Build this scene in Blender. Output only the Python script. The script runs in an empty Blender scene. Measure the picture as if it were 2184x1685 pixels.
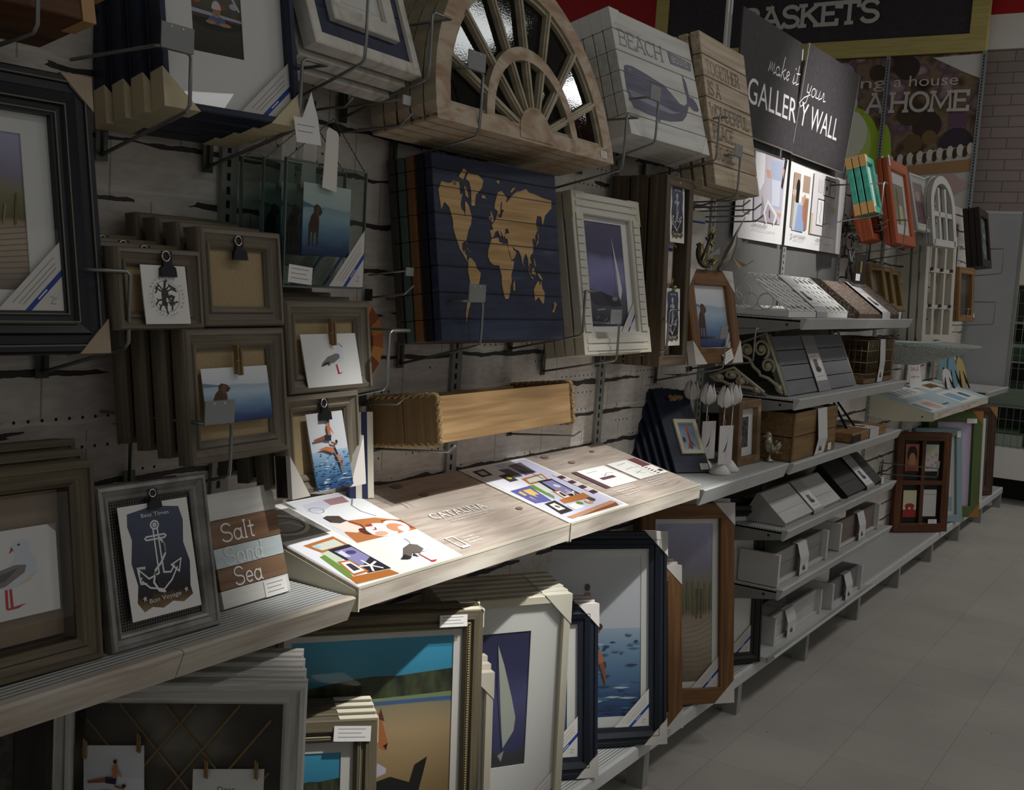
import bpy, bmesh, math, random
from mathutils import Matrix, Vector
S = bpy.context.scene
COL = S.collection
R = math.radians
random.seed(7)

# ---------------------------------------------------------------- camera
cam_d = bpy.data.cameras.new('camera'); cam = bpy.data.objects.new('camera', cam_d); COL.objects.link(cam)
cam_d.sensor_width = 36.0; cam_d.lens = 2378.0 / 2184.0 * 36.0; cam_d.clip_start = 0.05
def _cam(yaw, pitch, roll):
    f = Vector((math.cos(yaw)*math.cos(pitch), math.sin(yaw)*math.cos(pitch), math.sin(pitch)))
    r = Vector((math.sin(yaw), -math.cos(yaw), 0)); u = r.cross(f)
    c, s = math.cos(roll), math.sin(roll)
    r2 = r*c + u*s; u2 = u*c - r*s
    m = Matrix((r2, u2, -f)).transposed().to_4x4(); m.translation = (0, -1.615, 1.526)
    return m
cam.matrix_world = _cam(R(32.6755), R(-6.0705), R(3.536))
S.camera = cam
# ---------------------------------------------------------------- light and exposure
S.view_settings.view_transform = 'Standard'; S.view_settings.look = 'None'
S.view_settings.gamma = 1.0; S.view_settings.use_curve_mapping = False
S.view_settings.exposure = 0.0
wd = bpy.data.worlds.new('world'); S.world = wd; wd.use_nodes = True
wd.node_tree.nodes['Background'].inputs[0].default_value = (1.0, 1.0, 1.0, 1)
wd.node_tree.nodes['Background'].inputs[1].default_value = 0.25
def area(name, loc, sx, sy, power, aim=None, col=(1, .995, .985), spread=180):
    l = bpy.data.lights.new(name, 'AREA'); l.shape = 'RECTANGLE'; l.size = sx; l.size_y = sy; l.energy = power; l.color = col
    l.spread = R(spread)
    o = bpy.data.objects.new(name, l); COL.objects.link(o); o.location = loc
    if aim: o.rotation_euler = (Vector(aim)-Vector(loc)).to_track_quat('-Z', 'Y').to_euler()
    return o
def spot(name, loc, aim, half, power, blend=.8, size=.04, col=(1, .995, .985)):
    l = bpy.data.lights.new(name, 'SPOT'); l.spot_size = R(half*2); l.spot_blend = blend; l.energy = power; l.color = col; l.shadow_soft_size = size
    o = bpy.data.objects.new(name, l); COL.objects.link(o); o.location = loc
    o.rotation_euler = (Vector(aim)-Vector(loc)).to_track_quat('-Z', 'Y').to_euler()
    return o
# fluorescent fittings on the shop ceiling, over the aisle
for lx, p in ((1.4, 6), (3.9, 12), (6.4, 13), (8.9, 36)):
    area('ceiling_light', (lx, -2.5, 4.3), 1.2, .5, p)
for lx in (2.6, 6.4):
    area('ceiling_light', (lx, -5.2, 4.3), 1.2, .5, 10)
# added spots, not shop fittings, brightening the sloping display, gallery panel and large frames
for sx, sw in ((1.70, 620), (2.08, 500), (2.5, 430), (2.9, 480)):
    spot('added_spot', (sx+.3, -2.2, 4.0), (sx, -.285, .92), 6.3, sw, .9)
spot('added_spot', (4.6, -2.2, 4.0), (4.65, 0, 1.9), 13, 430, 1.0)
spot('added_spot', (3.1, -2.2, 4.0), (3.0, -.3, 0.7), 20, 26, 1.0)

# ---------------------------------------------------------------- colour and materials
def lin(h):
    h = h.lstrip('#'); o = []
    for i in (0, 2, 4):
        c = int(h[i:i+2], 16)/255
        o.append(c/12.92 if c <= .04045 else ((c+.055)/1.055)**2.4)
    return (*o, 1)
_M = {}
def _new(key):
    m = bpy.data.materials.new(key); m.use_nodes = True
    return m, m.node_tree.nodes, m.node_tree.links, m.node_tree.nodes['Principled BSDF']
def C(h, rough=.55, metal=0.0):
    k = ('C', h, rough, metal)
    if k not in _M:
        m, n, l, b = _new('paint_'+h.strip('#')); b.inputs['Base Color'].default_value = lin(h)
        b.inputs['Roughness'].default_value = rough; b.inputs['Metallic'].default_value = metal; _M[k] = m
        b.inputs['Specular IOR Level'].default_value = .35
        # faint paper or paint grain
        t = n.new('ShaderNodeTexNoise'); t.inputs['Scale'].default_value = 90
        bp = n.new('ShaderNodeBump'); bp.inputs['Strength'].default_value = .04; bp.inputs['Distance'].default_value = .002
        l.new(t.outputs['Fac'], bp.inputs['Height']); l.new(bp.outputs[0], b.inputs['Normal'])
    return _M[k]
def NZ(key, stops, scale=(10, 10, 10), detail=5, rough=.6, metal=0, bump=0, dist=0.0, uv=False, rot=(0, 0, 0)):
    """noise through a colour ramp, in object (or uv) space"""
    k = ('N', key)
    if k in _M: return _M[k]
    m, n, l, b = _new(key)
    tc = n.new('ShaderNodeTexCoord'); mp = n.new('ShaderNodeMapping'); mp.inputs['Scale'].default_value = scale
    mp.inputs['Rotation'].default_value = rot
    l.new(tc.outputs['UV' if uv else 'Object'], mp.inputs['Vector'])
    t = n.new('ShaderNodeTexNoise'); t.inputs['Scale'].default_value = 1; t.inputs['Detail'].default_value = detail
    t.inputs['Distortion'].default_value = dist; l.new(mp.outputs[0], t.inputs['Vector'])
    r = n.new('ShaderNodeValToRGB'); e = r.color_ramp.elements
    while len(e) < len(stops): e.new(.5)
    for i, (p, h) in enumerate(stops): e[i].position = p; e[i].color = lin(h)
    l.new(t.outputs['Fac'], r.inputs[0]); l.new(r.outputs[0], b.inputs['Base Color'])
    b.inputs['Roughness'].default_value = rough; b.inputs['Metallic'].default_value = metal
    b.inputs['Specular IOR Level'].default_value = .35
    if bump:
        bp = n.new('ShaderNodeBump'); bp.inputs['Strength'].default_value = bump; bp.inputs['Distance'].default_value = .004
        l.new(t.outputs['Fac'], bp.inputs['Height']); l.new(bp.outputs[0], b.inputs['Normal'])
    _M[k] = m
    return m
def WOOD(key, dark, light, axis='x', uv=False, rough=.6, mid=None):
    sc = {'x': (3, 60, 60), 'z': (60, 60, 3), 'y': (60, 3, 60)}[axis]
    if uv: sc = (3, 70, 1)
    st = [(.3, dark), (.7, light)] if not mid else [(.28, dark), (.5, mid), (.72, light)]
    return NZ(key, st, sc, 6, rough, 0, .25, .6, uv)
def GR(key, stops, noise=0.0, nsc=(8, 8, 8)):
    """printed picture ground: bands of printed colour up the sheet (uv v), roughened by noise"""
    k = ('G', key)
    if k in _M: return _M[k]
    m, n, l, b = _new(key)
    tc = n.new('ShaderNodeTexCoord'); sp = n.new('ShaderNodeSeparateXYZ'); l.new(tc.outputs['UV'], sp.inputs[0])
    mp = n.new('ShaderNodeMapping'); mp.inputs['Scale'].default_value = nsc; l.new(tc.outputs['UV'], mp.inputs[0])
    t = n.new('ShaderNodeTexNoise'); t.inputs['Scale'].default_value = 1; t.inputs['Detail'].default_value = 4; l.new(mp.outputs[0], t.inputs['Vector'])
    a = n.new('ShaderNodeMath'); a.operation = 'SUBTRACT'; a.inputs[1].default_value = .5; l.new(t.outputs['Fac'], a.inputs[0])
    a2 = n.new('ShaderNodeMath'); a2.operation = 'MULTIPLY_ADD'; a2.inputs[1].default_value = noise
    l.new(a.outputs[0], a2.inputs[0]); l.new(sp.outputs[1], a2.inputs[2])
    r = n.new('ShaderNodeValToRGB'); e = r.color_ramp.elements
    while len(e) < len(stops): e.new(.5)
    for i, (p, h) in enumerate(stops): e[i].position = p; e[i].color = lin(h)
    l.new(a2.outputs[0], r.inputs[0]); l.new(r.outputs[0], b.inputs['Base Color']); b.inputs['Roughness'].default_value = .5
    b.inputs['Specular IOR Level'].default_value = .3
    _M[k] = m
    return m
def GLASS(key='picture_glass', fac=.07, tint='#ffffff', rough=.01):
    k = ('GL', key)
    if k in _M: return _M[k]
    m = bpy.data.materials.new(key); m.use_nodes = True; n = m.node_tree.nodes; l = m.node_tree.links
    n.remove(n['Principled BSDF'])
    tr = n.new('ShaderNodeBsdfTransparent'); tr.inputs[0].default_value = lin(tint)
    gl = n.new('ShaderNodeBsdfGlossy'); gl.inputs['Roughness'].default_value = rough
    fr = n.new('ShaderNodeLayerWeight'); fr.inputs[0].default_value = .25
    mu = n.new('ShaderNodeMath'); mu.operation = 'MULTIPLY_ADD'; mu.inputs[1].default_value = .35; mu.inputs[2].default_value = fac*.5
    l.new(fr.outputs['Fresnel'], mu.inputs[0])
    mx = n.new('ShaderNodeMixShader'); l.new(mu.outputs[0], mx.inputs[0]); l.new(tr.outputs[0], mx.inputs[1]); l.new(gl.outputs[0], mx.inputs[2])
    l.new(mx.outputs[0], n['Material Output'].inputs[0])
    _M[k] = m
    return m

# ---------------------------------------------------------------- mesh builder
def arc(cx, cy, rx, ry, a0, a1, n=12):
    return [(cx+rx*math.cos(R(a0+(a1-a0)*i/n)), cy+ry*math.sin(R(a0+(a1-a0)*i/n))) for i in range(n+1)]
_F = {}
def font2d(s):
    if s not in _F:
        cu = bpy.data.curves.new('lettering', 'FONT'); cu.body = s; cu.resolution_u = 4
        o = bpy.data.objects.new('lettering', cu); COL.objects.link(o); bpy.context.view_layer.update()
        me = bpy.data.meshes.new_from_object(o.evaluated_get(bpy.context.evaluated_depsgraph_get()))
        ps = [[(me.vertices[i].co.x, me.vertices[i].co.y) for i in p.vertices] for p in me.polygons]
        bpy.data.objects.remove(o); bpy.data.curves.remove(cu); bpy.data.meshes.remove(me)
        xs = [q[0] for p in ps for q in p] or [0, 1]
        _F[s] = (ps, min(xs), max(xs))
    return _F[s]
# slab and hand lettering drawn as strokes: strokes, feet that get a slab, width
def _glyphs():
    g = {}
    A_ = arc
    g['A'] = ([[(.04, 0), (.42, 1), (.8, 0)], [(.18, .34), (.66, .34)]], [(.04, 0), (.8, 0), (.36, 1)], .86)
    g['B'] = ([[(.1, 0), (.1, 1)], [(.1, 1), (.4, 1)]+A_(.4, .76, .22, .24, 90, -90, 8)+[(.1, .52)], [(.1, .52), (.44, .52)]+A_(.44, .26, .26, .26, 90, -90, 8)+[(.1, 0)]], [(.1, 0), (.1, 1)], .76)
    g['C'] = ([A_(.46, .5, .38, .5, 48, 312, 16)], [], .84)
    g['D'] = ([[(.1, 0), (.1, 1), (.3, 1)]+A_(.3, .5, .42, .5, 90, -90, 12)+[(.1, 0)]], [(.1, 0), (.1, 1)], .8)
    g['E'] = ([[(.62, .8), (.62, 1), (.1, 1), (.1, 0), (.64, 0), (.64, .2)], [(.1, .52), (.5, .52)]], [(.1, 0), (.1, 1)], .72)
    g['F'] = ([[(.62, .8), (.62, 1), (.1, 1), (.1, 0)], [(.1, .52), (.5, .52)]], [(.1, 0)], .68)
    g['G'] = ([A_(.46, .5, .38, .5, 48, 340, 16)+[(.8, .45), (.5, .45)]], [], .88)
    g['H'] = ([[(.1, 0), (.1, 1)], [(.72, 0), (.72, 1)], [(.1, .5), (.72, .5)]], [(.1, 0), (.1, 1), (.72, 0), (.72, 1)], .84)
    g['I'] = ([[(.12, 0), (.12, 1)]], [(.12, 0), (.12, 1)], .3)
    g['K'] = ([[(.1, 0), (.1, 1)], [(.68, 1), (.1, .42)], [(.28, .6), (.72, 0)]], [(.1, 0), (.1, 1), (.68, 1), (.72, 0)], .82)
    g['L'] = ([[(.1, 1), (.1, 0), (.62, 0), (.62, .2)]], [(.1, 1), (.1, 0)], .7)
    g['M'] = ([[(.08, 0), (.12, 1), (.48, .2), (.84, 1), (.88, 0)]], [(.08, 0), (.12, 1), (.84, 1), (.88, 0)], .98)
    g['N'] = ([[(.1, 0), (.1, 1), (.72, 0), (.72, 1)]], [(.1, 0), (.1, 1), (.72, 1)], .84)
    g['O'] = ([A_(.46, .5, .38, .5, 0, 360, 22)], [], .92)
    g['P'] = ([[(.1, 0), (.1, 1), (.4, 1)]+A_(.4, .73, .26, .27, 90, -90, 8)+[(.1, .46)]], [(.1, 0), (.1, 1)], .74)
    g['R'] = ([[(.1, 0), (.1, 1), (.4, 1)]+A_(.4, .75, .24, .25, 90, -90, 8)+[(.1, .5)], [(.38, .5), (.72, 0)]], [(.1, 0), (.1, 1), (.72, 0)], .8)
    g['S'] = ([A_(.38, .75, .28, .25, 20, 270, 12)+A_(.38, .25, .3, .25, 90, -160, 12)], [], .76)
    g['T'] = ([[(.06, .78), (.06, 1), (.74, 1), (.74, .78)], [(.4, 1), (.4, 0)]], [(.4, 0)], .8)
    g['U'] = ([[(.1, 1), (.1, .32)]+A_(.4, .32, .3, .32, 180, 360, 10)+[(.7, 1)]], [(.1, 1), (.7, 1)], .8)
    g['W'] = ([[(.02, 1), (.26, 0), (.5, .8), (.74, 0), (.98, 1)]], [(.02, 1), (.98, 1)], 1.02)
    g['Y'] = ([[(.04, 1), (.36, .48), (.7, 1)], [(.36, .48), (.36, 0)]], [(.36, 0)], .76)
    g['a'] = ([A_(.28, .3, .22, .3, 10, 360, 14), [(.5, .6), (.5, .06), (.58, 0)]], [], .62)
    g['d'] = ([A_(.28, .3, .22, .3, 0, 360, 14), [(.5, 1), (.5, 0)]], [(.5, 1), (.5, 0)], .64)
    g['e'] = ([[(.08, .32), (.5, .32)]+A_(.29, .32, .21, .3, 0, 310, 14)], [], .58)
    g['l'] = ([[(.14, 1), (.14, 0)]], [(.14, 1), (.14, 0)], .3)
    g['n'] = ([[(.1, 0), (.1, .6)], [(.1, .4)]+A_(.29, .36, .19, .24, 150, 0, 8)+[(.48, 0)]], [(.1, 0), (.1, .6), (.48, 0)], .6)
    g['t'] = ([[(.2, .9), (.2, .12)]+A_(.3, .12, .1, .12, 180, 300, 5), [(.04, .6), (.38, .6)]], [], .46)
    return g
GLY = _glyphs()

class MB:
    def __init__(s): s.v = []; s.f = []; s.mi = []; s.uv = []; s.sm = []; s.mats = []
    def m(s, mat):
        if mat not in s.mats: s.mats.append(mat)
        return s.mats.index(mat)
    def face(s, pts, mat, uv=None, smooth=False):
        b = len(s.v); s.v += [tuple(p) for p in pts]; s.f.append(tuple(range(b, b+len(pts)))); s.mi.append(s.m(mat)); s.uv.append(uv); s.sm.append(smooth)
    def grid(s, vs, fs, mat, smooth=True):
        b = len(s.v); s.v += [tuple(p) for p in vs]; k = s.m(mat)
        for f in fs: s.f.append(tuple(i+b for i in f)); s.mi.append(k); s.uv.append(None); s.sm.append(smooth)
    def box(s, x0, x1, y0, y1, z0, z1, mat):
        p = [(x, y, z) for z in (z0, z1) for y in (y0, y1) for x in (x0, x1)]
        s.grid(p, [(0, 2, 3, 1), (4, 5, 7, 6), (0, 1, 5, 4), (2, 6, 7, 3), (0, 4, 6, 2), (1, 3, 7, 5)], mat, False)
    def extr(s, poly, axis, a, b, mat):
        f = {'y': lambda u, v, t: (u, t, v), 'x': lambda u, v, t: (t, u, v), 'z': lambda u, v, t: (u, v, t)}[axis]
        n = len(poly); vs = [f(u, v, a) for u, v in poly]+[f(u, v, b) for u, v in poly]
        s.grid(vs, [tuple(range(n)), tuple(range(2*n-1, n-1, -1))]+[(i, (i+1) % n, n+(i+1) % n, n+i) for i in range(n)], mat, False)
    def tube(s, pts, r, mat, n=6, closed=False):
        P = [Vector(p) for p in pts]; k = len(P); vs = []; last = None
        rr = r if isinstance(r, (list, tuple)) else [r]*k
        for i, p in enumerate(P):
            a = P[(i-1) % k] if (closed or i) else p; c = P[(i+1) % k] if (closed or i < k-1) else p
            t = (c-a).normalized() if (c-a).length > 1e-9 else Vector((0, 0, 1))
            if last is None:
                up = Vector((0, 0, 1)) if abs(t.z) < .9 else Vector((1, 0, 0)); x = t.cross(up).normalized()
            else:
                x = (last - t*last.dot(t)); x = x.normalized() if x.length > 1e-6 else t.orthogonal().normalized()
            last = x; y = t.cross(x)
            for j in range(n):
                q = 2*math.pi*j/n; vs.append(p+x*(rr[i]*math.cos(q))+y*(rr[i]*math.sin(q)))
        fs = [(i*n+j, i*n+(j+1) % n, ((i+1) % k)*n+(j+1) % n, ((i+1) % k)*n+j) for i in range(k if closed else k-1) for j in range(n)]
        if not closed: fs += [tuple(range(n-1, -1, -1)), tuple(range((k-1)*n, k*n))]
        s.grid(vs, fs, mat, True)
    def ring(s, w, h, prof, mat, cx=0, z0=0, closed=False):
        """mitred frame moulding: prof = (inset, depth) points, swept round the rectangle, uv runs along the rail"""
        def cs(i): return [(-w/2+i, i), (w/2-i, i), (w/2-i, h-i), (-w/2+i, h-i)]
        L = 0; pr = prof+[prof[0]] if closed else prof
        for a, b in zip(pr, pr[1:]):
            ca, cb = cs(a[0]), cs(b[0]); d = math.hypot(b[0]-a[0], b[1]-a[1])
            for i in range(4):
                j = (i+1) % 4; ln = w if i % 2 == 0 else h
                q = [(cx+ca[i][0], a[1], z0+ca[i][1]), (cx+ca[j][0], a[1], z0+ca[j][1]), (cx+cb[j][0], b[1], z0+cb[j][1]), (cx+cb[i][0], b[1], z0+cb[i][1])]
                s.face(q, mat, [(i*7, L), (i*7+ln, L), (i*7+ln-b[0], L+d), (i*7+b[0], L+d)])
            L += d
    def lathe(s, prof, c, mat, n=16, ax='z'):
        vs = []
        for r_, z in prof:
            for j in range(n):
                q = 2*math.pi*j/n; a, b = r_*math.cos(q), r_*math.sin(q)
                vs.append((c[0]+a, c[1]+b, c[2]+z) if ax == 'z' else (c[0]+a, c[1]+z, c[2]+b))
        fs = [(i*n+j, i*n+(j+1) % n, (i+1)*n+(j+1) % n, (i+1)*n+j) for i in range(len(prof)-1) for j in range(n)]
        fs += [tuple(range(n-1, -1, -1)), tuple(range((len(prof)-1)*n, len(prof)*n))]
        s.grid(vs, fs, mat, True)
    def ball(s, c, r, mat, n=12, sc=(1, 1, 1)):
        vs = []; k = n//2
        for i in range(1, k):
            t = math.pi*i/k
            for j in range(n):
                q = 2*math.pi*j/n; vs.append((c[0]+r*sc[0]*math.sin(t)*math.cos(q), c[1]+r*sc[1]*math.sin(t)*math.sin(q), c[2]+r*sc[2]*math.cos(t)))
        top = len(vs); vs += [(c[0], c[1], c[2]+r*sc[2]), (c[0], c[1], c[2]-r*sc[2])]
        fs = [(i*n+j, (i+1)*n+j, (i+1)*n+(j+1) % n, i*n+(j+1) % n) for i in range(k-2) for j in range(n)]
        fs += [(top, j, (j+1) % n) for j in range(n)]+[(top+1, (k-2)*n+(j+1) % n, (k-2)*n+j) for j in range(n)]
        s.grid(vs, fs, mat, True)
    def build(s, name, parent=None, bev=0, loc=None, label=None):
        me = bpy.data.meshes.new(name); me.from_pydata(s.v, [], s.f)
        for m in s.mats: me.materials.append(m)
        me.polygons.foreach_set('material_index', s.mi); me.polygons.foreach_set('use_smooth', s.sm)
        if any(u for u in s.uv):
            ul = me.uv_layers.new(name='UVMap'); k = 0
            for f, u in zip(s.f, s.uv):
                for i in range(len(f)):
                    if u: ul.data[k].uv = u[i]
                    k += 1
        me.update()
        o = bpy.data.objects.new(name, me); COL.objects.link(o)
        if parent: o.parent = parent
        if loc: o.location = loc
        if label: o['label'] = label
        if bev:
            bm = bmesh.new(); bm.from_mesh(me); bmesh.ops.remove_doubles(bm, verts=bm.verts, dist=1e-5); bm.to_mesh(me); bm.free()
            md = o.modifiers.new('edge_softening', 'BEVEL'); md.width = bev; md.segments = 2; md.limit_method = 'ANGLE'
        return o

class Art:
    """flat printed picture: coordinates u,v in 0..1 on a sheet O + u*U + v*V, each shape a hair in front of the last"""
    def __init__(s, mb, O, U, V, N=(0, -1, 0), st=.00004):
        s.mb = mb; s.O = Vector(O); s.U = Vector(U); s.V = Vector(V); s.N = Vector(N).normalized(); s.k = 0; s.st = st
    def P(s, u, v): return s.O+s.U*u+s.V*v+s.N*(s.k*s.st)
    def p(s, mat, pts):
        s.k += 1; s.mb.face([s.P(*q) for q in pts], mat, [q for q in pts]); return s
    def q(s, mat, u0, v0, u1, v1):
        s.k += 1; s.mb.face([s.P(u0, v0), s.P(u1, v0), s.P(u1, v1), s.P(u0, v1)], mat, [(0, 0), (1, 0), (1, 1), (0, 1)]); return s
    def box(s, mat, u0, v0, u1, v1, tu, tv):
        s.q(mat, u0, v0, u1, v0+tv); s.q(mat, u0, v1-tv, u1, v1); s.q(mat, u0, v0, u0+tu, v1); s.q(mat, u1-tu, v0, u1, v1)
    def ln(s, mat, pts, t, closed=False):
        """ribbon; t in metres"""
        s.k += 1; P = []
        for q in pts:
            w = s.P(*q)
            if not P or (w-P[-1]).length > 1e-6: P.append(w)
        if len(P) > 3 and (P[0]-P[-1]).length < 1e-5: closed = True; P.pop()
        n = len(P)
        if n < 2: return
        L = []
        for i in range(n):
            d0 = (P[i]-P[i-1]).normalized() if (closed or i) else None; d1 = (P[(i+1) % n]-P[i]).normalized() if (closed or i < n-1) else None
            d = ((d0 or d1)+(d1 or d0)); d = d.normalized() if d.length > .2 else (d1 or d0)
            x = d.cross(s.N); k = 1/max(.55, d.dot(d0 or d1)); e = Vector((0, 0, 0))
            if d0 is None: e = -d1*(t*.3)
            if d1 is None: e = d0*(t*.3)
            L.append((P[i]-x*(k*t/2)+e, P[i]+x*(k*t/2)+e))
        for i in range(n if closed else n-1): a, b = L[i], L[(i+1) % n]; s.mb.face([a[0], b[0], b[1], a[1]], mat)
    def el(s, mat, u, v, ru, rv, n=18, a0=0, a1=360): return s.p(mat, arc(u, v, ru, rv, a0, a1, n)[:n if a1-a0 == 360 else n+1])
    def txt(s, mat, t, u, v, hgt, width=None, shear=0, slope=0, narrow=1):
        """sans lettering, hgt in units of v for the capitals, u,v of the lower left"""
        s.k += 1; ps, x0, x1 = font2d(t); sz = hgt/.7
        sx = (width/(x1-x0)) if width else sz*narrow*s.V.length/s.U.length
        for p in ps: s.mb.face([s.P(u+(x-x0)*sx+shear*y*sz, v+y*sz+slope*(x-x0)*sx) for x, y in p], mat)
    def slab(s, mat, t, u, v, hgt, width, th, serif=.1, slope=0):
        """stroke lettering with slab feet; th = stroke in metres"""
        tot = sum(.42 if c == ' ' else GLY[c][2] for c in t); sx = width/tot; x = u
        for c in t:
            if c == ' ': x += .42*sx; continue
            st, ft, w = GLY[c]; f = lambda q: (x+q[0]*sx, v+q[1]*hgt+slope*(x+q[0]*sx-u))
            for k in st: s.ln(mat, [f(q) for q in k], th)
            if serif:
                for q in ft: s.ln(mat, [f((q[0]-serif, q[1])), f((q[0]+serif, q[1]))], th*.9)
            x += w*sx

def put(o, loc, phi=0, tau=0, rho=0):
    o.matrix_world = Matrix.Translation(loc) @ Matrix.Rotation(R(phi), 4, 'Z') @ Matrix.Rotation(R(-tau), 4, 'X') @ Matrix.Rotation(R(rho), 4, 'Y')
def thing(name, label, cat, loc=(0, 0, 0), phi=0, tau=0, rho=0, group=None):
    o = bpy.data.objects.new(name, None); COL.objects.link(o); o.empty_display_size = .05
    put(o, loc, phi, tau, rho); o['label'] = label; o['category'] = cat
    if group: o['group'] = group
    return o
def tag(o, label, cat, group=None):
    o['label'] = label; o['category'] = cat
    if group: o['group'] = group
    return o
def struct(name, mb, **k):
    o = mb.build(name, **k); o['kind'] = 'structure'; return o
def copy_tree(o, parent=None):
    c = o.copy(); COL.objects.link(c)
    if parent: c.parent = parent
    for ch in list(o.children): copy_tree(ch, c)
    return c
ORD = ['front', 'second', 'third', 'fourth', 'fifth', 'sixth', 'seventh', 'eighth']
def stack(root, n, step, lab, group, dz=0, dx=0, jit=.0):
    """n-1 more of the same thing behind the first, along its own depth; lab(ordinal word) gives each label"""
    root['group'] = group; out = [root]
    base = root.matrix_world.copy()
    for i in range(1, n):
        c = copy_tree(root); c['label'] = lab(ORD[i])
        c.matrix_world = base @ Matrix.Translation((dx*i+random.uniform(-jit, jit), step*i, dz*i)); out.append(c)
    return out
# ================================================================ setting
PX = [.72+.762*i for i in range(12)]            # upright posts, every 30 inches
def brick_mat():
    """white-washed timber-brick print on perforated panel: pale boards, ragged dark courses, faint joints, peg holes"""
    m, n, l, b = _new('whitewashed_brick_print')
    N = lambda t: n.new('ShaderNode'+t)
    tc = N('TexCoord'); P = tc.outputs['Object']
    sp = N('SeparateXYZ'); l.new(P, sp.inputs[0])
    def math_(op, a, bb=None, cc=None):
        x = N('Math'); x.operation = op
        for i, v in enumerate((a, bb, cc)):
            if v is None: continue
            if isinstance(v, (int, float)): x.inputs[i].default_value = v
            else: l.new(v, x.inputs[i])
        return x.outputs[0]
    def noise(sc, det=4):
        mp = N('Mapping'); mp.inputs['Scale'].default_value = sc; l.new(P, mp.inputs[0])
        t = N('TexNoise'); t.inputs['Scale'].default_value = 1; t.inputs['Detail'].default_value = det; l.new(mp.outputs[0], t.inputs[0]); return t.outputs['Fac']
    n1 = noise((3, 3, 9), 5); n2 = noise((9, 9, 30), 5); n3 = noise((2.2, 2, 14), 2); n4 = noise((30, 30, 90), 4)
    zz = math_('ADD', sp.outputs[2], math_('MULTIPLY', math_('SUBTRACT', n2, .5), .03))
    row = math_('FRACT', math_('DIVIDE', zz, .098))
    dline = math_('LESS_THAN', math_('ABSOLUTE', math_('SUBTRACT', row, .5)), math_('MULTIPLY', n3, .10))
    dmask = math_('GREATER_THAN', n3, .44)
    dark = math_('MULTIPLY', dline, dmask)
    lline = math_('LESS_THAN', math_('ABSOLUTE', math_('SUBTRACT', row, .66)), .035)
    ri = math_('FLOOR', math_('ADD', math_('DIVIDE', zz, .098), .5))
    col = math_('FRACT', math_('ADD', math_('DIVIDE', sp.outputs[0], .235), math_('MULTIPLY', ri, .37)))
    joint = math_('LESS_THAN', math_('ABSOLUTE', math_('SUBTRACT', col, .5)), .008)
    joint = math_('MULTIPLY', joint, math_('GREATER_THAN', n1, .42))
    r = N('ValToRGB'); e = r.color_ramp.elements; e[0].position = .3; e[0].color = lin('#a59d93'); e[1].position = .66; e[1].color = lin('#dcd6cd')
    ne = e.new(.48); ne.color = lin('#c9c1b7')
    l.new(math_('MULTIPLY_ADD', n4, .35, math_('MULTIPLY', n1, .65)), r.inputs[0])
    def mix(f, a, bcol):
        x = N('MixRGB'); l.new(f, x.inputs[0]); l.new(a, x.inputs[1]); x.inputs[2].default_value = lin(bcol); return x.outputs[0]
    c = mix(math_('MULTIPLY', lline, .5), r.outputs[0], '#ddd8ce')
    c = mix(math_('MULTIPLY', joint, .55), c, '#6b635a'); c = mix(math_('MULTIPLY', dark, .93), c, '#191714')
    hx = math_('SUBTRACT', math_('FRACT', math_('DIVIDE', sp.outputs[0], .0254)), .5); hz = math_('SUBTRACT', math_('FRACT', math_('DIVIDE', sp.outputs[2], .0508)), .5)
    rr = math_('ADD', math_('POWER', math_('ABSOLUTE', hx), 2), math_('POWER', math_('MULTIPLY', math_('ABSOLUTE', hz), 2), 2))
    hole = math_('MULTIPLY', math_('LESS_THAN', rr, .013), math_('GREATER_THAN', noise((5, 5, 7), 1), .585))
    c = mix(hole, c, '#0b0a09')
    l.new(c, b.inputs['Base Color']); b.inputs['Roughness'].default_value = .55; b.inputs['Specular IOR Level'].default_value = .3
    return m
BRICKP = brick_mat()
def clay_mat():
    m, n, l, b = _new('brown_brick_print')
    tc = n.new('ShaderNodeTexCoord'); mp = n.new('ShaderNodeMapping'); mp.inputs['Rotation'].default_value = (0, R(-90), R(90)); l.new(tc.outputs['Object'], mp.inputs[0])
    sp = n.new('ShaderNodeSeparateXYZ'); cb = n.new('ShaderNodeCombineXYZ'); l.new(tc.outputs['Object'], sp.inputs[0]); l.new(sp.outputs[1], cb.inputs[0]); l.new(sp.outputs[2], cb.inputs[1])
    k = n.new('ShaderNodeTexBrick'); k.inputs['Scale'].default_value = 1; k.inputs['Brick Width'].default_value = .26; k.inputs['Row Height'].default_value = .088
    k.inputs['Mortar Size'].default_value = .004; k.inputs['Color1'].default_value = lin('#8d807a'); k.inputs['Color2'].default_value = lin('#98897f'); k.inputs['Mortar'].default_value = lin('#655a56')
    l.new(cb.outputs[0], k.inputs[0]); l.new(k.outputs[0], b.inputs['Base Color']); b.inputs['Roughness'].default_value = .6
    return m
CLAY = clay_mat()
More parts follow.
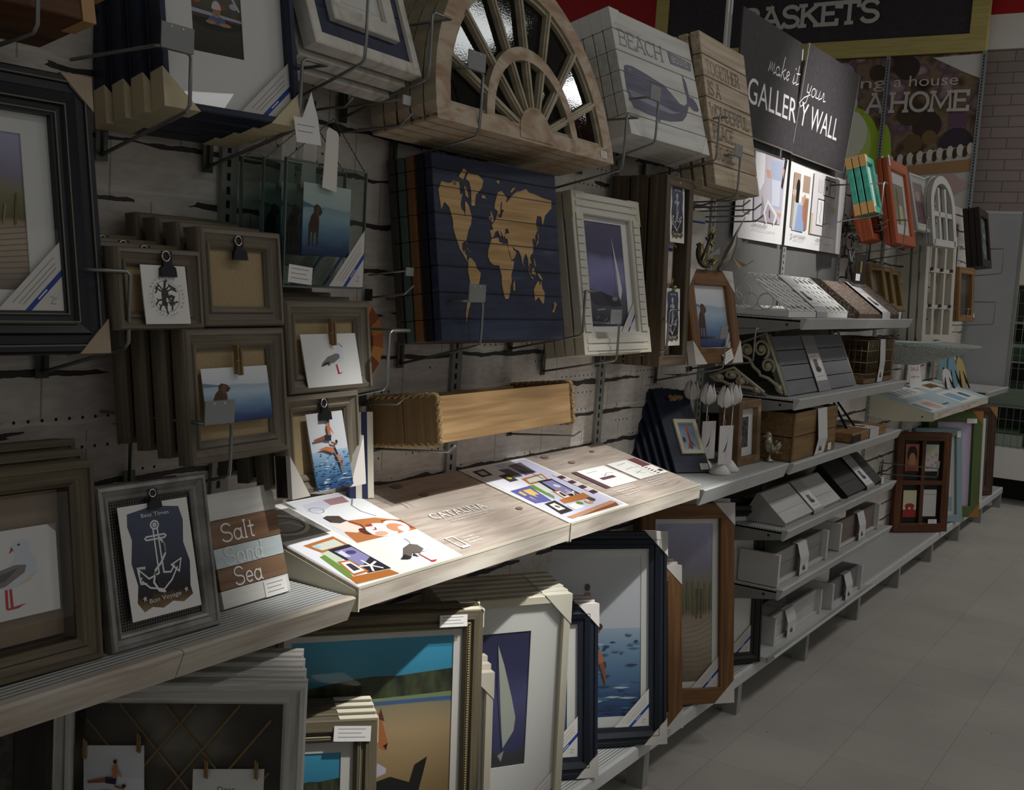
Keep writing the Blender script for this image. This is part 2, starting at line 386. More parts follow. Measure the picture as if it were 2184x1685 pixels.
def floor_mat():
    m, n, l, b = _new('vinyl_floor_tile')
    tc = n.new('ShaderNodeTexCoord'); mp = n.new('ShaderNodeMapping'); mp.inputs['Location'].default_value = (.02, .335, 0); l.new(tc.outputs['Object'], mp.inputs[0])
    k = n.new('ShaderNodeTexBrick'); k.offset = 0; k.inputs['Scale'].default_value = 1; k.inputs['Brick Width'].default_value = .3048; k.inputs['Row Height'].default_value = .3048
    k.inputs['Mortar Size'].default_value = .0012; k.inputs['Mortar Smooth'].default_value = .6; k.inputs['Color1'].default_value = lin('#cbc6bd'); k.inputs['Color2'].default_value = lin('#c4bfb6'); k.inputs['Mortar'].default_value = lin('#9a938a')
    l.new(mp.outputs[0], k.inputs[0])
    t = n.new('ShaderNodeTexNoise'); t.inputs['Scale'].default_value = 42; t.inputs['Detail'].default_value = 3; l.new(tc.outputs['Object'], t.inputs[0])
    r = n.new('ShaderNodeValToRGB'); r.color_ramp.elements[0].position = .71; r.color_ramp.elements[0].color = (0, 0, 0, 1); r.color_ramp.elements[1].position = .76
    l.new(t.outputs['Fac'], r.inputs[0])
    t2 = n.new('ShaderNodeTexNoise'); t2.inputs['Scale'].default_value = 2.5; t2.inputs['Detail'].default_value = 5; l.new(tc.outputs['Object'], t2.inputs[0])
    x = n.new('ShaderNodeMixRGB'); l.new(r.outputs[0], x.inputs[0]); l.new(k.outputs[0], x.inputs[1]); x.inputs[2].default_value = lin('#6f6860')
    y = n.new('ShaderNodeMixRGB'); y.blend_type = 'MULTIPLY'; y.inputs[0].default_value = .35; l.new(x.outputs[0], y.inputs[1]); l.new(t2.outputs['Fac'], y.inputs[2])
    l.new(y.outputs[0], b.inputs['Base Color']); b.inputs['Roughness'].default_value = .42; b.inputs['Specular IOR Level'].default_value = .4
    return m
GREYP = NZ('grey_painted_panel', [(.3, '#6a6a68'), (.7, '#72726f')], (4, 4, 4), rough=.5)
METAL = NZ('shelf_metal', [(.3, '#bdbebb'), (.7, '#c8c9c6')], (6, 6, 6), rough=.42)
POST = NZ('upright_metal', [(.3, '#8b8c86'), (.7, '#979890')], (6, 6, 6), rough=.4)
WIRE = C('#8e908e', .35, .75); WIRED = C('#55574f', .4, .7); DARK = C('#161613', .7); WHITE = C('#e4e1db'); CARD = C('#cdbfae', .7); CARDW = C('#d9d3ca', .65)
PAPER = C('#e9e6e0', .6); INK = C('#4a4846'); BLUE = C('#26408f')
RIB = (lambda: None)
def rib_mat():
    m, n, l, b = _new('ribbed_shelf_top'); b.inputs['Base Color'].default_value = lin('#b9bbb9'); b.inputs['Roughness'].default_value = .45
    tc = n.new('ShaderNodeTexCoord'); w = n.new('ShaderNodeTexWave'); w.bands_direction = 'Y'; w.inputs['Scale'].default_value = 32; l.new(tc.outputs['Object'], w.inputs[0])
    r = n.new('ShaderNodeValToRGB'); r.color_ramp.elements[0].color = lin('#8f918f'); r.color_ramp.elements[1].color = lin('#c0c1be'); r.color_ramp.elements[0].position = .1; r.color_ramp.elements[1].position = .4
    l.new(w.outputs['Fac'], r.inputs[0]); l.new(r.outputs[0], b.inputs['Base Color'])
    bp = n.new('ShaderNodeBump'); bp.inputs['Strength'].default_value = .6; bp.inputs['Distance'].default_value = .003; l.new(w.outputs['Fac'], bp.inputs['Height']); l.new(bp.outputs[0], b.inputs['Normal'])
    return m
RIB = rib_mat()
EDGE = NZ('pale_timber_strip', [(.3, '#b3a595'), (.55, '#cdc3b4'), (.75, '#d8d0c2')], (5, 60, 60), 6, .55, 0, .1, .5)

b = MB(); b.face([(-6, -9, 0), (14, -9, 0), (14, 9, 0), (-6, 9, 0)], floor_mat()); struct('floor', b)
b = MB(); b.face([(-6, -9, 4.6), (14, -9, 4.6), (14, 9, 4.6), (-6, 9, 4.6)], NZ('ceiling_tile', [(.4, '#8d8d8a'), (.6, '#9a9a97')], (3, 3, 3))); struct('ceiling', b)
b = MB(); b.box(-.6, 3.766, .001, .03, 0, 2.156, BRICKP); b.box(3.766, 5.29, .001, .03, 0, 2.156, GREYP); b.box(5.29, 9.1, .001, .03, 0, 2.156, BRICKP); struct('wall_back', b)
b = MB(); b.box(-.6, 9.1, .03, .09, 2.135, 2.16, POST); struct('trim_1', b)
b = MB(); b.box(10.0, 10.1, -8, 9, 0, 3.62, CLAY); b.box(9.99, 10.1, -8, 9, 3.62, 3.9, C('#e8e4dc')); b.box(9.99, 10.1, -8, 9, 3.9, 4.6, C('#b01e1e')); struct('wall_far', b)
for i, x in enumerate(PX):
    t = 2.75 if abs(x-3.768) < .01 else (2.52 if abs(x-4.53) < .01 else 2.13)
    b = MB(); b.box(x-.02, x+.02, -.009, .001, .03, 2.13, POST)
    if t > 2.2:
        b.box(x-.022, x-.010, -.009, .0, 2.13, t, C('#cfcfc9')); b.box(x+.008, x+.020, -.009, .0, 2.13, t, C('#cfcfc9'))
    z = .35
    while z < 2.1:
        b.face([(x-.008, -.0094, z), (x+.001, -.0094, z), (x+.001, -.0094, z+.014), (x-.008, -.0094, z+.014)], DARK); b.face([(x+.0125, -.0094, z+.003), (x+.014, -.0094, z+.003), (x+.014, -.0094, z+.011), (x+.0125, -.0094, z+.011)], POST)
        z += .0254
    struct('trim_%d' % (i+2), b)
# end panel of the run
e = thing('end_panel', 'tall pale grey end panel with raised rim closing the far end of the shelving run', 'panel', (8.365, 0, .93))
b = MB(); b.box(.004, .02, -.31, 0, 0, 1.23, NZ('end_panel_grey', [(.3, '#a7a8ac'), (.7, '#b1b2b5')], (3, 3, 3), rough=.4)); b.build('panel', e)
b = MB(); b.box(0, .03, -.33, -.31, 0, 1.245, POST); b.box(0, .03, -.33, 0, 1.23, 1.25, METAL); b.build('rim', e)

# base shelves: one per bay, each on its front leg
def base_lab(i): return 'ribbed grey base shelf of the %s bay from the left along the floor' % ('first second third fourth fifth sixth seventh eighth ninth tenth last'.split()[i])
for i in range(11):
    t = thing('base_shelf', base_lab(i), 'shelf', (PX[i], 0, 0), group='base shelves along the floor')
    b = MB(); b.box(.001, .761, -.245, -.0095, .135, .16, RIB); b.build('deck', t)
    b = MB(); b.extr([(-.262, .118), (-.245, .118), (-.245, .161), (-.255, .163), (-.262, .155)], 'x', .001, .761, METAL); b.build('front_lip', t)
    for lx in ([0] if i < 10 else [0, .762]):
        b = MB(); b.extr([(lx-.018, -.255), (lx+.018, -.255), (lx+.018, -.2), (lx+.012, -.2), (lx+.012, -.249), (lx-.012, -.249), (lx-.012, -.2), (lx-.018, -.2)], 'z', 0, .118, POST); b.build('leg', t)

# plain shelf with angled front lip and slotted side bracket
def shelf(x0, x1, z, yf, label, strip=None, name='wall_shelf', top=None, lip=.036, group=None, seam=True):
    t = thing(name, label, 'shelf', (x0, 0, z), group=group)
    w = x1-x0
    b = MB(); b.box(.001, w-.001, yf+.012, -.0095, -.012, 0, top or RIB); b.build('shelf_board', t)
    b = MB(); b.extr([(yf+.012, -lip), (yf+.006, -lip-.002), (yf-.012, .0), (yf-.006, .003), (yf+.012, .001)], 'x', .001, w/2-.001, strip or METAL)
    b.extr([(yf+.012, -lip), (yf+.006, -lip-.002), (yf-.012, .0), (yf-.006, .003), (yf+.012, .001)], 'x', w/2+.001, w-.001, strip or METAL); b.build('front_lip', t)
    for s in (0, 1):
        b = MB(); X = .001 if s == 0 else w-.004
        b.extr([(-.0095, -.006), (yf+.012, -.006), (yf+.012, -lip+.002), (-.12, -.075), (-.0095, -.085)], 'x', X, X+.003, POST)
        b.box(X-.0008, X, yf+.055, yf+.063, -.028, -.02, DARK) if s == 0 else None
        b.build('side_bracket', t)
    return t
shelf(.72, 1.503, .935, -.335, 'long ribbed shelf at lower left, carrying the seagull frame and zinc clip frame', EDGE, lip=.042)
sm = shelf(3.045, 3.79, .932, -.345, 'short ribbed shelf between the sloping display and the tiered shelves', METAL, lip=.045)
TIER = [(1.441, 'top'), (1.158, 'second'), (.93, 'third'), (.69, 'fourth'), (.475, 'fifth')]
for z, nm in TIER:
    shelf(3.795, 5.295, z, -.36, '%s of the five grey tiered shelves under the gallery posters' % nm, METAL, group='five tiered shelves')
shelf(7.6, 8.32, .975, -.335, 'white shelf at the far end beside the end panel, holding sunglasses-shaped easels', METAL)
t = thing('shelf_tray', 'low white tray shelf standing on the base shelf under the tiers', 'shelf', (3.9, 0, .165))
b = MB(); b.box(0, 1.36, -.3, -.03, 0, .02, METAL); b.build('tray_top', t)
b = MB(); b.extr([(-.3, 0), (-.33, .028), (-.326, .034), (-.296, .02)], 'x', 0, 1.36, METAL); b.build('front_lip', t)

# ---------------------------------------------------------------- sloping graphic display (two boards)
PALEW = NZ('pale_timber_print', [(.3, '#998a7d'), (.5, '#ac9f92'), (.7, '#baafa3')], (5, 55, 5), 6, .5, 0, 0, 1.2)
CREAM = C('#d8d2ba', .5)
SL = .235
def tz(y): return 1.033+SL*y
def display(x0, x1, label, group, mat=PALEW):
    t = thing('display_board', label, 'display', (x0, 0, 0), group=group)
    w = x1-x0; yf = -.343
    b = MB(); b.extr([(-.0095, tz(-.0095)), (yf, tz(yf)), (yf, tz(yf)-.006), (-.0095, tz(-.0095)-.006)], 'x', .002, w-.002, mat); b.build('sloping_top', t)
    b = MB(); b.box(.002, w-.002, yf-.003, yf, tz(yf)-.04, tz(yf)+.0012, EDGE); b.box(.002, w-.002, yf-.004, yf-.003, tz(yf)-.003, tz(yf)+.0016, CREAM); b.box(.0005, .004, yf-.005, yf-.001, tz(yf)-.044, tz(yf)+.001, CREAM); b.build('front_strip', t)
    for s in (0, 1):
        X = 0 if s == 0 else w-.002
        b = MB(); b.extr([(-.0095, tz(-.0095)-.0065), (yf, tz(yf)-.0065), (yf, tz(yf)-.045), (-.14, .885), (-.0095, .9)], 'x', X, X+.002, CREAM)
        if s == 0: b.box(X-.0008, X, yf+.05, yf+.057, tz(yf)-.03, tz(yf)-.022, DARK)
        b.build('side_cheek', t)
    return t
def table_art(t, x0):
    mb = MB(); n = Vector((0, -SL, 1)).normalized()
    a = Art(mb, (-x0, 0, 1.0335), (1, 0, 0), (0, 1, SL), n, .00003)
    return mb, a
D1_ = display(1.507, 2.2685, 'left sloping board printed with seagull and beach photos and a collection name', 'sloping display boards')
mb, a = table_art(D1_, 1.507)
PW = C('#efede6', .45)
a.p(PW, [(1.512, -.006), (1.862, -.006), (1.836, -.3425), (1.512, -.3425)])
a.q(GR('grey_basket_photo', [(0, '#8d8a84'), (.4, '#5f5d58'), (.7, '#8f8b85'), (1, '#777470')], .5), 1.513, -.148, 1.652, -.03)
a.el(C('#b9b5ac'), 1.575, -.09, .06, .045); a.el(C('#57544f'), 1.575, -.09, .052, .036); a.el(C('#8c8881'), 1.575, -.09, .045, .03)
a.ln(C('#b9b5ac'), [(1.55, -.11), (1.56, -.08), (1.6, -.085), (1.61, -.11)], .006)
ph = C('#dcdde2'); a.p(ph, [(1.66, -.012), (1.857, -.012), (1.846, -.213), (1.66, -.208)])
a.p(C('#e9ebea'), [(1.70, -.06), (1.855, -.02), (1.85, -.16), (1.68, -.12)])
a.p(C('#a77f84'), [(1.757, -.026), (1.819, -.026), (1.811, -.054), (1.752, -.053)]); a.p(C('#c9cbd6'), [(1.69, -.03), (1.757, -.026), (1.752, -.055), (1.71, -.07), (1.675, -.06)])
a.ln(C('#5d6168'), arc(1.70, -.062, .018, .013, 0, 360, 14), .0016); a.ln(C('#8a8d95'), [(1.83, -.045), (1.80, -.07), (1.796, -.10), (1.81, -.13)], .004)
a.p(C('#b97443'), [(1.73, -.125), (1.80, -.135), (1.847, -.165), (1.846, -.213), (1.66, -.209), (1.672, -.165)])
a.p(C('#8a4a22'), [(1.80, -.15), (1.85, -.165), (1.847, -.212), (1.79, -.18)]); a.p(C('#f0ded0'), [(1.672, -.13), (1.72, -.13), (1.735, -.165), (1.70, -.175), (1.675, -.16)])
a.p(C('#4d4038'), [(1.683, -.095), (1.70, -.09), (1.727, -.10), (1.722, -.125), (1.70, -.128), (1.682, -.118)])
a.p(C('#2f2a28'), [(1.683, -.095), (1.69, -.103), (1.686, -.116), (1.682, -.118)]); a.ln(C('#6b3a20'), [(1.722, -.12), (1.738, -.15), (1.72, -.19)], .005)
a.el(C('#5b3220'), 1.722, -.178, .014, .016)
a.el(C('#dfe9e8'), 1.765, -.185, .04, .03); a.el(C('#eef2ef'), 1.755, -.19, .03, .022); a.p(C('#a23b30'), [(1.745, -.155), (1.765, -.155), (1.76, -.165), (1.742, -.163)])
a.ln(C('#a23b30'), [(1.758, -.172), (1.752, -.18), (1.745, -.178)], .004); a.el(C('#d9a98c'), 1.748, -.198, .018, .01)
a.el(C('#dfe8e6'), 1.812, -.185, .03, .028, 16); a.el(C('#c88d66'), 1.806, -.19, .024, .02); a.el(C('#e8efee'), 1.818, -.2, .014, .012)
a.p(C('#e6e6ea'), [(1.514, -.16), (1.638, -.16), (1.632, -.34), (1.514, -.335)])
a.p(C('#b4713a'), [(1.541, -.176), (1.634, -.168), (1.635, -.213), (1.553, -.214)]); a.p(C('#cfd6c6'), [(1.556, -.184), (1.626, -.178), (1.627, -.205), (1.563, -.206)]); a.p(C('#9fd0de'), [(1.556, -.186), (1.572, -.185), (1.572, -.195), (1.558, -.196)])
a.p(C('#25242c'), [(1.574, -.209), (1.637, -.207), (1.635, -.318), (1.574, -.312)]); a.p(C('#8c88b4'), [(1.582, -.219), (1.633, -.218), (1.633, -.29), (1.584, -.288)])
a.el(C('#4a4670'), 1.612, -.235, .013, .008); a.p(C('#d8d6e6'), [(1.584, -.225), (1.60, -.222), (1.596, -.25), (1.585, -.245)]); a.p(C('#2b2a33'), [(1.59, -.285), (1.633, -.265), (1.633, -.305), (1.59, -.305)])
a.p(C('#c6d3b9'), [(1.548, -.215), (1.573, -.212), (1.573, -.25), (1.548, -.262)]); a.p(C('#6f8f43'), [(1.535, -.225), (1.552, -.222), (1.545, -.285), (1.526, -.33), (1.52, -.31)])
a.p(C('#b4713a'), [(1.551, -.254), (1.583, -.257), (1.582, -.308), (1.538, -.309)]); a.p(C('#efeee8'), [(1.556, -.26), (1.578, -.262), (1.576, -.302), (1.544, -.302)]); a.p(C('#3b3a42'), [(1.56, -.268), (1.573, -.269), (1.571, -.295), (1.553, -.295)])
a.p(C('#b06c2e'), [(1.522, -.309), (1.627, -.319), (1.632, -.34), (1.516, -.334)])
st = C('#f3eee4')
for k in range(5): a.ln(st, [(1.604, -.292), (1.604+.024*math.cos(R(20+72*k)), -.292+.022*math.sin(R(20+72*k)))], .005)
# the printed gull, lying feet to the front right
a.p(C('#cfdbe4'), [(1.775, -.236), (1.785, -.232), (1.79, -.25), (1.80, -.275), (1.79, -.292), (1.765, -.296), (1.75, -.285), (1.765, -.26), (1.774, -.25)])
a.p(C('#69625c'), [(1.764, -.258), (1.778, -.268), (1.775, -.287), (1.752, -.297), (1.735, -.29), (1.708, -.307), (1.69, -.302), (1.735, -.266)]); a.p(C('#2d2a2c'), [(1.712, -.287), (1.718, -.303), (1.70, -.306), (1.686, -.299)])
a.p(C('#3c393a'), [(1.725, -.298), (1.737, -.291), (1.734, -.308)]); a.ln(C('#c22436'), [(1.745, -.299), (1.744, -.33)], .003); a.p(C('#d02c40'), [(1.742, -.329), (1.762, -.332), (1.752, -.336), (1.742, -.335)]); a.el(C('#e9c9c4'), 1.779, -.24, .003, .004)
a.txt(WHITE, 'CATALINA', 1.932, -.197, .026, .2, slope=-.02)
for k in range(2): a.txt(WHITE, 'a new collection by the sea for your walls', 1.952+.01*k, -.211-.009*k, .005, .19-.05*k)
a.box(WHITE, 1.864, -.32, 1.893, -.272, .003, .004); a.q(WHITE, 1.864, -.322, 1.893, -.314)
for k in range(3): a.txt(WHITE, ('GALLERY', 'CREATE YOUR OWN', 'TO MAKE A WALL')[k], 1.904, -.29-.011*k, .006, .05)
for u, v, r_ in ((2.03, -.09, .014), (2.215, -.235, .012), (2.0, -.03, .018)): a.el(C('#8a776a'), u, v, r_, r_*.6); a.el(C('#77655a'), u, v, r_*.6, r_*.35)
mb.build('printed_graphic', D1_)
D2_ = display(2.27, 3.035, 'right sloping board printed with gallery frames and hanging diagrams', 'sloping display boards')
mb, a = table_art(D2_, 2.27)
a.p(PW, [(2.275, -.01), (2.583, -.01), (2.583, -.342), (2.275, -.342)])
a.p(C('#c9c8dc'), [(2.285, -.02), (2.573, -.02), (2.573, -.33), (2.285, -.33)]); a.p(C('#e4e4ec'), [(2.29, -.02), (2.42, -.02), (2.40, -.2), (2.29, -.2)])
for q in ([(2.463, -.035), (2.532, -.03), (2.514, -.095), (2.453, -.099)], [(2.40, -.046), (2.445, -.05), (2.44, -.10), (2.40, -.10)]): a.p(C('#5b545a'), q)
a.ln(C('#8f8890'), [(2.47, -.045), (2.50, -.08)], .006)
a.p(C('#1f1f20'), [(2.305, -.03), (2.36, -.028), (2.35, -.065), (2.30, -.066)]); a.p(C('#bdb9b0'), [(2.318, -.037), (2.347, -.036), (2.341, -.058), (2.313, -.058)])
a.p(C('#3d3b34'), [(2.36, -.075), (2.405, -.072), (2.395, -.115), (2.355, -.115)]); a.el(C('#c4bb4a'), 2.38, -.095, .009, .008)
a.p(C('#b4713a'), [(2.413, -.112), (2.519, -.107), (2.498, -.147), (2.401, -.146)]); a.p(C('#cfd6c6'), [(2.425, -.119), (2.507, -.114), (2.493, -.139), (2.412, -.139)])
a.p(C('#6f8f43'), [(2.385, -.15), (2.41, -.15), (2.40, -.22), (2.38, -.235)]); a.p(C('#d7ded2'), [(2.41, -.15), (2.445, -.148), (2.43, -.2), (2.40, -.2)])
a.p(C('#25242c'), [(2.447, -.139), (2.515, -.142), (2.50, -.246), (2.42, -.242)]); a.p(C('#8c88b4'), [(2.457, -.148), (2.506, -.15), (2.495, -.23), (2.435, -.228)]); a.el(C('#d8d6e6'), 2.48, -.18, .012, .01)
a.p(C('#b4713a'), [(2.425, -.2), (2.457, -.2), (2.452, -.245), (2.412, -.245)]); a.p(C('#efeee8'), [(2.43, -.206), (2.451, -.206), (2.447, -.24), (2.419, -.24)]); a.p(C('#3b3a42'), [(2.435, -.212), (2.446, -.212), (2.443, -.234), (2.427, -.234)])
for k in range(5): a.ln(st, [(2.478, -.228), (2.478+.02*math.cos(R(20+72*k)), -.228+.02*math.sin(R(20+72*k)))], .004)
a.p(C('#b4713a'), [(2.388, -.243), (2.518, -.239), (2.511, -.269), (2.38, -.263)])
a.p(C('#5c5c98'), [(2.295, -.155), (2.388, -.152), (2.359, -.238), (2.293, -.232)])
for q in ([(2.31, -.17), (2.325, -.165), (2.32, -.19), (2.308, -.19)], [(2.335, -.165), (2.372, -.165), (2.362, -.2), (2.345, -.195), (2.34, -.21), (2.332, -.19)], [(2.314, -.2), (2.32, -.2), (2.314, -.225)]): a.p(C('#d6b868'), q)
a.p(C('#2d2b2b'), [(2.317, -.243), (2.37, -.24), (2.36, -.3), (2.30, -.302)]); a.p(C('#e3ddce'), [(2.325, -.252), (2.352, -.25), (2.348, -.285), (2.316, -.285)]); a.el(C('#6a6050'), 2.337, -.268, .007, .008)
a.p(C('#e8e6e2'), [(2.375, -.275), (2.43, -.27), (2.42, -.3), (2.37, -.3)]); a.el(C('#5d8a3a'), 2.43, -.278, .013, .009); a.el(C('#c49a6a'), 2.47, -.283, .016, .011); a.el(C('#4b4650'), 2.495, -.275, .016, .011); a.el(C('#e9dfcf'), 2.475, -.275, .007, .006)
a.p(C('#b98a6a'), [(2.30, -.318), (2.55, -.303), (2.56, -.316), (2.31, -.331)]); a.p(C('#8a4e2e'), [(2.34, -.331), (2.555, -.316), (2.545, -.331)])
for k in range(8): a.p(C('#4a3438') if k % 2 else C('#d9cfd2'), [(2.545, -.124-.0165*k), (2.574, -.122-.0165*k), (2.573, -.138-.0165*k), (2.543, -.14-.0165*k)])
def diag(x, v, lines):
    a.q(PW, x, v-.112, x+.185, v)
    for l_ in lines: a.ln(INK, [(x+p, v-q) for p, q in l_], .0016)
diag(2.628, -.137, [[(.05, .02), (.11, .02)], [(.09, .055), (.13, .04), (.16, .045)], [(.1, .04), (.12, .07)]])
a.q(C('#5c4147'), 2.628, -.249, 2.655, -.137); a.q(C('#5c4147'), 2.683, -.208, 2.762, -.194); a.q(C('#d9d5cf'), 2.69, -.235, 2.77, -.212)
diag(2.832, -.135, [[(.03, .02), (.09, .015)], [(.03, .05), (.08, .045), (.11, .05)], [(.04, .08), (.09, .07)], [(.05, .07), (.08, .09)], [(.12, .0), (.10, .11)]])
a.q(C('#6d3f45'), 2.962, -.19, 3.015, -.135)
for k in range(6): a.ln(C('#6d3f45'), [(2.955, -.19-.01*k), (2.975, -.188-.01*k)], .004)
a.q(C('#4a3438'), 2.99, -.235, 3.012, -.222)
for k in range(4):
    a.txt(WHITE, 'hang your frames with care', 2.632+.004*k, -.268-.011*k, .006, .12-.012*k); a.txt(WHITE, 'mark the wall and level it', 2.835, -.262-.011*k, .006, .13-.016*k)
for u, v, r_ in ((2.72, -.085, .016), (2.66, -.03, .018), (2.9, -.05, .012)): a.el(C('#8a776a'), u, v, r_, r_*.5)
mb.build('printed_graphic', D2_)
# the same kind of display, far along the run
SEA = GR('sea_blue_print', [(0, '#bfd5dc'), (.5, '#a9c3cd'), (1, '#d6dfe0')], .4)
def far_display(x0, x1, label, f):
    t = display(x0, x1, label, 'far sloping boards', SEA); mb, a = table_art(t, x0); f(a, x0); mb.build('printed_graphic', t)
def fd1(a, x):
    a.q(PW, x+.02, -.33, x+.42, -.2); a.q(C('#e6b9b4'), x+.2, -.32, x+.36, -.23); a.q(C('#7d9a9f'), x+.03, -.32, x+.1, -.22); a.q(PW, x+.08, -.15, x+.7, -.03)
    for k in range(5): a.q(C('#9db0b5'), x+.12+.1*k, -.12, x+.18+.1*k, -.06)
    a.q(C('#5a7378'), x+.45, -.3, x+.6, -.285)
def fd2(a, x):
    a.q(PW, x+.02, -.33, x+.6, -.17); a.q(C('#86b9d2'), x+.1, -.31, x+.3, -.2); a.q(PW, x+.1, -.14, x+.7, -.02); a.q(C('#8a6b48'), x+.2, -.11, x+.45, -.05); a.el(C('#5d4a34'), x+.3, -.08, .05, .02)
    a.q(C('#54686c'), x+.4, -.29, x+.5, -.22)
far_display(6.055, 6.814, 'nearer pale blue printed sloping board beyond the tiered shelves', fd1)
far_display(6.816, 7.58, 'farther pale blue printed sloping board beyond the tiered shelves', fd2)

# ---------------------------------------------------------------- signs
SIGNB = NZ('charcoal_sign', [(.3, '#3a3537'), (.7, '#454042')], (40, 40, 40), 3, .75, 0, .1)
HAND = C('#efeceb', .6)
def hand(a, mat, strokes, u, v, s, t, w=2.0):
    for k in strokes: a.ln(mat, [(u+x*s*w+y*s*.25, v+y*s) for x, y in k], t)
t = thing('hanging_sign', 'charcoal hanging sign panel at left reading make it, GALLER', 'sign', (4.1, -.05, 2.09), group='gallery sign panels')
b = MB(); b.box(-.315, .31, 0, .006, 0, .425, SIGNB); bo = b.build('board', t)
b = MB(); b.box(-.315, .31, .001, .005, -.006, 0, C('#7d7a70')); b.build('bottom_edge', t)
mb = MB(); a = Art(mb, (-4.1, -.0004, -2.09), (1, 0, 0), (0, 0, 1))
a.txt(HAND, 'GALLER', 3.886, 2.203, .092, .525)
w_ = arc
hand(a, HAND, [[(0, 0), (.1, .9), (.18, .2), (.34, .9), (.42, .15), (.6, .9), (.66, 0), (.85, .2)], arc(1.1, .4, .22, .38, 30, 380, 12)+[(1.34, .05), (1.5, .2)], [(1.6, 0), (1.72, 1.9)], [(1.64, .45), (2.0, .9)], [(1.7, .5), (2.05, 0), (2.2, .2), (2.5, .55)]+arc(2.42, .45, .17, .4, 30, 330, 10)], 4.068, 2.345, .043, .0048)
hand(a, HAND, [[(0, .1), (.1, .95), (.13, .05), (.4, .3)], [(.16, 1.4), (.18, 1.55)], [(.55, 1.9), (.5, .1), (.8, .3)], [(.35, 1.1), (.8, 1.2)]], 4.335, 2.343, .043, .0048)
mb.build('lettering', bo)
t = thing('hanging_sign', 'charcoal hanging sign panel at right tipped forward, reading your, Y WALL', 'sign', (4.78, -.04, 2.09), tau=-4.8, group='gallery sign panels')
b = MB(); b.box(-.35, .35, 0, .006, 0, .43, SIGNB); bo = b.build('board', t)
b = MB(); b.box(-.353, -.35, 0, .007, 0, .43, C('#c9c4ba')); b.box(.35, .353, 0, .007, 0, .43, C('#c9c4ba')); b.box(-.35, .35, .001, .005, -.006, 0, C('#7d7a70')); b.build('edging', t)
mb = MB(); a = Art(mb, (-4.78, -.0004, -2.09), (1, 0, 0), (0, 0, 1))
a.txt(HAND, 'Y WALL', 4.452, 2.206, .092, .5)
hand(a, HAND, [[(0, .9), (.1, .2), (.4, .2), (.5, .9)], [(.5, .9), (.3, -.7), (-.25, -1.3), (-.5, -1.0), (-.1, -.4), (.6, .1)], arc(.95, .4, .25, .4, 0, 360, 14), [(1.3, .8), (1.36, .1), (1.7, .1), (1.8, .85), (1.85, .05), (2.2, .3), (2.3, .85), (2.4, .75), (2.5, .1), (2.8, .2)]], 4.475, 2.33, .044, .0048)
mb.build('lettering', bo)
def poster(x0, x1, z0, z1, label, f):
    t = thing('poster', label, 'poster', ((x0+x1)/2, -.012, z0), group='how-to posters under the gallery sign')
    b = MB(); n = 10; vs = []; ww = x1-x0
    for i in range(n+1):
        u = i/n
        for zz in (0, z1-z0): vs.append((-ww/2+ww*u, -.004*(2*u-1)**2, zz))
    b.grid(vs, [(2*i, 2*i+2, 2*i+3, 2*i+1) for i in range(n)], C('#f2f0ee'), True); b.build('sheet', t)
    mb = MB(); a = Art(mb, (-(x0+x1)/2, -.0055, -z0), (1, 0, 0), (0, 0, 1)); f(a); mb.build('print', t)
def po1(a):
    a.p(C('#cfc7cf'), [(4.09, 2.06), (4.44, 2.06), (4.43, 1.80), (4.13, 1.80)]); a.p(C('#f4f2f2'), [(4.10, 2.05), (4.2, 2.06), (4.21, 1.95), (4.17, 1.91), (4.12, 1.97)])
    a.p(C('#b9c0d6'), [(4.27, 2.04), (4.40, 2.05), (4.42, 1.86), (4.30, 1.86)]); a.p(C('#d9dbe8'), [(4.29, 1.97), (4.39, 1.97), (4.40, 1.87), (4.31, 1.87)]); a.p(C('#d8a48a'), [(4.22, 2.0), (4.27, 2.0), (4.28, 1.97), (4.24, 1.97)])
    a.p(C('#2a2326'), [(4.42, 2.07), (4.45, 2.06), (4.42, 1.94), (4.40, 1.95)]); a.p(C('#d8a48a'), [(4.40, 2.03), (4.425, 2.02), (4.42, 1.98)]); a.p(C('#d8a48a'), [(4.36, 1.845), (4.43, 1.845), (4.42, 1.825)])
    a.p(C('#a59aa0'), [(4.20, 1.90), (4.23, 1.86), (4.25, 1.80), (4.20, 1.80)]); a.ln(C('#ece9ec'), [(4.265, 1.88), (4.235, 1.835), (4.27, 1.80)], .014); a.ln(C('#ece9ec'), [(4.265, 1.88), (4.37, 1.835), (4.35, 1.80)], .014)
    a.p(C('#b7aab4'), [(4.27, 1.87), (4.35, 1.83), (4.34, 1.80), (4.27, 1.80), (4.25, 1.835)]); a.p(C('#5b3a34'), [(4.285, 1.85), (4.30, 1.845), (4.305, 1.815), (4.29, 1.82)]); a.p(C('#8a5e55'), [(4.365, 1.80), (4.39, 1.825), (4.385, 1.80)])
    a.p(C('#e9e6e6'), [(4.02, 1.90), (4.09, 1.89), (4.1, 1.82), (4.02, 1.82)]); a.txt(INK, 'PLAN YOUR LAYOUT', 4.125, 1.776, .011, .16)
    a.txt(C('#8b8787'), 'lay the frames out on paper first', 4.125, 1.762, .005, .25)
    for x in (4.1, 4.24, 4.38): a.ln(C('#d8d2cf'), [(x, 1.785), (x, 1.735)], .001)
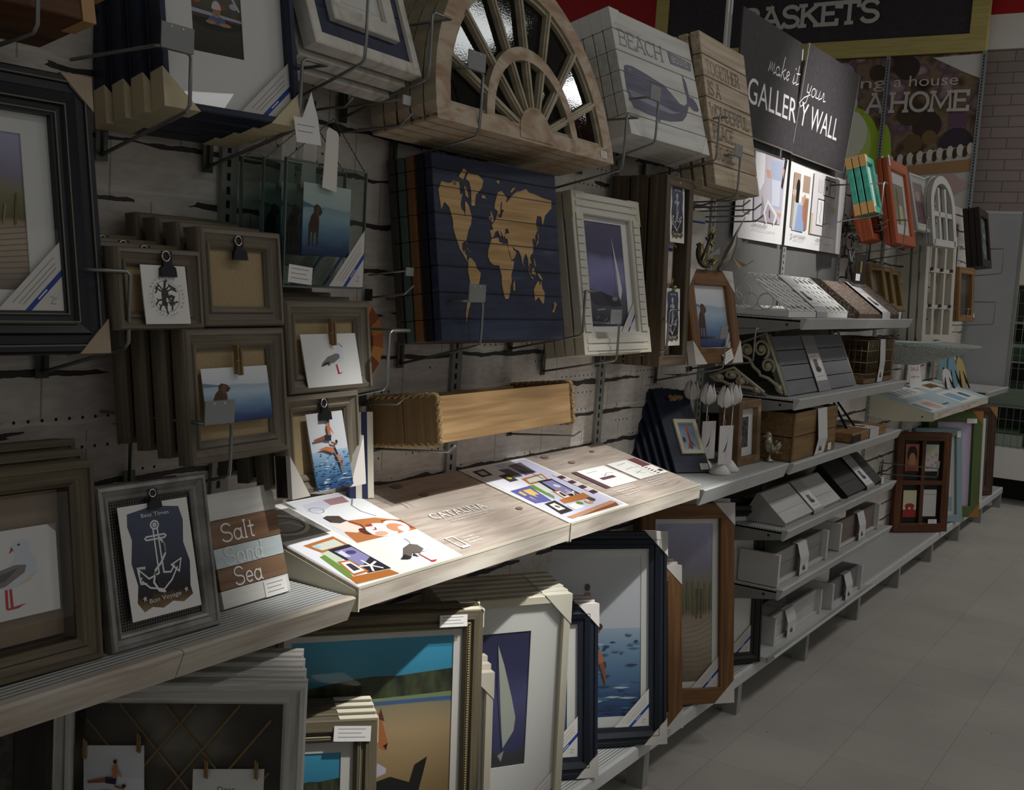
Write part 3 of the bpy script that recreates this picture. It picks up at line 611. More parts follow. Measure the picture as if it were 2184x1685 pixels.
def po2(a):
    a.q(C('#b59a86'), 4.548, 1.80, 4.755, 2.026); a.q(C('#f4f2f0'), 4.63, 1.80, 4.665, 2.03); a.q(C('#f4f2f0'), 4.548, 1.935, 4.76, 1.955); a.q(C('#a67c5e'), 4.67, 1.80, 4.755, 1.93)
    a.p(C('#d7a78c'), [(4.55, 1.965), (4.58, 1.95), (4.59, 1.925), (4.56, 1.93)]); a.p(C('#d7a78c'), [(4.66, 1.92), (4.70, 1.95), (4.715, 1.94), (4.68, 1.89)])
    a.p(C('#c9d2d2'), [(4.575, 1.91), (4.68, 1.91), (4.70, 1.79), (4.57, 1.79)]); a.p(C('#9db0d2'), [(4.62, 1.9), (4.685, 1.9), (4.72, 1.79), (4.60, 1.79)]); a.p(C('#b9776a'), [(4.68, 1.9), (4.715, 1.89), (4.71, 1.83), (4.69, 1.84)])
    a.el(C('#191616'), 4.607, 1.972, .022, .03); a.p(C('#191616'), [(4.585, 1.975), (4.63, 1.975), (4.625, 1.905), (4.59, 1.905)])
    a.q(C('#e6dfe0'), 4.80, 1.79, 5.17, 2.055); a.q(C('#d9c6a8'), 4.80, 1.79, 4.83, 1.88)
    for q in ((4.875, 1.83, 4.975, 1.948), (4.945, 1.965, 5.025, 2.04), (5.035, 1.965, 5.11, 2.04)):
        a.q(C('#f4f2f2'), *q); a.box(C('#3f3a44'), *q, .006, .005)
    a.el(INK, 4.985, 2.0, .012, .01); a.ln(INK, [(5.06, 2.02), (5.085, 2.0), (5.06, 1.99)], .003); a.ln(INK, [(4.92, 1.935), (4.93, 1.90), (4.915, 1.87), (4.93, 1.845)], .003)
    a.q(C('#cfcad0'), 5.0, 1.85, 5.05, 1.94); a.q(C('#d3d5df'), 5.07, 1.83, 5.15, 1.93); a.el(C('#d8c288'), 5.1, 1.91, .02, .014); a.q(C('#d8d2d4'), 4.87, 1.975, 4.93, 2.03)
    a.txt(INK, 'LAY IT DOWN', 4.6, 1.762, .011, .15); a.txt(INK, '2', 4.565, 1.752, .024); a.txt(INK, 'HANG IT', 4.90, 1.766, .011, .1); a.txt(C('#8b8787'), 'tape it in place', 4.6, 1.75, .005, .13); a.txt(C('#8b8787'), 'measure mark and hang them', 4.90, 1.755, .005, .22)
    for x in (4.88, 4.98, 5.08): a.ln(C('#d8d2cf'), [(x, 1.76), (x, 1.735)], .001)
poster(3.94, 4.468, 1.722, 2.066, 'white how-to poster at left, showing a layout planned on paper', po1)
poster(4.50, 5.265, 1.722, 2.066, 'white how-to poster at right, showing a woman hanging frames', po2)

# far wall: photo banner in two boards, and the department sign
X = 9.88
def fart(x): return (lambda mb: Art(mb, (0, 0, 0), (0, -1, 0), (0, 0, 1), (-1, 0, 0), .0015))
BOKEH = NZ('bokeh_print', [(.3, '#2b211c'), (.42, '#5b4636'), (.5, '#8a7458'), (.57, '#6a5262'), (.68, '#b49a9a')], (5, 5, 5), 1.5, .6)
def banner(y1, y0, label, f):
    t = thing('photo_banner', label, 'banner', (X, (y0+y1)/2, 2.3), group='far wall photo banner')
    b = MB(); b.box(0, .02, (y0-y1)/2, (y1-y0)/2, 0, 1.275, BOKEH); b.build('board', t)
    mb = MB(); a = Art(mb, (-.001, -(y0+y1)/2, -2.3), (0, -1, 0), (0, 0, 1), (-1, 0, 0), .0004); f(a); mb.build('print', t)
LT = C('#cfc9bd')
def f1(a):
    # u = -y
    for u, v, r_, c in ((-1.5, 3.45, .1, '#b39aa6'), (-1.65, 3.3, .12, '#6b543c'), (-1.2, 3.45, .07, '#4a3a2e'), (-1.25, 2.95, .09, '#4a3a2c')): a.el(C(c), u, v, r_, r_)
    a.el(C('#a9c837'), -1.42, 2.78, .3, .4, 28); a.el(C('#c6d97a'), -1.44, 2.84, .24, .3, 24); a.el(C('#e8ead2'), -1.43, 2.93, .19, .22, 24)
    a.txt(LT, 'turning', -1.84, 3.325, .095, .72); a.slab(LT, 'INTO A', -1.84, 3.12, .15, .72, .026, .1)
def f2(a):
    for u, v, r_, c in ((-.95, 3.48, .1, '#3f3228'), (-.75, 3.0, .12, '#42352c'), (-.5, 2.85, .13, '#3f3542'), (-.85, 2.85, .08, '#6f5638'), (-.72, 2.9, .06, '#7d6440'), (-.5, 3.05, .08, '#6e5266'), (-.9, 3.1, .1, '#4b3d2c')): a.el(C(c), u, v, r_, r_)
    a.p(C('#dedad4'), [(-.75, 3.555), (-.36, 3.57), (-.36, 3.37), (-.5, 3.43)])
    a.el(C('#a9c837'), -1.1, 2.72, .08, .3, 20)
    a.p(C('#cfc9be'), [(-1.1, 2.70), (-.9, 2.74), (-.7, 2.79), (-.36, 2.83), (-.36, 2.3), (-1.1, 2.3)])
    for k in range(9): a.el(C('#4a3424'), -1.06+.08*k, 2.68+.012*k, .02, .045, 12); a.el(C('#d8d2c6'), -1.02+.08*k, 2.70+.013*k, .028, .05, 12)
    a.p(C('#a9835c'), [(-1.1, 2.64), (-.36, 2.72), (-.36, 2.62), (-1.1, 2.56)]); a.p(C('#c5a7a0'), [(-1.1, 2.5), (-.5, 2.6), (-.36, 2.5), (-.5, 2.4), (-1.1, 2.36)])
    a.txt(LT, 'a house', -1.05, 3.325, .09, .52); a.slab(LT, 'HOME', -1.07, 3.12, .15, .65, .026, .1)
banner(1.878, 1.125, 'left board of the blurred photo banner on the far wall, with a green apple', f1)
banner(1.105, .355, 'right board of the blurred photo banner on the far wall, lettered HOME', f2)
for y in (1.115, .345):
    b = MB(); b.box(X-.02, X+.02, y-.016, y+.016, 0, 3.585, C('#8d9094', .4)); z = 1.2
    while z < 3.56:
        b.box(X-.0205, X-.019, y-.005, y+.005, z, z+.016, DARK); z += .0254
    struct('trim_%d' % (20+(y < 1)), b)
t = thing('department_sign', 'large charcoal department sign with yellow timber surround high on the far wall', 'sign', (X, 1.84, 3.585))
b = MB(); YW = WOOD('yellow_timber', '#b9a863', '#d2c47e', 'y'); b.box(-.03, .05, -1.5, 1.5, 0, .145, YW); b.box(-.03, .05, -1.5, -1.365, .145, 1.0, YW); b.box(-.03, .05, 1.37, 1.5, .145, 1.0, YW); b.build('surround', t)
b = MB(); b.box(-.015, .05, -1.365, 1.37, .145, 1.0, SIGNB); bo = b.build('board', t)
mb = MB(); a = Art(mb, (-.018, -1.84, -3.585), (0, -1, 0), (0, 0, 1), (-1, 0, 0), .0004)
a.slab(C('#d5d2c8'), 'BASKETS', -2.46, 3.885, .175, 1.24, .036, .13); mb.build('lettering', bo)

# low wire rack at the foot of the far wall
t = thing('wire_rack', 'grey wire stock rack full of green goods on a white plinth at the far wall', 'rack', (9.3, -.6, 0))
b = MB(); b.box(0, .5, -.9, .62, .2, .44, WHITE); b.build('plinth', t)
b = MB(); b.box(.3, .5, -.9, .62, 0, .2, DARK); b.build('kick_board', t)
b = MB()
for z in (.75, 1.1, 1.4): b.box(.02, .5, -.9, .62, z, z+.012, C('#8f918c'))
b.build('shelves', t)
b = MB()
for y in range(31): b.tube([(.0, -.9+.05*y, .44), (.0, -.9+.05*y, 1.65)], .002, C('#8b8d88'), 4)
for z in range(13): b.tube([(.0, -.9, .46+.1*z), (.0, .62, .46+.1*z)], .002, C('#8b8d88'), 4)
b.build('wire_front', t)
b = MB(); b.box(.48, .5, -.9, .62, .44, 1.7, C('#2c2f28')); b.build('back_panel', t)
b = MB(); b.box(.0, .03, -.9, .62, 1.7, 2.0, C('#d6d2c2')); b.build('peg_header', t)
g = ['#4d6a45', '#35513a', '#7d8f7a', '#9aa79a', '#2f4433']; k = 0
for z in (.441, .763, 1.113):
    for y in (-.85, -.45, -.05, .28):
        b = MB(); hh = random.uniform(.12, .24); b.box(.06, .4, 0, .27, 0, hh*.75, C(g[k % 5])); b.box(.09, .37, .03, .24, hh*.75, hh, C(g[(k+2) % 5]))
        o = b.build('storage_tub', loc=(9.3, -.6+y, z), bev=.006); tag(o, 'green storage tub number-plain, %s in the %s row of the far wire rack' % (('nearest the viewer right', 'second from the right', 'third from the right', 'leftmost')[[-.85, -.45, -.05, .28].index(y)], ('bottom', 'middle', 'top')[(.441, .763, 1.113).index(z)]), 'tub', 'green tubs in the far rack'); k += 1
        o['label'] = o['label'].replace(' number-plain', '')
# ================================================================ picture contents (printed matter)
def dune(a):
    a.q(GR('dune_print', [(0, '#6f6150'), (.12, '#978770'), (.3, '#ab9a83'), (.41, '#a39078'), (.44, '#6b6440'), (.58, '#7d7a52'), (.66, '#8d8778'), (.7, '#8a8394'), (1, '#aaa7c4')], .14, (5, 3, 3)), 0, 0, 1, 1)
    d = C('#7a6a56')
    for k in range(10): a.ln(d, [(.30+.02*k, .355-.028*k), (.5, .335-.03*k), (.75, .355-.033*k), (1, .41-.037*k)], .0016)
    g = C('#c3bca4')
    for k in range(16): a.ln(g, [(.12+.012*k, .12), (.03+.03*k, .32+.04*math.sin(k*2.1))], .0014)
    for k in range(18): a.ln(C('#6c6a3c') if k % 2 else C('#8f8a58'), [(.1+.05*k, .42), (.08+.052*k, .58+.05*math.sin(k*3))], .003)
    for u in (.72, .8): a.ln(C('#544a38'), [(u, .40), (u+.005, .58)], .006)
def childp(a):
    a.q(GR('boat_print', [(0, '#2c2a22'), (.35, '#3c3a2e'), (.6, '#57523f'), (1, '#6a6a60')], .25, (4, 4, 4)), 0, 0, 1, 1)
    a.p(C('#24231c'), arc(.5, .45, .55, .14, 180, 360, 10)); a.p(C('#b9b6c8'), [(0, .5), (1, .47), (1, .5), (0, .55)])
    for u, v, c in ((.2, .78, '#9c4a2c'), (.3, .85, '#b35a34'), (.75, .8, '#8d8f9c'), (.6, .62, '#9c4a2c'), (.85, .66, '#b3b3bc'), (.12, .66, '#b35a34')): a.el(C(c), u, v, .09, .04)
    a.ln(C('#c8c4cc'), [(.1, .93), (.4, .8)], .004); a.ln(C('#c8c4cc'), [(.7, .9), (.95, .62)], .004)
    a.el(C('#5d6a92'), .5, .44, .17, .06); a.el(C('#b98a6c'), .5, .55, .075, .075); a.p(C('#d9cfd0'), arc(.5, .58, .095, .11, 0, 180, 10))
    a.el(C('#b98a6c'), .38, .41, .1, .025); a.el(C('#b98a6c'), .66, .4, .12, .025); a.el(C('#3a2620'), .47, .555, .01, .008); a.el(C('#3a2620'), .53, .555, .01, .008); a.ln(C('#7d4438'), [(.475, .52), (.525, .52)], .001)
def dogp(a, bright=True):
    a.q(GR('lake_print', [(0, '#2a3560'), (.12, '#3f5a8a'), (.35, '#7c9cbc'), (.55, '#b3c7d6'), (.66, '#a9bac8'), (.69, '#d3dadf'), (1, '#e6e8e7')], .14, (3, 9, 3)), 0, 0, 1, 1)
    a.p(C('#6f88a0'), [(0, .66), (0, .74), (.18, .7), (.45, .665)])
    b = C('#4f3324'); b2 = C('#6b4830')
    a.p(b, [(.12, .12), (.12, .42), (.17, .55), (.22, .60), (.22, .68), (.27, .72), (.34, .70), (.40, .62), (.37, .58), (.335, .56), (.335, .42), (.32, .12), (.285, .12), (.28, .32), (.25, .32), (.24, .12), (.205, .12), (.20, .32), (.17, .32), (.16, .12)])
    a.p(b2, [(.25, .62), (.29, .70), (.34, .69), (.335, .58), (.29, .5)]); a.el(C('#2a1812'), .345, .58, .02, .02); a.el(C('#a2585a'), .325, .545, .012, .03); a.ln(C('#c9c3b8'), [(.24, .3), (.24, .15)], .001)
def gullp(a, big=False):
    a.q(C('#e6e4df'), 0, 0, 1, 1)
    w = C('#d7dde2'); g = C('#7d7874')
    a.p(w, [(.60, .80), (.66, .83), (.70, .80), (.69, .74), (.72, .62), (.70, .50), (.62, .42), (.50, .40), (.40, .45), (.45, .55), (.56, .64), (.62, .72)])
    a.p(g, [(.58, .62), (.64, .60), (.64, .53), (.52, .44), (.40, .42), (.28, .37), (.30, .44), (.42, .56)]); a.p(C('#38343a'), [(.28, .37), (.42, .42), (.44, .47), (.35, .45)]); a.p(C('#4a464a'), [(.42, .38), (.46, .43), (.40, .42)])
    a.el(C('#2d2a2c'), .66, .795, .012, .012); a.p(C('#b8323a'), [(.69, .79), (.72, .73), (.685, .76)])
    r = C('#bf2a3a'); a.ln(r, [(.55, .40), (.57, .24)], .0022); a.ln(r, [(.57, .40), (.585, .24)], .0022); a.p(r, [(.56, .24), (.66, .25), (.60, .22), (.56, .22)])
def gullbig(a):
    """large gull facing left, seen on the big shadow-box card"""
    a.q(C('#e6e4df'), 0, 0, 1, 1)
    a.p(C('#d3dbe0'), [(.56, .80), (.60, .86), (.68, .88), (.74, .84), (.74, .74), (.80, .62), (.80, .48), (.70, .38), (.5, .33), (.40, .40), (.52, .58), (.60, .70)])
    a.p(C('#827c76'), [(.60, .60), (.70, .58), (.68, .50), (.50, .38), (.2, .32), (0, .34), (.0, .42), (.35, .54)]); a.p(C('#5b5652'), [(.1, .36), (.5, .44), (.62, .56), (.4, .5)]); a.p(C('#d9cfb4'), [(.5, .33), (.72, .39), (.8, .5), (.6, .36)])
    a.p(C('#b8323a'), [(.57, .81), (.545, .73), (.59, .77)]); a.el(C('#2d2a2c'), .64, .82, .014, .012)
    r = C('#bf2a3a'); a.ln(r, [(.50, .33), (.50, .13)], .004); a.ln(r, [(.54, .33), (.545, .13)], .004); a.p(r, [(.50, .13), (.68, .15), (.60, .11), (.5, .11)])
    a.p(C('#8e8a86'), [(.92, 1), (1, 1.0), (1, .9)])
def diversp(a, u=.42, v=.62, s=1.0, sea=.42):
    a.q(GR('sea_print_%d' % int(sea*100), [(0, '#26406c'), (sea*.25, '#35597f'), (sea*.55, '#587f9f'), (sea*.8, '#7c9ab2'), (sea-.004, '#9fb2c2'), (sea+.004, '#c3c6cb'), (1, '#d4d5d6')], .0, (3, 3, 3)), 0, 0, 1, 1)
    random.seed(3)
    for k in range(90):
        x, y = random.random(), random.random()**1.3*sea*.93; l = (.04+.07*random.random())*(1.1-y/sea*.7)
        a.p(C(('#2a4468', '#b9c6cf', '#46698a', '#243a5c', '#5f7f9c')[k % 5]), [(max(0, x-l), y), (max(0, x-l*.3), y+.008), (min(1, x+l*.4), y+.005), (min(1, x+l), y), (x, y-.007)])
    sk = C('#b8714a'); sk2 = C('#8f5232'); tr = C('#23253f')
    def P(m, pts): a.p(m, [(u+x*s, v+y*s) for x, y in pts])
    P(sk, [(.08, .05), (.06, .2), (.10, .26), (.16, .26), (.16, .18), (.14, .05)]); a.el(C('#3a2420'), u+.12*s, v+.30*s, .035*s, .03*s); P(sk, [(.15, .22), (.24, .1), (.23, .09), (.14, .17)])
    P(tr, [(-.06, .02), (-.05, .1), (.15, .08), (.13, .0)]); P(sk2, [(-.06, .03), (-.38, .02), (-.38, .05), (-.05, .09)]); P(sk, [(-.30, -.10), (-.05, -.07), (.16, -.10), (.2, -.16), (.12, -.18), (-.1, -.12)])
    P(sk2, [(.1, .0), (.26, -.04), (.3, -.02), (.28, -.07), (.12, -.04)]); a.el(C('#3a2420'), u+.28*s, v-.02*s, .04*s, .026*s); P(tr, [(.16, -.10), (.21, -.22), (.28, -.2), (.22, -.1)]); P(sk, [(.21, -.22), (.28, -.32), (.35, -.3), (.28, -.2)])
    a.el(C('#3a2420'), u+.34*s, v-.33*s, .03*s, .03*s); P(sk2, [(.28, -.32), (.36, -.48), (.38, -.47), (.34, -.3)])
def crabp(a):
    a.q(PAPER, 0, 0, 1, 1); b = C('#3a3836')
    a.el(b, .48, .48, .085, .13); a.el(b, .45, .37, .055, .07); a.el(PAPER, .52, .40, .025, .05)
    for x0, y0, x1, y1, x2, y2 in ((.44, .58, .36, .66, .28, .60), (.42, .55, .32, .60, .27, .53), (.52, .60, .60, .66, .72, .60), (.54, .56, .64, .60, .74, .56), (.42, .42, .32, .40, .26, .33), (.44, .38, .36, .30, .33, .24), (.50, .36, .48, .26, .5, .17), (.54, .38, .62, .30, .6, .24), (.56, .42, .66, .36, .74, .38)):
        a.ln(b, [(x0, y0), (x1, y1), (x2, y2)], .0026); a.ln(b, [(x1, y1), (x1-.03, y1+.03)], .0016)
    a.ln(b, [(.47, .60), (.5, .72), (.53, .74)], .004); a.ln(b, [(.55, .44), (.6, .48), (.66, .46), (.60, .36), (.66, .34)], .004)
    a.ln(C('#6d6a67'), arc(.5, .47, .3, .27, 0, 360, 30), .0006)
    for i, ch in enumerate('REPUBLIC CANTON VALVASIONIS '):
        if ch == ' ': continue
        q = R(150-i*13); ps, x0, x1 = font2d(ch); s = .05; cu, cv = .5+.35*math.cos(q), .47+.315*math.sin(q); a.k += 1
        ca, sa = math.cos(q-math.pi/2), math.sin(q-math.pi/2)
        for p in ps: a.mb.face([a.P(cu+((x-x0-.3)*ca-y*sa)*s*1.1, cv+((x-x0-.3)*sa+y*ca)*s) for x, y in p], b)
    for k in range(24): q = R(15*k); a.ln(C('#a9a6a2'), [(.5+.38*math.cos(q), .47+.36*math.sin(q)), (.5+.41*math.cos(q), .47+.39*math.sin(q))], .0006)
INKBLUE = GR('ink_wash_print', [(0, '#9a8468'), (.10, '#77603f'), (.2, '#2d2622'), (.32, '#30333c'), (.5, '#414756'), (1, '#50576b')], .22, (4, 4, 4))
def anchorp(a):
    a.q(PAPER, 0, 0, 1, 1)
    random.seed(11); out = []
    for x, y in [(.12, .93), (.5, .97), (.86, .93), (.9, .8), (.86, .6), (.92, .42), (.88, .2), (.9, .12), (.75, .07), (.6, .1), (.45, .06), (.3, .09), (.18, .06), (.1, .15), (.14, .3), (.09, .5), (.14, .7), (.1, .82)]:
        out.append((x, y))
    a.k += 1; a.mb.face([a.P(*q) for q in out], INKBLUE, out)
    w = C('#e4e4e2'); t = .0017*max(1, a.U.length/.085)
    a.ln(w, arc(.48, .80, .055, .036, 0, 360, 14), t); a.ln(w, arc(.48, .80, .02, .013, 0, 360, 8), t)
    a.ln(w, [(.32, .69), (.34, .705), (.60, .705), (.62, .69), (.60, .675), (.34, .675), (.32, .69)], t)
    a.ln(w, [(.45, .76), (.45, .37), (.30, .34)], t); a.ln(w, [(.51, .76), (.52, .37), (.62, .36)], t)
    a.ln(w, [(.30, .34), (.18, .43), (.17, .33), (.2, .36)], t); a.ln(w, [(.16, .45), (.27, .44), (.16, .45), (.18, .31), (.26, .30)], t)
    a.ln(w, [(.2, .33), (.3, .26), (.49, .22), (.62, .29), (.72, .39)], t); a.ln(w, [(.62, .36), (.68, .41)], t); a.ln(w, [(.64, .42), (.79, .46), (.74, .35), (.64, .42)], t)
    a.ln(w, [(.52, .68), (.58, .62), (.58, .54), (.5, .46), (.4, .40), (.36, .3), (.42, .22), (.5, .2)], t*1.4)
    for k in range(12): a.ln(INK, [(.56, .64-.015*k), (.59, .63-.015*k)], t*.6) if k < 7 else a.ln(INK, [(.38+.01*(k-7), .4-.03*(k-7)), (.4+.01*(k-7), .37-.03*(k-7))], t*.6)
    a.txt(w, 'Best Times', .3, .88, .035, .40); a.txt(w, 'Bon Voyage', .26, .125, .04, .46, slope=.03)
    for u in (.2, .8): a.ln(w, [(u, .19), (u+.02, .16), (u-.02, .18), (u+.02, .185), (u-.01, .155), (u, .19)], t*.7)
def sailp(a, hull=True):
    a.q(GR('storm_print', [(0, '#33343f'), (.12, '#4a4b56'), (.28, '#5f5f6c'), (.34, '#6d6c9c'), (.5, '#8a88b4'), (.62, '#7d7ba4'), (.7, '#4d4b6a'), (1, '#565272')], .3, (2, 3, 2)), 0, 0, 1, 1)
    a.p(C('#dcdccf'), [(.72, .88), (.78, .7), (.86, .5), (.9, .36), (.84, .26), (.80, .30), (.78, .55)])
    a.ln(C('#2a2830'), [(.72, .78), (.73, .3)], .0018); a.p(C('#2b2931'), [(.3, .34), (.5, .31), (.8, .27), (.85, .2), (.6, .19), (.42, .22)]); a.p(C('#3c3b46'), [(0, .36), (.35, .33), (.5, .2), (.2, .2), (0, .26)])
    a.el(C('#8d8a8a'), .68, .27, .07, .02); a.ln(C('#b9b6b6'), [(.2, .16), (.4, .17)], .003)
    for k in range(9): a.ln(C('#84838f' if k % 2 else '#26272f'), [(.05+.1*k, .06+.02*(k % 3)), (.14+.1*k, .08+.02*(k % 3))], .003)
def sailbig(a):
    a.q(GR('night_sea_print', [(0, '#3d3d40'), (.1, '#434347'), (.12, '#43456a'), (.5, '#54567e'), (.7, '#3c3d63'), (1, '#353655')], .2, (2, 4, 2)), 0, 0, 1, 1)
    a.p(C('#b9bfae'), [(.49, .91), (.6, .76), (.74, .52), (.82, .36), (.80, .26), (.64, .14), (.6, .3)]); a.ln(C('#1d1d26'), [(.48, .92), (.5, .6), (.62, .12)], .002); a.p(C('#a5aaa0'), [(.56, .09), (.66, .12), (.62, .04)])
def beachp(a):
    a.q(GR('beach_print', [(0, '#4d3f28'), (.4, '#8a734c'), (.62, '#a9906a'), (.72, '#8f8668'), (.735, '#4f6a8a'), (.75, '#8f9a6a'), (.76, '#2f7690'), (1, '#43a0c0')], .012, (9, 2, 2)), 0, 0, 1, 1)
    gr = GR('scrub_print', [(0, '#20261a'), (.45, '#2b3322'), (.6, '#4b5236'), (1, '#23291b')], 1.2, (14, 9, 3))
    P = [(0, .755), (0, .80), (.24, .825), (.4, .84), (.5, .845), (.65, .842), (.8, .85), (1, .86), (1, .765), (.6, .755), (.3, .75)]
    a.k += 1; a.mb.face([a.P(*q) for q in P], gr, P)
    a.p(C('#7d8a5c'), [(.45, .745), (.7, .755), (1, .765), (1, .75), (.6, .735)]); a.p(C('#43618a'), [(.4, .74), (1, .745), (1, .73), (.5, .725)])
    a.p(C('#a9663a'), [(.48, .67), (.54, .70), (.57, .64), (.60, .57), (.585, .54), (.55, .55), (.52, .6)]); a.p(C('#5d3420'), [(.535, .67), (.55, .715), (.575, .66)]); a.p(C('#2a1a12'), [(.57, .56), (.60, .57), (.59, .54)])
    a.p(C('#15130f'), [(.1, 0), (.1, .2), (.45, .40), (.62, .43), (.74, .40), (.77, .47), (.85, .50), (.83, .44), (.80, .36), (.8, 0)]); a.p(C('#b9b2c0'), [(.50, .46), (.54, .49), (.595, .465), (.59, .445), (.53, .43)])
def whitep(a): a.q(C('#e3e1d8'), 0, 0, 1, 1)
def textwhite(a):
    a.q(C('#e3e1d8'), 0, 0, 1, 1); a.box(C('#6d6a66'), .2, .2, .9, .8, .003, .002)
def fabricp(a): a.q(NZ('dark_netting', [(.4, '#17140f'), (.6, '#3a352a')], (60, 60, 60)), 0, 0, 1, 1)

# ================================================================ builders for framed goods
PROF = {
    'flat': lambda f, d: [(0, d), (0, .002), (.002, 0), (f-.003, 0), (f, .003), (f, d*.75)],
    'cove': lambda f, d: [(0, d), (0, .005), (f*.08, .001), (f*.28, 0), (f*.33, .004), (f*.62, .010), (f*.7, .007), (f*.86, .009), (f, .014), (f, d*.75)],
    'ridge': lambda f, d: [(0, d), (0, .004), (f*.05, .0), (f*.2, .0), (f*.23, .003), (f*.42, .003), (f*.47, -.002), (f*.72, .004), (f*.76, .008), (f, .010), (f, d*.75)],
    'bead': lambda f, d: [(0, d), (0, .004), (f*.06, .0), (f*.5, .002), (f*.6, .008), (f*.7, .008), (f*.76, .004), (f*.86, .004), (f, .010), (f, d*.75)],
    'deep': lambda f, d: [(0, d), (0, .002), (.002, 0), (f-.002, 0), (f, .002), (f, d*.85)],
}
def protector(t, w, h, d, which, L, m, nm='corner_protector'):
    e = .001
    for c in which:
        sx = -1 if 'l' in c else 1; z0, sz = (0, 1) if 'b' in c else (h, -1)
        b = MB(); x = sx*(w/2+e)
        pts = [(x, z0-sz*e), (x-sx*L, z0-sz*e), (x, z0+sz*L)]
        b.extr(pts, 'y', -.0014, d+.001, m); b.build(nm, t)
def sticker(t, cx, cz, w=.036, h=.02, y=-.0012, rot=0, lines=3):
    mb = MB(); c, s = math.cos(rot), math.sin(rot)
    a = Art(mb, (cx-w/2*c+h/2*s, y, cz-w/2*s-h/2*c), (w*c, 0, w*s), (-h*s, 0, h*c)); a.q(PAPER, 0, 0, 1, 1)
    for k in range(lines): a.ln(C('#8a8784'), [(.12, .8-.26*k), (.85-.1*(k % 2), .8-.26*k)], .0013)
    return mb.build('price_sticker', t)
def banner_(t, x1, z0, L, y):
    mb = MB(); a = Art(mb, (x1, y, z0), (-L, 0, 0), (0, 0, L))
    a.k += 1; mb.face([a.P(0, 0), a.P(0, 1), a.P(1, 0)][::-1], C('#cfcbc4'))
    a.k += 1; mb.face([a.P(.60, 0), a.P(.50, 0), a.P(0, .50), a.P(0, .60)], BLUE)
    for q in (.9, .8, .72): a.ln(C('#8a8784'), [(.12*q, .86*q), (.86*q, .12*q)], .0011)
    a.ln(C('#c9d2e8'), [(.38, .17), (.25, .30)], .0022); a.ln(C('#8a8784'), [(.12, .1), (.2, .1), (.16, .16), (.1, .18), (.2, .2)], .001)
    return mb.build('corner_banner', t)
GP = GLASS()
def pic(t, w, h, f, d, m, prof='flat', mat=None, matm=None, art=None, glass=True, cp=None, cps=.05, corners=('bl', 'br', 'tl', 'tr'), banner=0, stick=None, line=None):
    """frame w x h, moulding f wide and d deep; mat = (left, bottom, right, top) widths of the mat board"""
    b = MB(); b.ring(w, h, PROF[prof](f, d), m)
    if line:                                    # fine gilt or bead lines on the moulding
        for ins, y, r_, lm in line: b.ring(w, h, [(ins, y), (ins+r_*.5, y-r_*.7), (ins+r_, y)], lm)
    b.build('frame', t)
    iw, ih = w-2*f, h-2*f; yb = d*.72
    b = MB(); b.box(-w/2+f*.5, w/2-f*.5, yb, yb+.003, f*.5, h-f*.5, C('#6b5a48')); b.build('backing_board', t)
    x0, x1, z0, z1 = -iw/2, iw/2, f, f+ih; yp = yb-.0012
    if mat:
        l_, b_, r_, t_ = mat; q = [(x0, z0), (x1, z0), (x1, z1), (x0, z1)]; p = [(x0+l_, z0+b_), (x1-r_, z0+b_), (x1-r_, z1-t_), (x0+l_, z1-t_)]
        mb = MB(); ym = yb-.0035
        for i in range(4):
            j = (i+1) % 4; mb.face([(q[i][0], ym, q[i][1]), (q[j][0], ym, q[j][1]), (p[j][0], ym, p[j][1]), (p[i][0], ym, p[i][1])], matm or C('#dedcd6'))
            mb.face([(p[i][0], ym, p[i][1]), (p[j][0], ym, p[j][1]), (p[j][0], ym+.002, p[j][1]), (p[i][0], ym+.002, p[i][1])], C('#f2f1ee'))
        mb.build('mat_board', t); x0, z0, x1, z1 = p[0][0], p[0][1], p[2][0], p[2][1]
    if art:
        mb = MB(); a = Art(mb, (x0-.001, yp, z0-.001), (x1-x0+.002, 0, 0), (0, 0, z1-z0+.002), st=.00004); art(a); mb.build('print', t)
    if glass:
        yg = min(yb-.006, .012) if yb > .014 else yb-.005
        b = MB(); b.face([(-iw/2-.001, yg, f-.001), (iw/2+.001, yg, f-.001), (iw/2+.001, yg, h-f+.001), (-iw/2-.001, yg, h-f+.001)], GP); go = b.build('glass_pane', t)
        if banner: banner_(t, iw/2, f, banner, yg-.0006).parent = go
    elif banner: banner_(t, iw/2, f, banner, yb-.008)
    if cp: protector(t, w, h, d, corners, cps, cp)
    if stick: sticker(t, *stick)
    return t
def binder_clip(p, x, z, y, s=1.0):
    b = MB(); k = C('#1b1b1c', .35)
    b.extr([(x-.017*s, z-.014*s), (x+.017*s, z-.014*s), (x+.015*s, z), (x+.009*s, z+.004*s), (x-.009*s, z+.004*s), (x-.015*s, z)], 'y', y-.006*s, y, k)
    b.extr([(x-.009*s, z+.004*s), (x+.009*s, z+.004*s), (x+.010*s, z+.026*s), (x-.010*s, z+.026*s)], 'y', y-.004*s, y-.001*s, k)
    b.tube([(x+q[0]*s, y-.005*s, z+q[1]*s) for q in arc(-.004, .018, .008, .008, 0, 360, 10)], .0014*s, C('#c9c9c9', .2, .9), 5)
    return b.build('binder_clip', p)
def clothespin(p, x, z, y, s=1.0):
    b = MB(); m = WOOD('pin_wood', '#6f5636', '#9a7c52', 'z')
    b.box(x-.004*s, x+.0005*s, y-.009*s, y-.001*s, z-.02*s, z+.024*s, m); b.box(x+.001*s, x+.005*s, y-.011*s, y-.003*s, z-.022*s, z+.02*s, m); b.tube([(x-.005*s, y-.007*s, z), (x+.006*s, y-.008*s, z+.001)], .0018*s, C('#a8a8a4', .3, .9), 5)
    return b.build('clothespin', p)
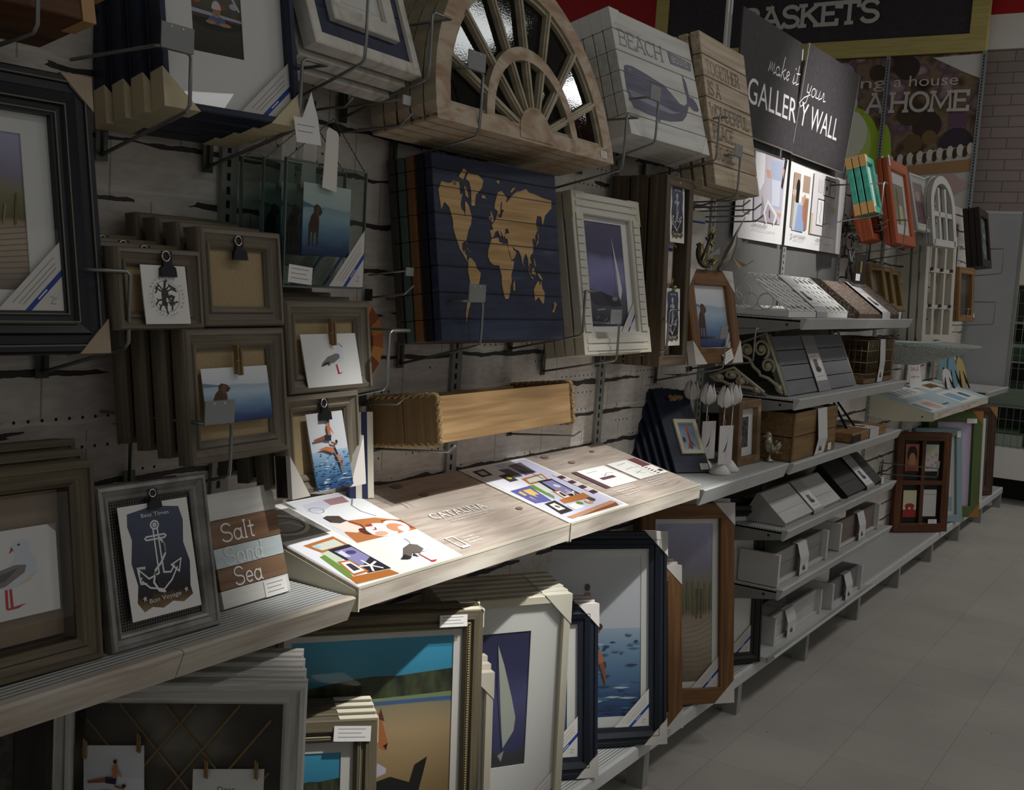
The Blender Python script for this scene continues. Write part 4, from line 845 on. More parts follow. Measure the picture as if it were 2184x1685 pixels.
def card(p, x0, z0, x1, z1, y, art, curl=.004, lean=0, nm='photo_card'):
    """paper card whose foot curls forward"""
    mb = MB(); n = 6; vs = []
    for i in range(n+1):
        v = i/n; yy = y-curl*(1-v)**2
        vs += [(x0+lean*(1-v), yy, z0+(z1-z0)*v), (x1+lean*(1-v), yy, z0+(z1-z0)*v)]
    mb.grid(vs, [(2*i, 2*i+1, 2*i+3, 2*i+2) for i in range(n)], PAPER, True)
    o = MB(); a = Art(o, (x0+lean, y-curl-.0004, z0), (x1-x0, 0, 0), (-lean, curl, z1-z0), (0, -1, curl/(z1-z0)), .00005); art(a)
    for v, f, k, uv, sm_ in zip([0], [0], [0], [0], [0]): pass
    base = len(mb.v); mb.v += o.v
    for f, mi_, uv in zip(o.f, o.mi, o.uv): mb.f.append(tuple(i+base for i in f)); mb.mi.append(mb.m(o.mats[mi_])); mb.uv.append(uv); mb.sm.append(False)
    return mb.build(nm, p)
# ================================================================ goods on the wall
NAVY = NZ('navy_paint', [(.35, '#1a2033'), (.6, '#232a40'), (.8, '#2e3650')], (12, 12, 40), 5, .5)
NAVYD = NZ('distressed_navy', [(.3, '#20263a'), (.62, '#2b334c'), (.78, '#4a5064')], (8, 60, 60), 6, .6, 0, .15)
DIST = NZ('distressed_white', [(.3, '#b3ab9e'), (.42, '#cfc9be'), (.6, '#dcd7cc'), (.78, '#b9ad9b')], (14, 14, 14), 6, .65, 0, .3, .8)
BLACKF = NZ('black_lacquer', [(.3, '#15161a'), (.6, '#1d1f26'), (.8, '#262a34')], (2, 60, 1), 5, .35, 0, .05, 0, True)
CREAMP = C('#cdbf9c', .65); TANP = C('#b9a08c', .7)
GILT = C('#8f8a74', .5)
TAUPE = WOOD('taupe_wood', '#5b5346', '#857b69', uv=True, mid='#6f6656')
TAUPE2 = WOOD('olive_taupe_wood', '#4d4636', '#7a7058', uv=True, mid='#645b48')
BURLAP = NZ('burlap', [(.3, '#a08c68'), (.7, '#b59f78')], (700, 700, 700), 2, .85, 0, .4)
OAK = WOOD('oak_brown', '#5d3f25', '#8a6238', uv=True, mid='#74502d')
WOODX = WOOD('natural_plank', '#96774f', '#c9a878', 'x', mid='#b08d5f'); WOODZ = WOOD('brown_post', '#5f4a33', '#86694a', 'z', mid='#735a3e')

# 1 navy shadow boxes, top left
t = thing('picture_frame', 'navy shadow-box frame at top left with child in knit cap, front of its stack', 'picture frame', (1.302, -.215, 1.756), -12.3, 10.7)
pic(t, .252, .50, .012, .038, NAVY, 'deep', (.058, .095, .078, .25), C('#e9e8e4'), childp, True, CREAMP, .062, ('bl', 'br'), .1)
stack(t, 4, .044, lambda o: 'navy shadow-box frame at top left, %s in its stack counted from the front' % o, 'navy shadow boxes', dx=-.011)
b = MB(); a = Art(b, (.105, -.012, -.03), (.05, .0, 0), (0, .004, .045)); a.q(PAPER, 0, 0, 1, 1); a.ln(INK, [(.1, .7), (.8, .7)], .001); a.ln(INK, [(.1, .45), (.7, .45)], .001); a.p(PAPER, [(.35, 1), (1, 1), (.85, 2.1)]); b.build('price_tag', t)
# timber crates above it, top left corner
for k, (dx, dz, x0) in enumerate(((0, 0, -.42), (.035, .05, -.4))):
    t = thing('timber_sign', ('lower', 'upper')[k]+' of two reddish timber boards in the wire bin at top left corner', 'board', (1.03+dx, -.215-.0*k, 1.845+dz), 0, 12, group='timber boards top left')
    b = MB(); w = WOOD('red_timber', '#43270f', '#6f4722', 'x', mid='#593618'); b.box(x0, 0, 0, .13, 0, .034, w); b.build('plank', t, .003)
    b = MB(); b.box(-.02, .0015, -.0015, .05, -.001, .035, C('#b08a5c')); b.build('end_block', t)
# 2 navy boards with white frames
t = thing('framed_board', 'navy plank board with chipped white rim and white inner frame, top centre left, front one', 'framed board', (1.627, -.22, 1.909), 3.5, 19.9)
b = MB(); b.ring(.325, .42, [(0, .03), (0, .002), (.003, 0), (.022, .0), (.024, .006)], DIST); b.build('outer_frame', t)
b = MB()
for k in range(4): b.box(-.141, .141, .006, .02, .022+.094*k, .022+.094*k+.0925, NAVYD)
b.build('planks', t)
b = MB(); b.ring(.20, .36, [(0, .006), (0, -.006), (.003, -.008), (.03, -.006), (.033, .002)], DIST, 0, .055); b.build('inner_frame', t)
b = MB(); a = Art(b, (-.068, .003, .087), (.136, 0, 0), (0, 0, .30)); a.q(C('#d2d0c8'), 0, 0, 1, 1); a.box(C('#c0beb6'), .06, .04, .94, .96, .01, .01); b.build('insert_card', t)
stack(t, 3, .042, lambda o: 'navy board with white rim at top centre left, %s in its stack' % o, 'navy boards with white frames', dz=-.006)
# 3 arched window mirrors
ARCHM = NZ('chipped_arch_wood', [(.3, '#8f7457'), (.45, '#b09577'), (.58, '#c4b49c'), (.72, '#a3835f')], (9, 9, 22), 6, .6, 0, .2, .7)
ARCHS = NZ('arch_edge', [(.3, '#968a72'), (.7, '#bcb196')], (9, 9, 22), 5, .6)
MIRROR = C('#3a3d3d', .03, .9)
t = thing('arched_mirror', 'half-round distressed window mirror with sunburst spokes, front one of the stack', 'mirror', (2.2, -.23, 1.836), 1.7, 11.2)
def halfring(b, r0, r1, y0, y1, cx, cz, m, ms, n=28, drop=0):
    def c(r): return ([(cx+r, cz-drop)] if drop else [])+arc(cx, cz, r, r, 0, 180, n)+([(cx-r, cz-drop)] if drop else [])
    A, B = c(r0), c(r1)
    for i in range(len(A)-1):
        for q, mm in (([(A[i], y0), (B[i], y0), (B[i+1], y0), (A[i+1], y0)], m), ([(B[i], y0), (B[i], y1), (B[i+1], y1), (B[i+1], y0)], ms), ([(A[i], y1), (A[i], y0), (A[i+1], y0), (A[i+1], y1)], ms)):
            b.face([(p[0], y, p[1]) for p, y in q], mm)
b = MB(); halfring(b, .345, .395, 0, .03, 0, .005, ARCHM, ARCHS, drop=.005); halfring(b, .335, .347, .006, .03, 0, .005, ARCHS, ARCHS)
b.box(-.395, .395, 0, .03, -.006, .03, ARCHM); b.box(-.345, .345, .007, .03, .03, .04, ARCHS); b.build('outer_frame', t)
b = MB(); halfring(b, .178, .208, .0, .02, 0, .005, ARCHM, ARCHS); b.build('inner_arch', t)
for k in range(1, 8):
    q = R(22.5*k); b = MB(); c, s = math.cos(q), math.sin(q); w = .0095
    for r0, r1 in ((.065, .345),):
        b.extr([(r0*c-w*s, .005+r0*s+w*c), (r0*c+w*s, .005+r0*s-w*c), (r1*c+w*s, .005+r1*s-w*c), (r1*c-w*s, .005+r1*s+w*c)], 'y', .004, .02, ARCHS)
        w2 = .004; b.extr([(r0*c-w2*s, .005+r0*s+w2*c), (r0*c+w2*s, .005+r0*s-w2*c), (r1*c+w2*s, .005+r1*s-w2*c), (r1*c-w2*s, .005+r1*s+w2*c)], 'y', .0, .005, ARCHS)
    b.build('spoke', t)
b = MB(); b.extr([(.075, .0)]+arc(0, .005, .075, .072, 0, 180, 16)+[(-.075, 0)], 'y', -.002, .02, ARCHM); b.build('hub', t)
b = MB(); b.face([(x, .016, z) for x, z in [(.345, .02)]+arc(0, .005, .345, .345, 5, 175, 24)+[(-.345, .02)]], MIRROR); b.build('mirror_glass', t)
b = MB(); b.box(-.36, .36, .022, .028, .01, .04, C('#55503f')); b.extr(arc(0, .005, .36, .36, 0, 180, 20), 'y', .022, .028, C('#55503f')); b.build('backing_board', t)
sticker(t, .34, .012, .034, .018)
stack(t, 5, .034, lambda o: 'half-round distressed window mirror, %s in the stack of five' % o, 'arched window mirrors')
# 4 whale boards
WHB = NZ('white_plank_paint', [(.3, '#c4c1b8'), (.5, '#d6d4cc'), (.75, '#dcdad3')], (3, 40, 40), 6, .6, 0, .15)
t = thing('plank_sign', 'white plank sign with a blue-grey whale and the word BEACH, front one', 'wall sign', (2.936, -.22, 1.924), -2.3, 16.2)
b = MB(); zs = [0, .057, .118, .175, .232, .292, .349]
for k in range(6): b.box(-.24, .24, 0, .029, zs[k]+.0006, zs[k+1]-.0006, WHB)
b.build('planks', t, .0015)
mb = MB(); a = Art(mb, (-.24, -.0003, 0), (.48, 0, 0), (0, 0, .349)); WG = NZ('whale_stain', [(.3, '#5f5f6e'), (.7, '#787888')], (6, 60, 60), 5, .7)
a.p(WG, [(.06, .55), (.1, .565), (.16, .57), (.3, .55), (.41, .53), (.53, .51), (.62, .45), (.71, .39), (.77, .39), (.81, .42), (.82, .48), (.805, .56), (.81, .67), (.85, .61), (.86, .49), (.91, .485), (.95, .45), (.97, .4), (.95, .375), (.89, .37), (.83, .40), (.80, .35), (.77, .3), (.7, .24), (.6, .215), (.53, .2), (.40, .19), (.385, .155), (.36, .2), (.25, .2), (.09, .22), (.06, .27), (.04, .36), (.045, .48)])
a.p(C('#8c8c9a'), [(.06, .36), (.3, .34), (.6, .3), (.7, .31), (.55, .27), (.3, .29), (.09, .31)]); a.el(C('#8c8c9a'), .12, .53, .02, .008)
LG = C('#8f8f95'); a.slab(LG, 'BEACH', .055, .72, .125, .53, .0048, .1)
a.p(C('#7b7b88'), [(.66, .83), (.97, .81), (.955, .735), (.675, .73)]); a.slab(WHB, 'BOUND', .70, .755, .045, .22, .002, 0)
for z in zs[1:-1]: a.ln(C('#9a968c'), [(0, z/.349), (1, z/.349)], .0011)
mb.build('painted_lettering', t); protector(t, .48, .349, .029, ('tl', 'br', 'bl'), .055, C('#dcd9d2'))
stack(t, 4, .032, lambda o: 'white plank whale sign, %s in its stack counted from the front' % o, 'white whale signs')
# 5 TOGETHER boards
WASH = WOOD('whitewashed_pine', '#a18d72', '#d3c4ab', 'x', mid='#bba98d')
t = thing('plank_sign', 'natural plank sign lettered TOGETHER IS A WONDERFUL PLACE TO BE, front one', 'wall sign', (3.406, -.24, 1.84), 1.4, 11.5)
b = MB(); zs = [0, .067, .133, .2, .273, .337, .404, .475]
for k in range(7): b.box(-.197, .197, 0, .03, zs[k]+.0012, zs[k+1]-.0012, WASH)
b.build('planks', t, .002)
b = MB(); b.box(-.19, .19, .03, .036, .002, .47, C('#8a7656')); b.build('backing_board', t)
mb = MB(); a = Art(mb, (-.197, -.0003, 0), (.394, 0, 0), (0, 0, .475)); LB = C('#7f6c50')
for s, u, v, w in (('TOGETHER', .06, .735, .74), ('IS A', .06, .595, .26), ('WONDERFUL', .05, .45, .86), ('PLACE', .07, .315, .44), ('TO BE', .07, .175, .40)): a.slab(LB, s, u, v, .085, w, .0042, .09)
mb.build('carved_lettering', t)
stack(t, 3, .039, lambda o: 'natural TOGETHER plank sign, %s in its stack' % o, 'natural plank signs')
# 6 big black frame with dunes, far left
t = thing('picture_frame', 'large black frame with pale lines and dune photo at far left on the wall', 'picture frame', (.796, -.2, 1.377), -4, 9.4)
pic(t, .54, .407, .062, .035, BLACKF, 'ridge', (.03, .03, .042, .03), C('#dcdcd6'), dune, True, C('#a8957f', .7), .05, ('tr', 'br'), .1, None, [(.010, .0, .0022, GILT), (.044, -.001, .0022, GILT), (.056, .006, .002, GILT)])
# 7 collage frames
t = thing('collage_frame', 'five-window collage of taupe frames with burlap, clips and photos, front one', 'picture frame', (1.40, -.235, 1.19), 4, 7)
def sub(nm, x0, x1, z0, z1, f):
    b = MB(); w, h = x1-x0, z1-z0; cx = (x0+x1)/2
    b.ring(w, h, PROF['cove'](f, .03), TAUPE, cx, z0); o = b.build('window_frame', t)
    b = MB(); b.box(x0+f*.4, x1-f*.4, .018, .024, z0+f*.4, z1-f*.4, BURLAP); b.build('burlap_panel', o)
    return o
fa = sub('a', -.324, -.151, .223, .348, .028); fb = sub('b', -.151, .046, .226, .389, .034); fc = sub('c', -.197, .042, .004, .223, .036); fd = sub('d', .05, .299, .102, .271, .038); fe = sub('e', .032, .25, -.08, .1, .034)
card(fa, -.278, .231, -.186, .322, .003, crabp, .006); binder_clip(fa, -.226, .318, .002)
binder_clip(fb, -.056, .352, .008)
card(fc, -.158, .066, -.0, .158, .010, dogp, .006, .003); clothespin(fc, -.078, .168, .008, 1.1)
card(fd, .092, .112, .256, .21, .008, gullp, .008, .006); clothespin(fd, .178, .212, .008, 1.1)
card(fe, .093, -.078, .2, .064, .006, lambda a: diversp(a, .4, .62, .9, .5), .014, .006); binder_clip(fe, .142, .064, .003)
stack(t, 4, .046, lambda o: 'five-window taupe collage frame, %s in its stack and mostly hidden' % o, 'collage frames', dz=.012)
for sx, x in ((-1, .032), (1, .25)):
    b = MB(); b.extr([(x, -.083), (x-sx*.05, -.083), (x, -.005 if sx < 0 else .012)], 'y', -.005, .032, CARDW); b.build('corner_protector', t)
# orange patchwork frame behind the collage
t = thing('octagon_frame', 'small octagonal patchwork frame in orange and brown behind the collage', 'picture frame', (1.80, -.07, 1.295), 0, 4)
b = MB(); n = 8; pc = ['#b5743a', '#8a4a30', '#c98a48', '#a85f34']
for k in range(16):
    q0, q1 = R(22.5*k+11.25), R(22.5*k+33.75); r1 = .085; r0 = .052
    f = lambda q, r: r/ max(abs(math.cos(((q+R(22.5)) % R(45))-R(22.5))), .3)
    P = [(f(q, r)*math.cos(q), .075+f(q, r)*math.sin(q)) for q, r in ((q0, r0), (q1, r0), (q1, r1), (q0, r1))]
    b.extr(P, 'y', 0, .02, C(pc[k % 4]))
b.build('patchwork_rim', t); b = MB(); b.box(-.056, .056, .006, .016, .015, .135, NZ('grey_weave', [(.45, '#25252a'), (.55, '#7d7d84')], (180, 180, 180))); b.build('centre_fabric', t)
# striped board behind it
t = thing('striped_board', 'slim navy and cream striped board standing behind the sloping display', 'board', (1.855, -.052, 1.0215), -20, 7)
b = MB()
for k in range(4): b.box(-.03+.015*k, -.015+.015*k, 0, .018, 0, .19, C('#2b3152' if k % 2 == 0 else '#d9d5c3'))
b.build('striped_face', t)
# 8 hanging glass frames
t = thing('glass_hanging_frame', 'clear glass hanging frame with dog photo and tags, nearest of three', 'picture frame', (1.579, -.17, 1.482), 6.2, .5)
b = MB(); b.ring(.252, .229, [(0, .006), (0, 0), (.003, 0), (.003, .006), (0, .006)], C('#6f7d78', .3, .6)); b.build('metal_edging', t)
b = MB(); b.face([(-.123, .001, .003), (.123, .001, .003), (.123, .001, .226), (-.123, .001, .226)], GLASS('sea_glass', .1, '#e4eeea')); b.face([(-.123, .005, .003), (.123, .005, .003), (.123, .005, .226), (-.123, .005, .226)], GLASS('sea_glass', .1, '#e4eeea')); b.build('glass_panes', t)
mb = MB(); a = Art(mb, (-.072, .003, .06), (.148, 0, 0), (0, 0, .131)); dogp(a); mb.build('photo_card', t)
sticker(t, -.078, .023, .07, .032, -.001, -.07); banner_(t, .122, .004, .112, -.0008)
for sx in (-1, 1):
    b = MB(); b.tube([(sx*.12+.0012*(k % 2), .003+.0012*((k+1) % 2), .228)if k == 0 else (sx*.12*(1-k/24)+.012*k/24+.0012*(k % 2), .003+.0012*((k+1) % 2), .228+.088*k/24) for k in range(25)], .0011, WIRED, 5); b.build('chain', t)
b = MB(); b.extr([(-.028, .185), (.017, .180), (.018, .285), (.012, .291), (-.014, .296), (-.02, .29)], 'y', -.0055, -.005, CARDW); b.build('hang_tag', t)
stack(t, 3, .05, lambda o: 'clear glass hanging frame, %s of three counted from the front' % o, 'glass hanging frames')
# 9 map plaques, a mixed stack of plank boards
def plank_board(nm, lab, i, col, dx=0):
    m = NAVYD if col is None else NZ('plank_'+nm, [(.3, col), (.7, col)], (9, 60, 60), 4, .6)
    M0 = Matrix.Translation((2.149, -.215, 1.379)) @ Matrix.Rotation(R(-4), 4, 'Z') @ Matrix.Rotation(R(-8.5), 4, 'X') @ Matrix.Translation((dx, .026*i, 0))
    t = thing('map_plaque' if i == 0 else 'plank_plaque', lab, 'wall plaque'); t.matrix_world = M0; t['group'] = 'plank plaques with the world map'
    b = MB(); zs = [0, .049, .106, .163, .220, .277, .334, .372, .405]
    for k in range(8): b.box(-.231, .231, 0, .02, zs[k]+.0007, zs[k+1]-.0007, m)
    b.build('planks', t, .0015)
    return t
mp = plank_board('navy', 'navy plank plaque with tan wooden world map, front of its stack', 0, None)
plank_board('black', 'near-black plank plaque directly behind the world map', 1, '#14151a'); plank_board('brown', 'brown plank plaque, third behind the world map', 2, '#7a5632', -.003); plank_board('green', 'green-grey plank plaque, fourth behind the world map', 3, '#4d5f58', -.003); plank_board('grey', 'dark grey plank plaque, rearmost behind the world map', 4, '#3c3a34', -.006)
LANDS = [
 [(-168, 66), (-156, 71), (-130, 70), (-115, 73), (-95, 73), (-93, 65), (-85, 66), (-82, 68), (-94, 60), (-92, 57), (-82, 55), (-80, 51), (-78, 55), (-77, 62), (-70, 61), (-64, 59), (-56, 52), (-60, 47), (-65, 44), (-70, 42), (-76, 36), (-81, 31), (-80, 26), (-83, 30), (-90, 29), (-97, 27), (-97, 21), (-92, 18), (-88, 21), (-88, 16), (-83, 14), (-83, 9), (-78, 8), (-82, 7), (-92, 14), (-105, 20), (-109, 25), (-113, 30), (-118, 34), (-124, 41), (-124, 48), (-134, 57), (-150, 60), (-162, 55), (-165, 61)],
 [(-78, 8), (-72, 12), (-62, 10), (-52, 5), (-50, 0), (-36, -6), (-39, -15), (-42, -23), (-48, -27), (-54, -34), (-62, -39), (-66, -45), (-70, -52), (-72, -55), (-75, -48), (-73, -38), (-71, -25), (-71, -18), (-79, -8), (-81, -4), (-78, 2)],
 [(-55, 60), (-44, 60), (-38, 66), (-22, 71), (-18, 78), (-30, 81), (-60, 81.5), (-70, 77), (-58, 75), (-53, 68)],
 [(-6, 36), (-9, 43), (-1, 44), (-4, 48), (3, 51), (8, 54), (10, 57), (14, 54), (21, 55), (24, 58), (30, 60), (22, 60), (25, 65), (21, 64), (17, 57), (12, 56), (11, 59), (5, 60), (6, 63), (15, 69), (25, 71), (40, 67), (36, 64), (45, 66), (60, 69), (72, 73), (85, 74), (105, 77), (115, 74), (140, 73), (160, 70), (179, 69), (178, 65), (163, 60), (156, 52), (155, 59), (142, 59), (136, 54), (140, 48), (131, 43), (128, 37), (125, 40), (118, 39), (121, 31), (118, 24), (109, 21), (106, 17), (109, 11), (104, 10), (100, 13), (103, 2), (98, 9), (98, 16), (92, 22), (87, 21), (80, 14), (77, 8), (73, 19), (67, 25), (57, 26), (52, 28), (48, 30), (51, 25), (57, 24), (59, 22), (53, 16), (44, 13), (39, 21), (35, 28), (36, 36), (28, 37), (26, 40), (34, 42), (41, 42), (38, 46), (30, 46), (28, 42), (23, 37), (19, 42), (13, 45), (18, 40), (15, 38), (10, 44), (3, 42), (0, 38)],
 [(-6, 35), (10, 37), (11, 33), (20, 31), (32, 31), (34, 28), (37, 20), (43, 12), (51, 12), (47, 3), (40, -5), (40, -15), (35, -20), (33, -27), (27, -34), (18, -34), (12, -18), (13, -8), (9, 2), (8, 5), (-5, 5), (-13, 9), (-17, 15), (-16, 22), (-10, 30)],
 [(114, -22), (122, -17), (131, -12), (136, -12), (136, -16), (140, -17), (143, -11), (147, -20), (153, -26), (150, -37), (144, -38), (138, -34), (131, -31), (116, -35)],
 [(50, -15), (49, -25), (44, -24), (44, -17), (49, -12)], [(-5, 50), (1, 51), (1, 53), (-3, 58), (-6, 57), (-4, 53)], [(-10, 52), (-6, 52), (-6, 55), (-9, 54)], [(-24, 65), (-14, 65), (-17, 66.5), (-23, 66.5)],
 [(131, 32), (136, 34), (141, 36), (142, 40), (145, 44), (141, 45), (140, 39), (134, 35)], [(96, 5), (104, -3), (106, -6), (100, -1)], [(109, 1), (114, 4), (119, 6), (117, -3), (110, -3)], [(105, -6), (115, -8), (114, -9), (106, -7.5)], [(120, 1), (124, 1), (122, -5), (119, -3)], [(131, -1), (141, -3), (150, -10), (140, -8), (134, -4)], [(121, 18), (124, 13), (126, 7), (122, 8), (120, 15)],
 [(173, -35), (178, -38), (171, -46), (167, -46), (172, -41)], [(-84, 22), (-75, 20), (-78, 22)], [(-73, 20), (-68, 19), (-72, 18)], [(-95, 78), (-75, 83), (-65, 82), (-80, 76)], [(-118, 74), (-105, 73), (-105, 69), (-116, 69)], [(-85, 73), (-68, 68), (-64, 64), (-74, 65), (-78, 70)], [(50, 71), (56, 71), (68, 76.5), (60, 76)], [(12, 79), (20, 80), (18, 77)], [(80, 9), (82, 7), (80, 6)], [(143, 53), (144, 49), (142, 46), (142, 51)]]
mb = MB(); MAPW = WOOD('map_pine', '#a8834f', '#d2b07c', 'x', mid='#be9862')
for ld in LANDS:
    pts = []
    for lo, la in ld:
        y = math.log(math.tan(math.pi/4+R(la)/2)); v = .40+.26*y if y < 1.7 else .842+.09*(y-1.7)
        K = [(-170, .03), (-56, .27), (-36, .315), (20, .505), (78, .665), (150, .83), (180, .955)]; u = K[-1][1]
        for (l0, u0), (l1, u1) in zip(K, K[1:]):
            if l0 <= lo <= l1: u = u0+(u1-u0)*(lo-l0)/(l1-l0)
        if la < -10 and lo < -30: u += .0012*(la+10)
        pts.append((-.231+.462*u, .405*v))
    mb.extr(pts, 'y', -.0012, .0, MAPW)
mb.build('wooden_continents', mp)
b = MB()
for z in (.049, .106, .163, .220, .277, .334, .372): b.box(-.231, .231, -.0015, -.0012, z-.0009, z+.0009, C('#20202a'))
b.build('plank_grooves', mp)
# 10 white frames with yacht photo
IVORY = NZ('ivory_slats', [(.3, '#c3bfb0'), (.7, '#d3cfc2')], (3, 30, 1), 4, .55, uv=True)
t = thing('picture_frame', 'ivory slatted frame with yacht photo, hung right of the world map, front one', 'picture frame', (2.702, -.22, 1.337), -1.1, 10.3)
pic(t, .373, .426, .058, .024, IVORY, 'flat', (.016, .016, .032, .012), C('#e1e0dc'), sailp, True, C('#c8c2ab', .65), .07, ('tl', 'tr', 'bl', 'br'), .085)
for sx in (-1, 1):
    b = MB()
    for k in range(15):
        z = .058+.021*k; b.box(sx*.157-.017, sx*.157+.017, -.004, .001, z, z+.019, IVORY)
    b.build('rail_slats', t, .001)
for zz in ((.008, .028), (.388, .408)):
    b = MB()
    for z in zz: b.box(-.17, .17, -.0035, .001, z, z+.013, IVORY)
    b.build('cross_slats', t, .001)
stack(t, 4, .031, lambda o: 'ivory slatted frame with yacht photo, %s in its stack' % o, 'ivory slatted frames')
# 11 tall shadow boxes with anchor cards
t = thing('shadow_box', 'tall narrow brown shadow box with two hanging anchor cards, nearest the viewer', 'shadow box', (3.055, -.22, 1.29), 0, 2)
UM = WOOD('umber_box', '#42372a', '#6b5c48', uv=True, mid='#574a39')
b = MB(); b.ring(.19, .555, PROF['deep'](.03, .055), UM); b.build('box_frame', t)
b = MB(); b.box(-.066, .066, .046, .05, .03, .525, C('#9a8d7c')); a = Art(b, (-.065, .0455, .03), (.065, 0, 0), (0, 0, .5), st=.00005)
for k in range(13): a.p(C('#6d5f4d'), [(.1, .04+.075*k), (.9, .01+.075*k), (.9, .035+.075*k), (.1, .07+.075*k)])
b.build('striped_lining', t)
for z in (.06, .365):
    card(t, -.055, z, .045, z+.17, .01, anchorp, .004, .006); b = MB(); b.tube([(-.01, .02, z+.16), (-.005, .012, z+.19), (.012, .02, z+.2)], .003, C('#8a7a52', .35, .8), 6); b.ball((-.004, .006, z+.172), .008, C('#a0926a', .3, .8)); b.build('hook', t)
b = MB(); a = Art(b, (-.06, .030, .245), (.085, 0, 0), (0, 0, .125)); a.q(C('#cfc4b8'), 0, 0, 1, 1); a.q(C('#2f45a0'), 0, .76, 1, .84)
for k in range(4): a.ln(C('#9a9088'), [(.06, .55-.05*k), (.95, .53-.05*k)], .0009)
b.build('product_card', t)
b = MB(); b.tube([(-.03, .02, .385), (.01, .014, .352), (.03, .022, .372)], .003, C('#9a927c', .3, .8), 6); b.build('hook', t)
stack(t, 3, .062, lambda o: 'tall narrow brown shadow box, %s in the row of three' % o, 'tall shadow boxes')
# 12 oak frame with dog photo
t = thing('picture_frame', 'oak-brown frame with dog photo and white corner sleeves beside the tall boxes, front one', 'picture frame', (3.392, -.23, 1.288), -5.6, 12.6)
pic(t, .317, .305, .05, .024, OAK, 'flat', (.003, .003, .003, .003), C('#e8e6e0'), dogp, True, C('#d2ccc2'), .075, ('tl', 'tr', 'bl', 'br'), .055, (.05, .02, .07, .035, -.006, .3))
stack(t, 2, .034, lambda o: 'oak-brown frame with dog photo, %s and hidden behind the front one' % o, 'oak frames with dog photo')
# 13 rope-trimmed box
t = thing('rope_box', 'long timber box with rope edging resting on hooks above the sloping display', 'box', (2.22, -.2, 1.158), 1.1, 8)
BX = WOOD('honey_timber', '#8a6b46', '#b8976a', 'x', mid='#a07f56'); BZ = WOOD('end_timber', '#5d4a2c', '#84693f', 'z', mid='#70593a')
b = MB(); b.box(-.289, .289, 0, .014, 0, .102, BX); b.box(-.289, .289, .17, .184, 0, .102, BX); b.box(-.28, .28, .014, .17, 0, .012, BX); b.build('side_boards', t, .002)
for s in (-1, 1):
    b = MB(); x = s*.289; b.box(min(x, x+s*.014), max(x, x+s*.014), 0, .091, 0, .102, BZ); b.box(min(x, x+s*.014), max(x, x+s*.014), .093, .184, 0, .102, BZ); b.build('end_board', t, .002)
RP = NZ('hemp_rope', [(.35, '#6f5a3a'), (.6, '#a58b5f')], (200, 200, 200), 3, .9, 0, .6)
for s in (-1, 1):
    x = s*.297; L = [(x, 0, 0), (x, 0, .104), (x, .184, .104), (x, .184, 0)]; b = MB()
    for ph in (0, math.pi):
        pts = []
        for k in range(4):
            p, q = Vector(L[k]), Vector(L[(k+1) % 4])
            n = max(6, int((q-p).length/.0055))
            for i in range(n):
                th = ph+len(pts)*1.0; c = p.lerp(q, i/n); pts.append(c+Vector((.0038*math.cos(th), .0, .0))+((Vector((0, .0038, 0)) if k % 2 == 0 else Vector((0, 0, .0038)))*math.sin(th)))
        b.tube(pts, .0045, RP, 5, True)
    b.build('rope_edging', t)

# ---------------------------------------------------------------- wire face-out brackets
def bracket(x, zb, yf, zf, zt, side, plate, label, drop=0):
    """wall wire -> rising arm -> upright -> top bar back to the wall"""
    t = thing('wire_bracket', label, 'bracket', (x, 0, zb), group='wire display brackets')
    r = .0032; w = WIRE; dx = side*.062; zt_ = zt-zb; zf_ = zf-zb; zw = zt_-.01
    b = MB(); b.box(-.012, .012, -.012, -.0095, -.01, .05, WIRED); b.tube([(0, -.012, zt_), (0, -.012, 0)], r, WIRED, 6); b.build('wall_wire', t)
    b = MB(); b.tube([(0, -.012, 0)]+([(0, yf+.008, zf_-.004)] if not drop else [(0, yf+.010, zf_-drop), (0, yf+.002, zf_-drop*.8)])+[(0, yf, zf_+.006), (0, yf, zt_-.006), (dx*.12, yf, zt_), (dx, yf, zt_), (dx, yf+.012, zt_), (dx, -.012, zw)], r, WIRE, 6); b.build('arm_wire', t)
    if plate:
        b = MB(); b.box(min(0, dx), max(0, dx), yf-.006, yf-.004, zt_-.002, zt_+.036, C('#8b8d8b', .4)); b.box(min(0, dx), max(0, dx), yf-.005, yf+.003, zt_-.002, zt_, C('#8b8d8b', .4))
        for px in (.35, .7): b.box(dx*px-.0012, dx*px+.0012, yf-.0065, yf-.006, zt_+.03, zt_+.033, C('#d8d8d4'))
        b.build('price_plate', t)
    return t
DROP = {1.58: (.05, .04), 1.955: (.045, .052), 2.59: (.045, .036), 2.785: (.05, .036), 3.367: (.045, .042), 1.27: (.035, .022), 1.784: (.03, .02), 3.379: (.03, .03), 2.65: (.02, .02), 2.016: (.02, .02), 3.184: (.03, .03)}
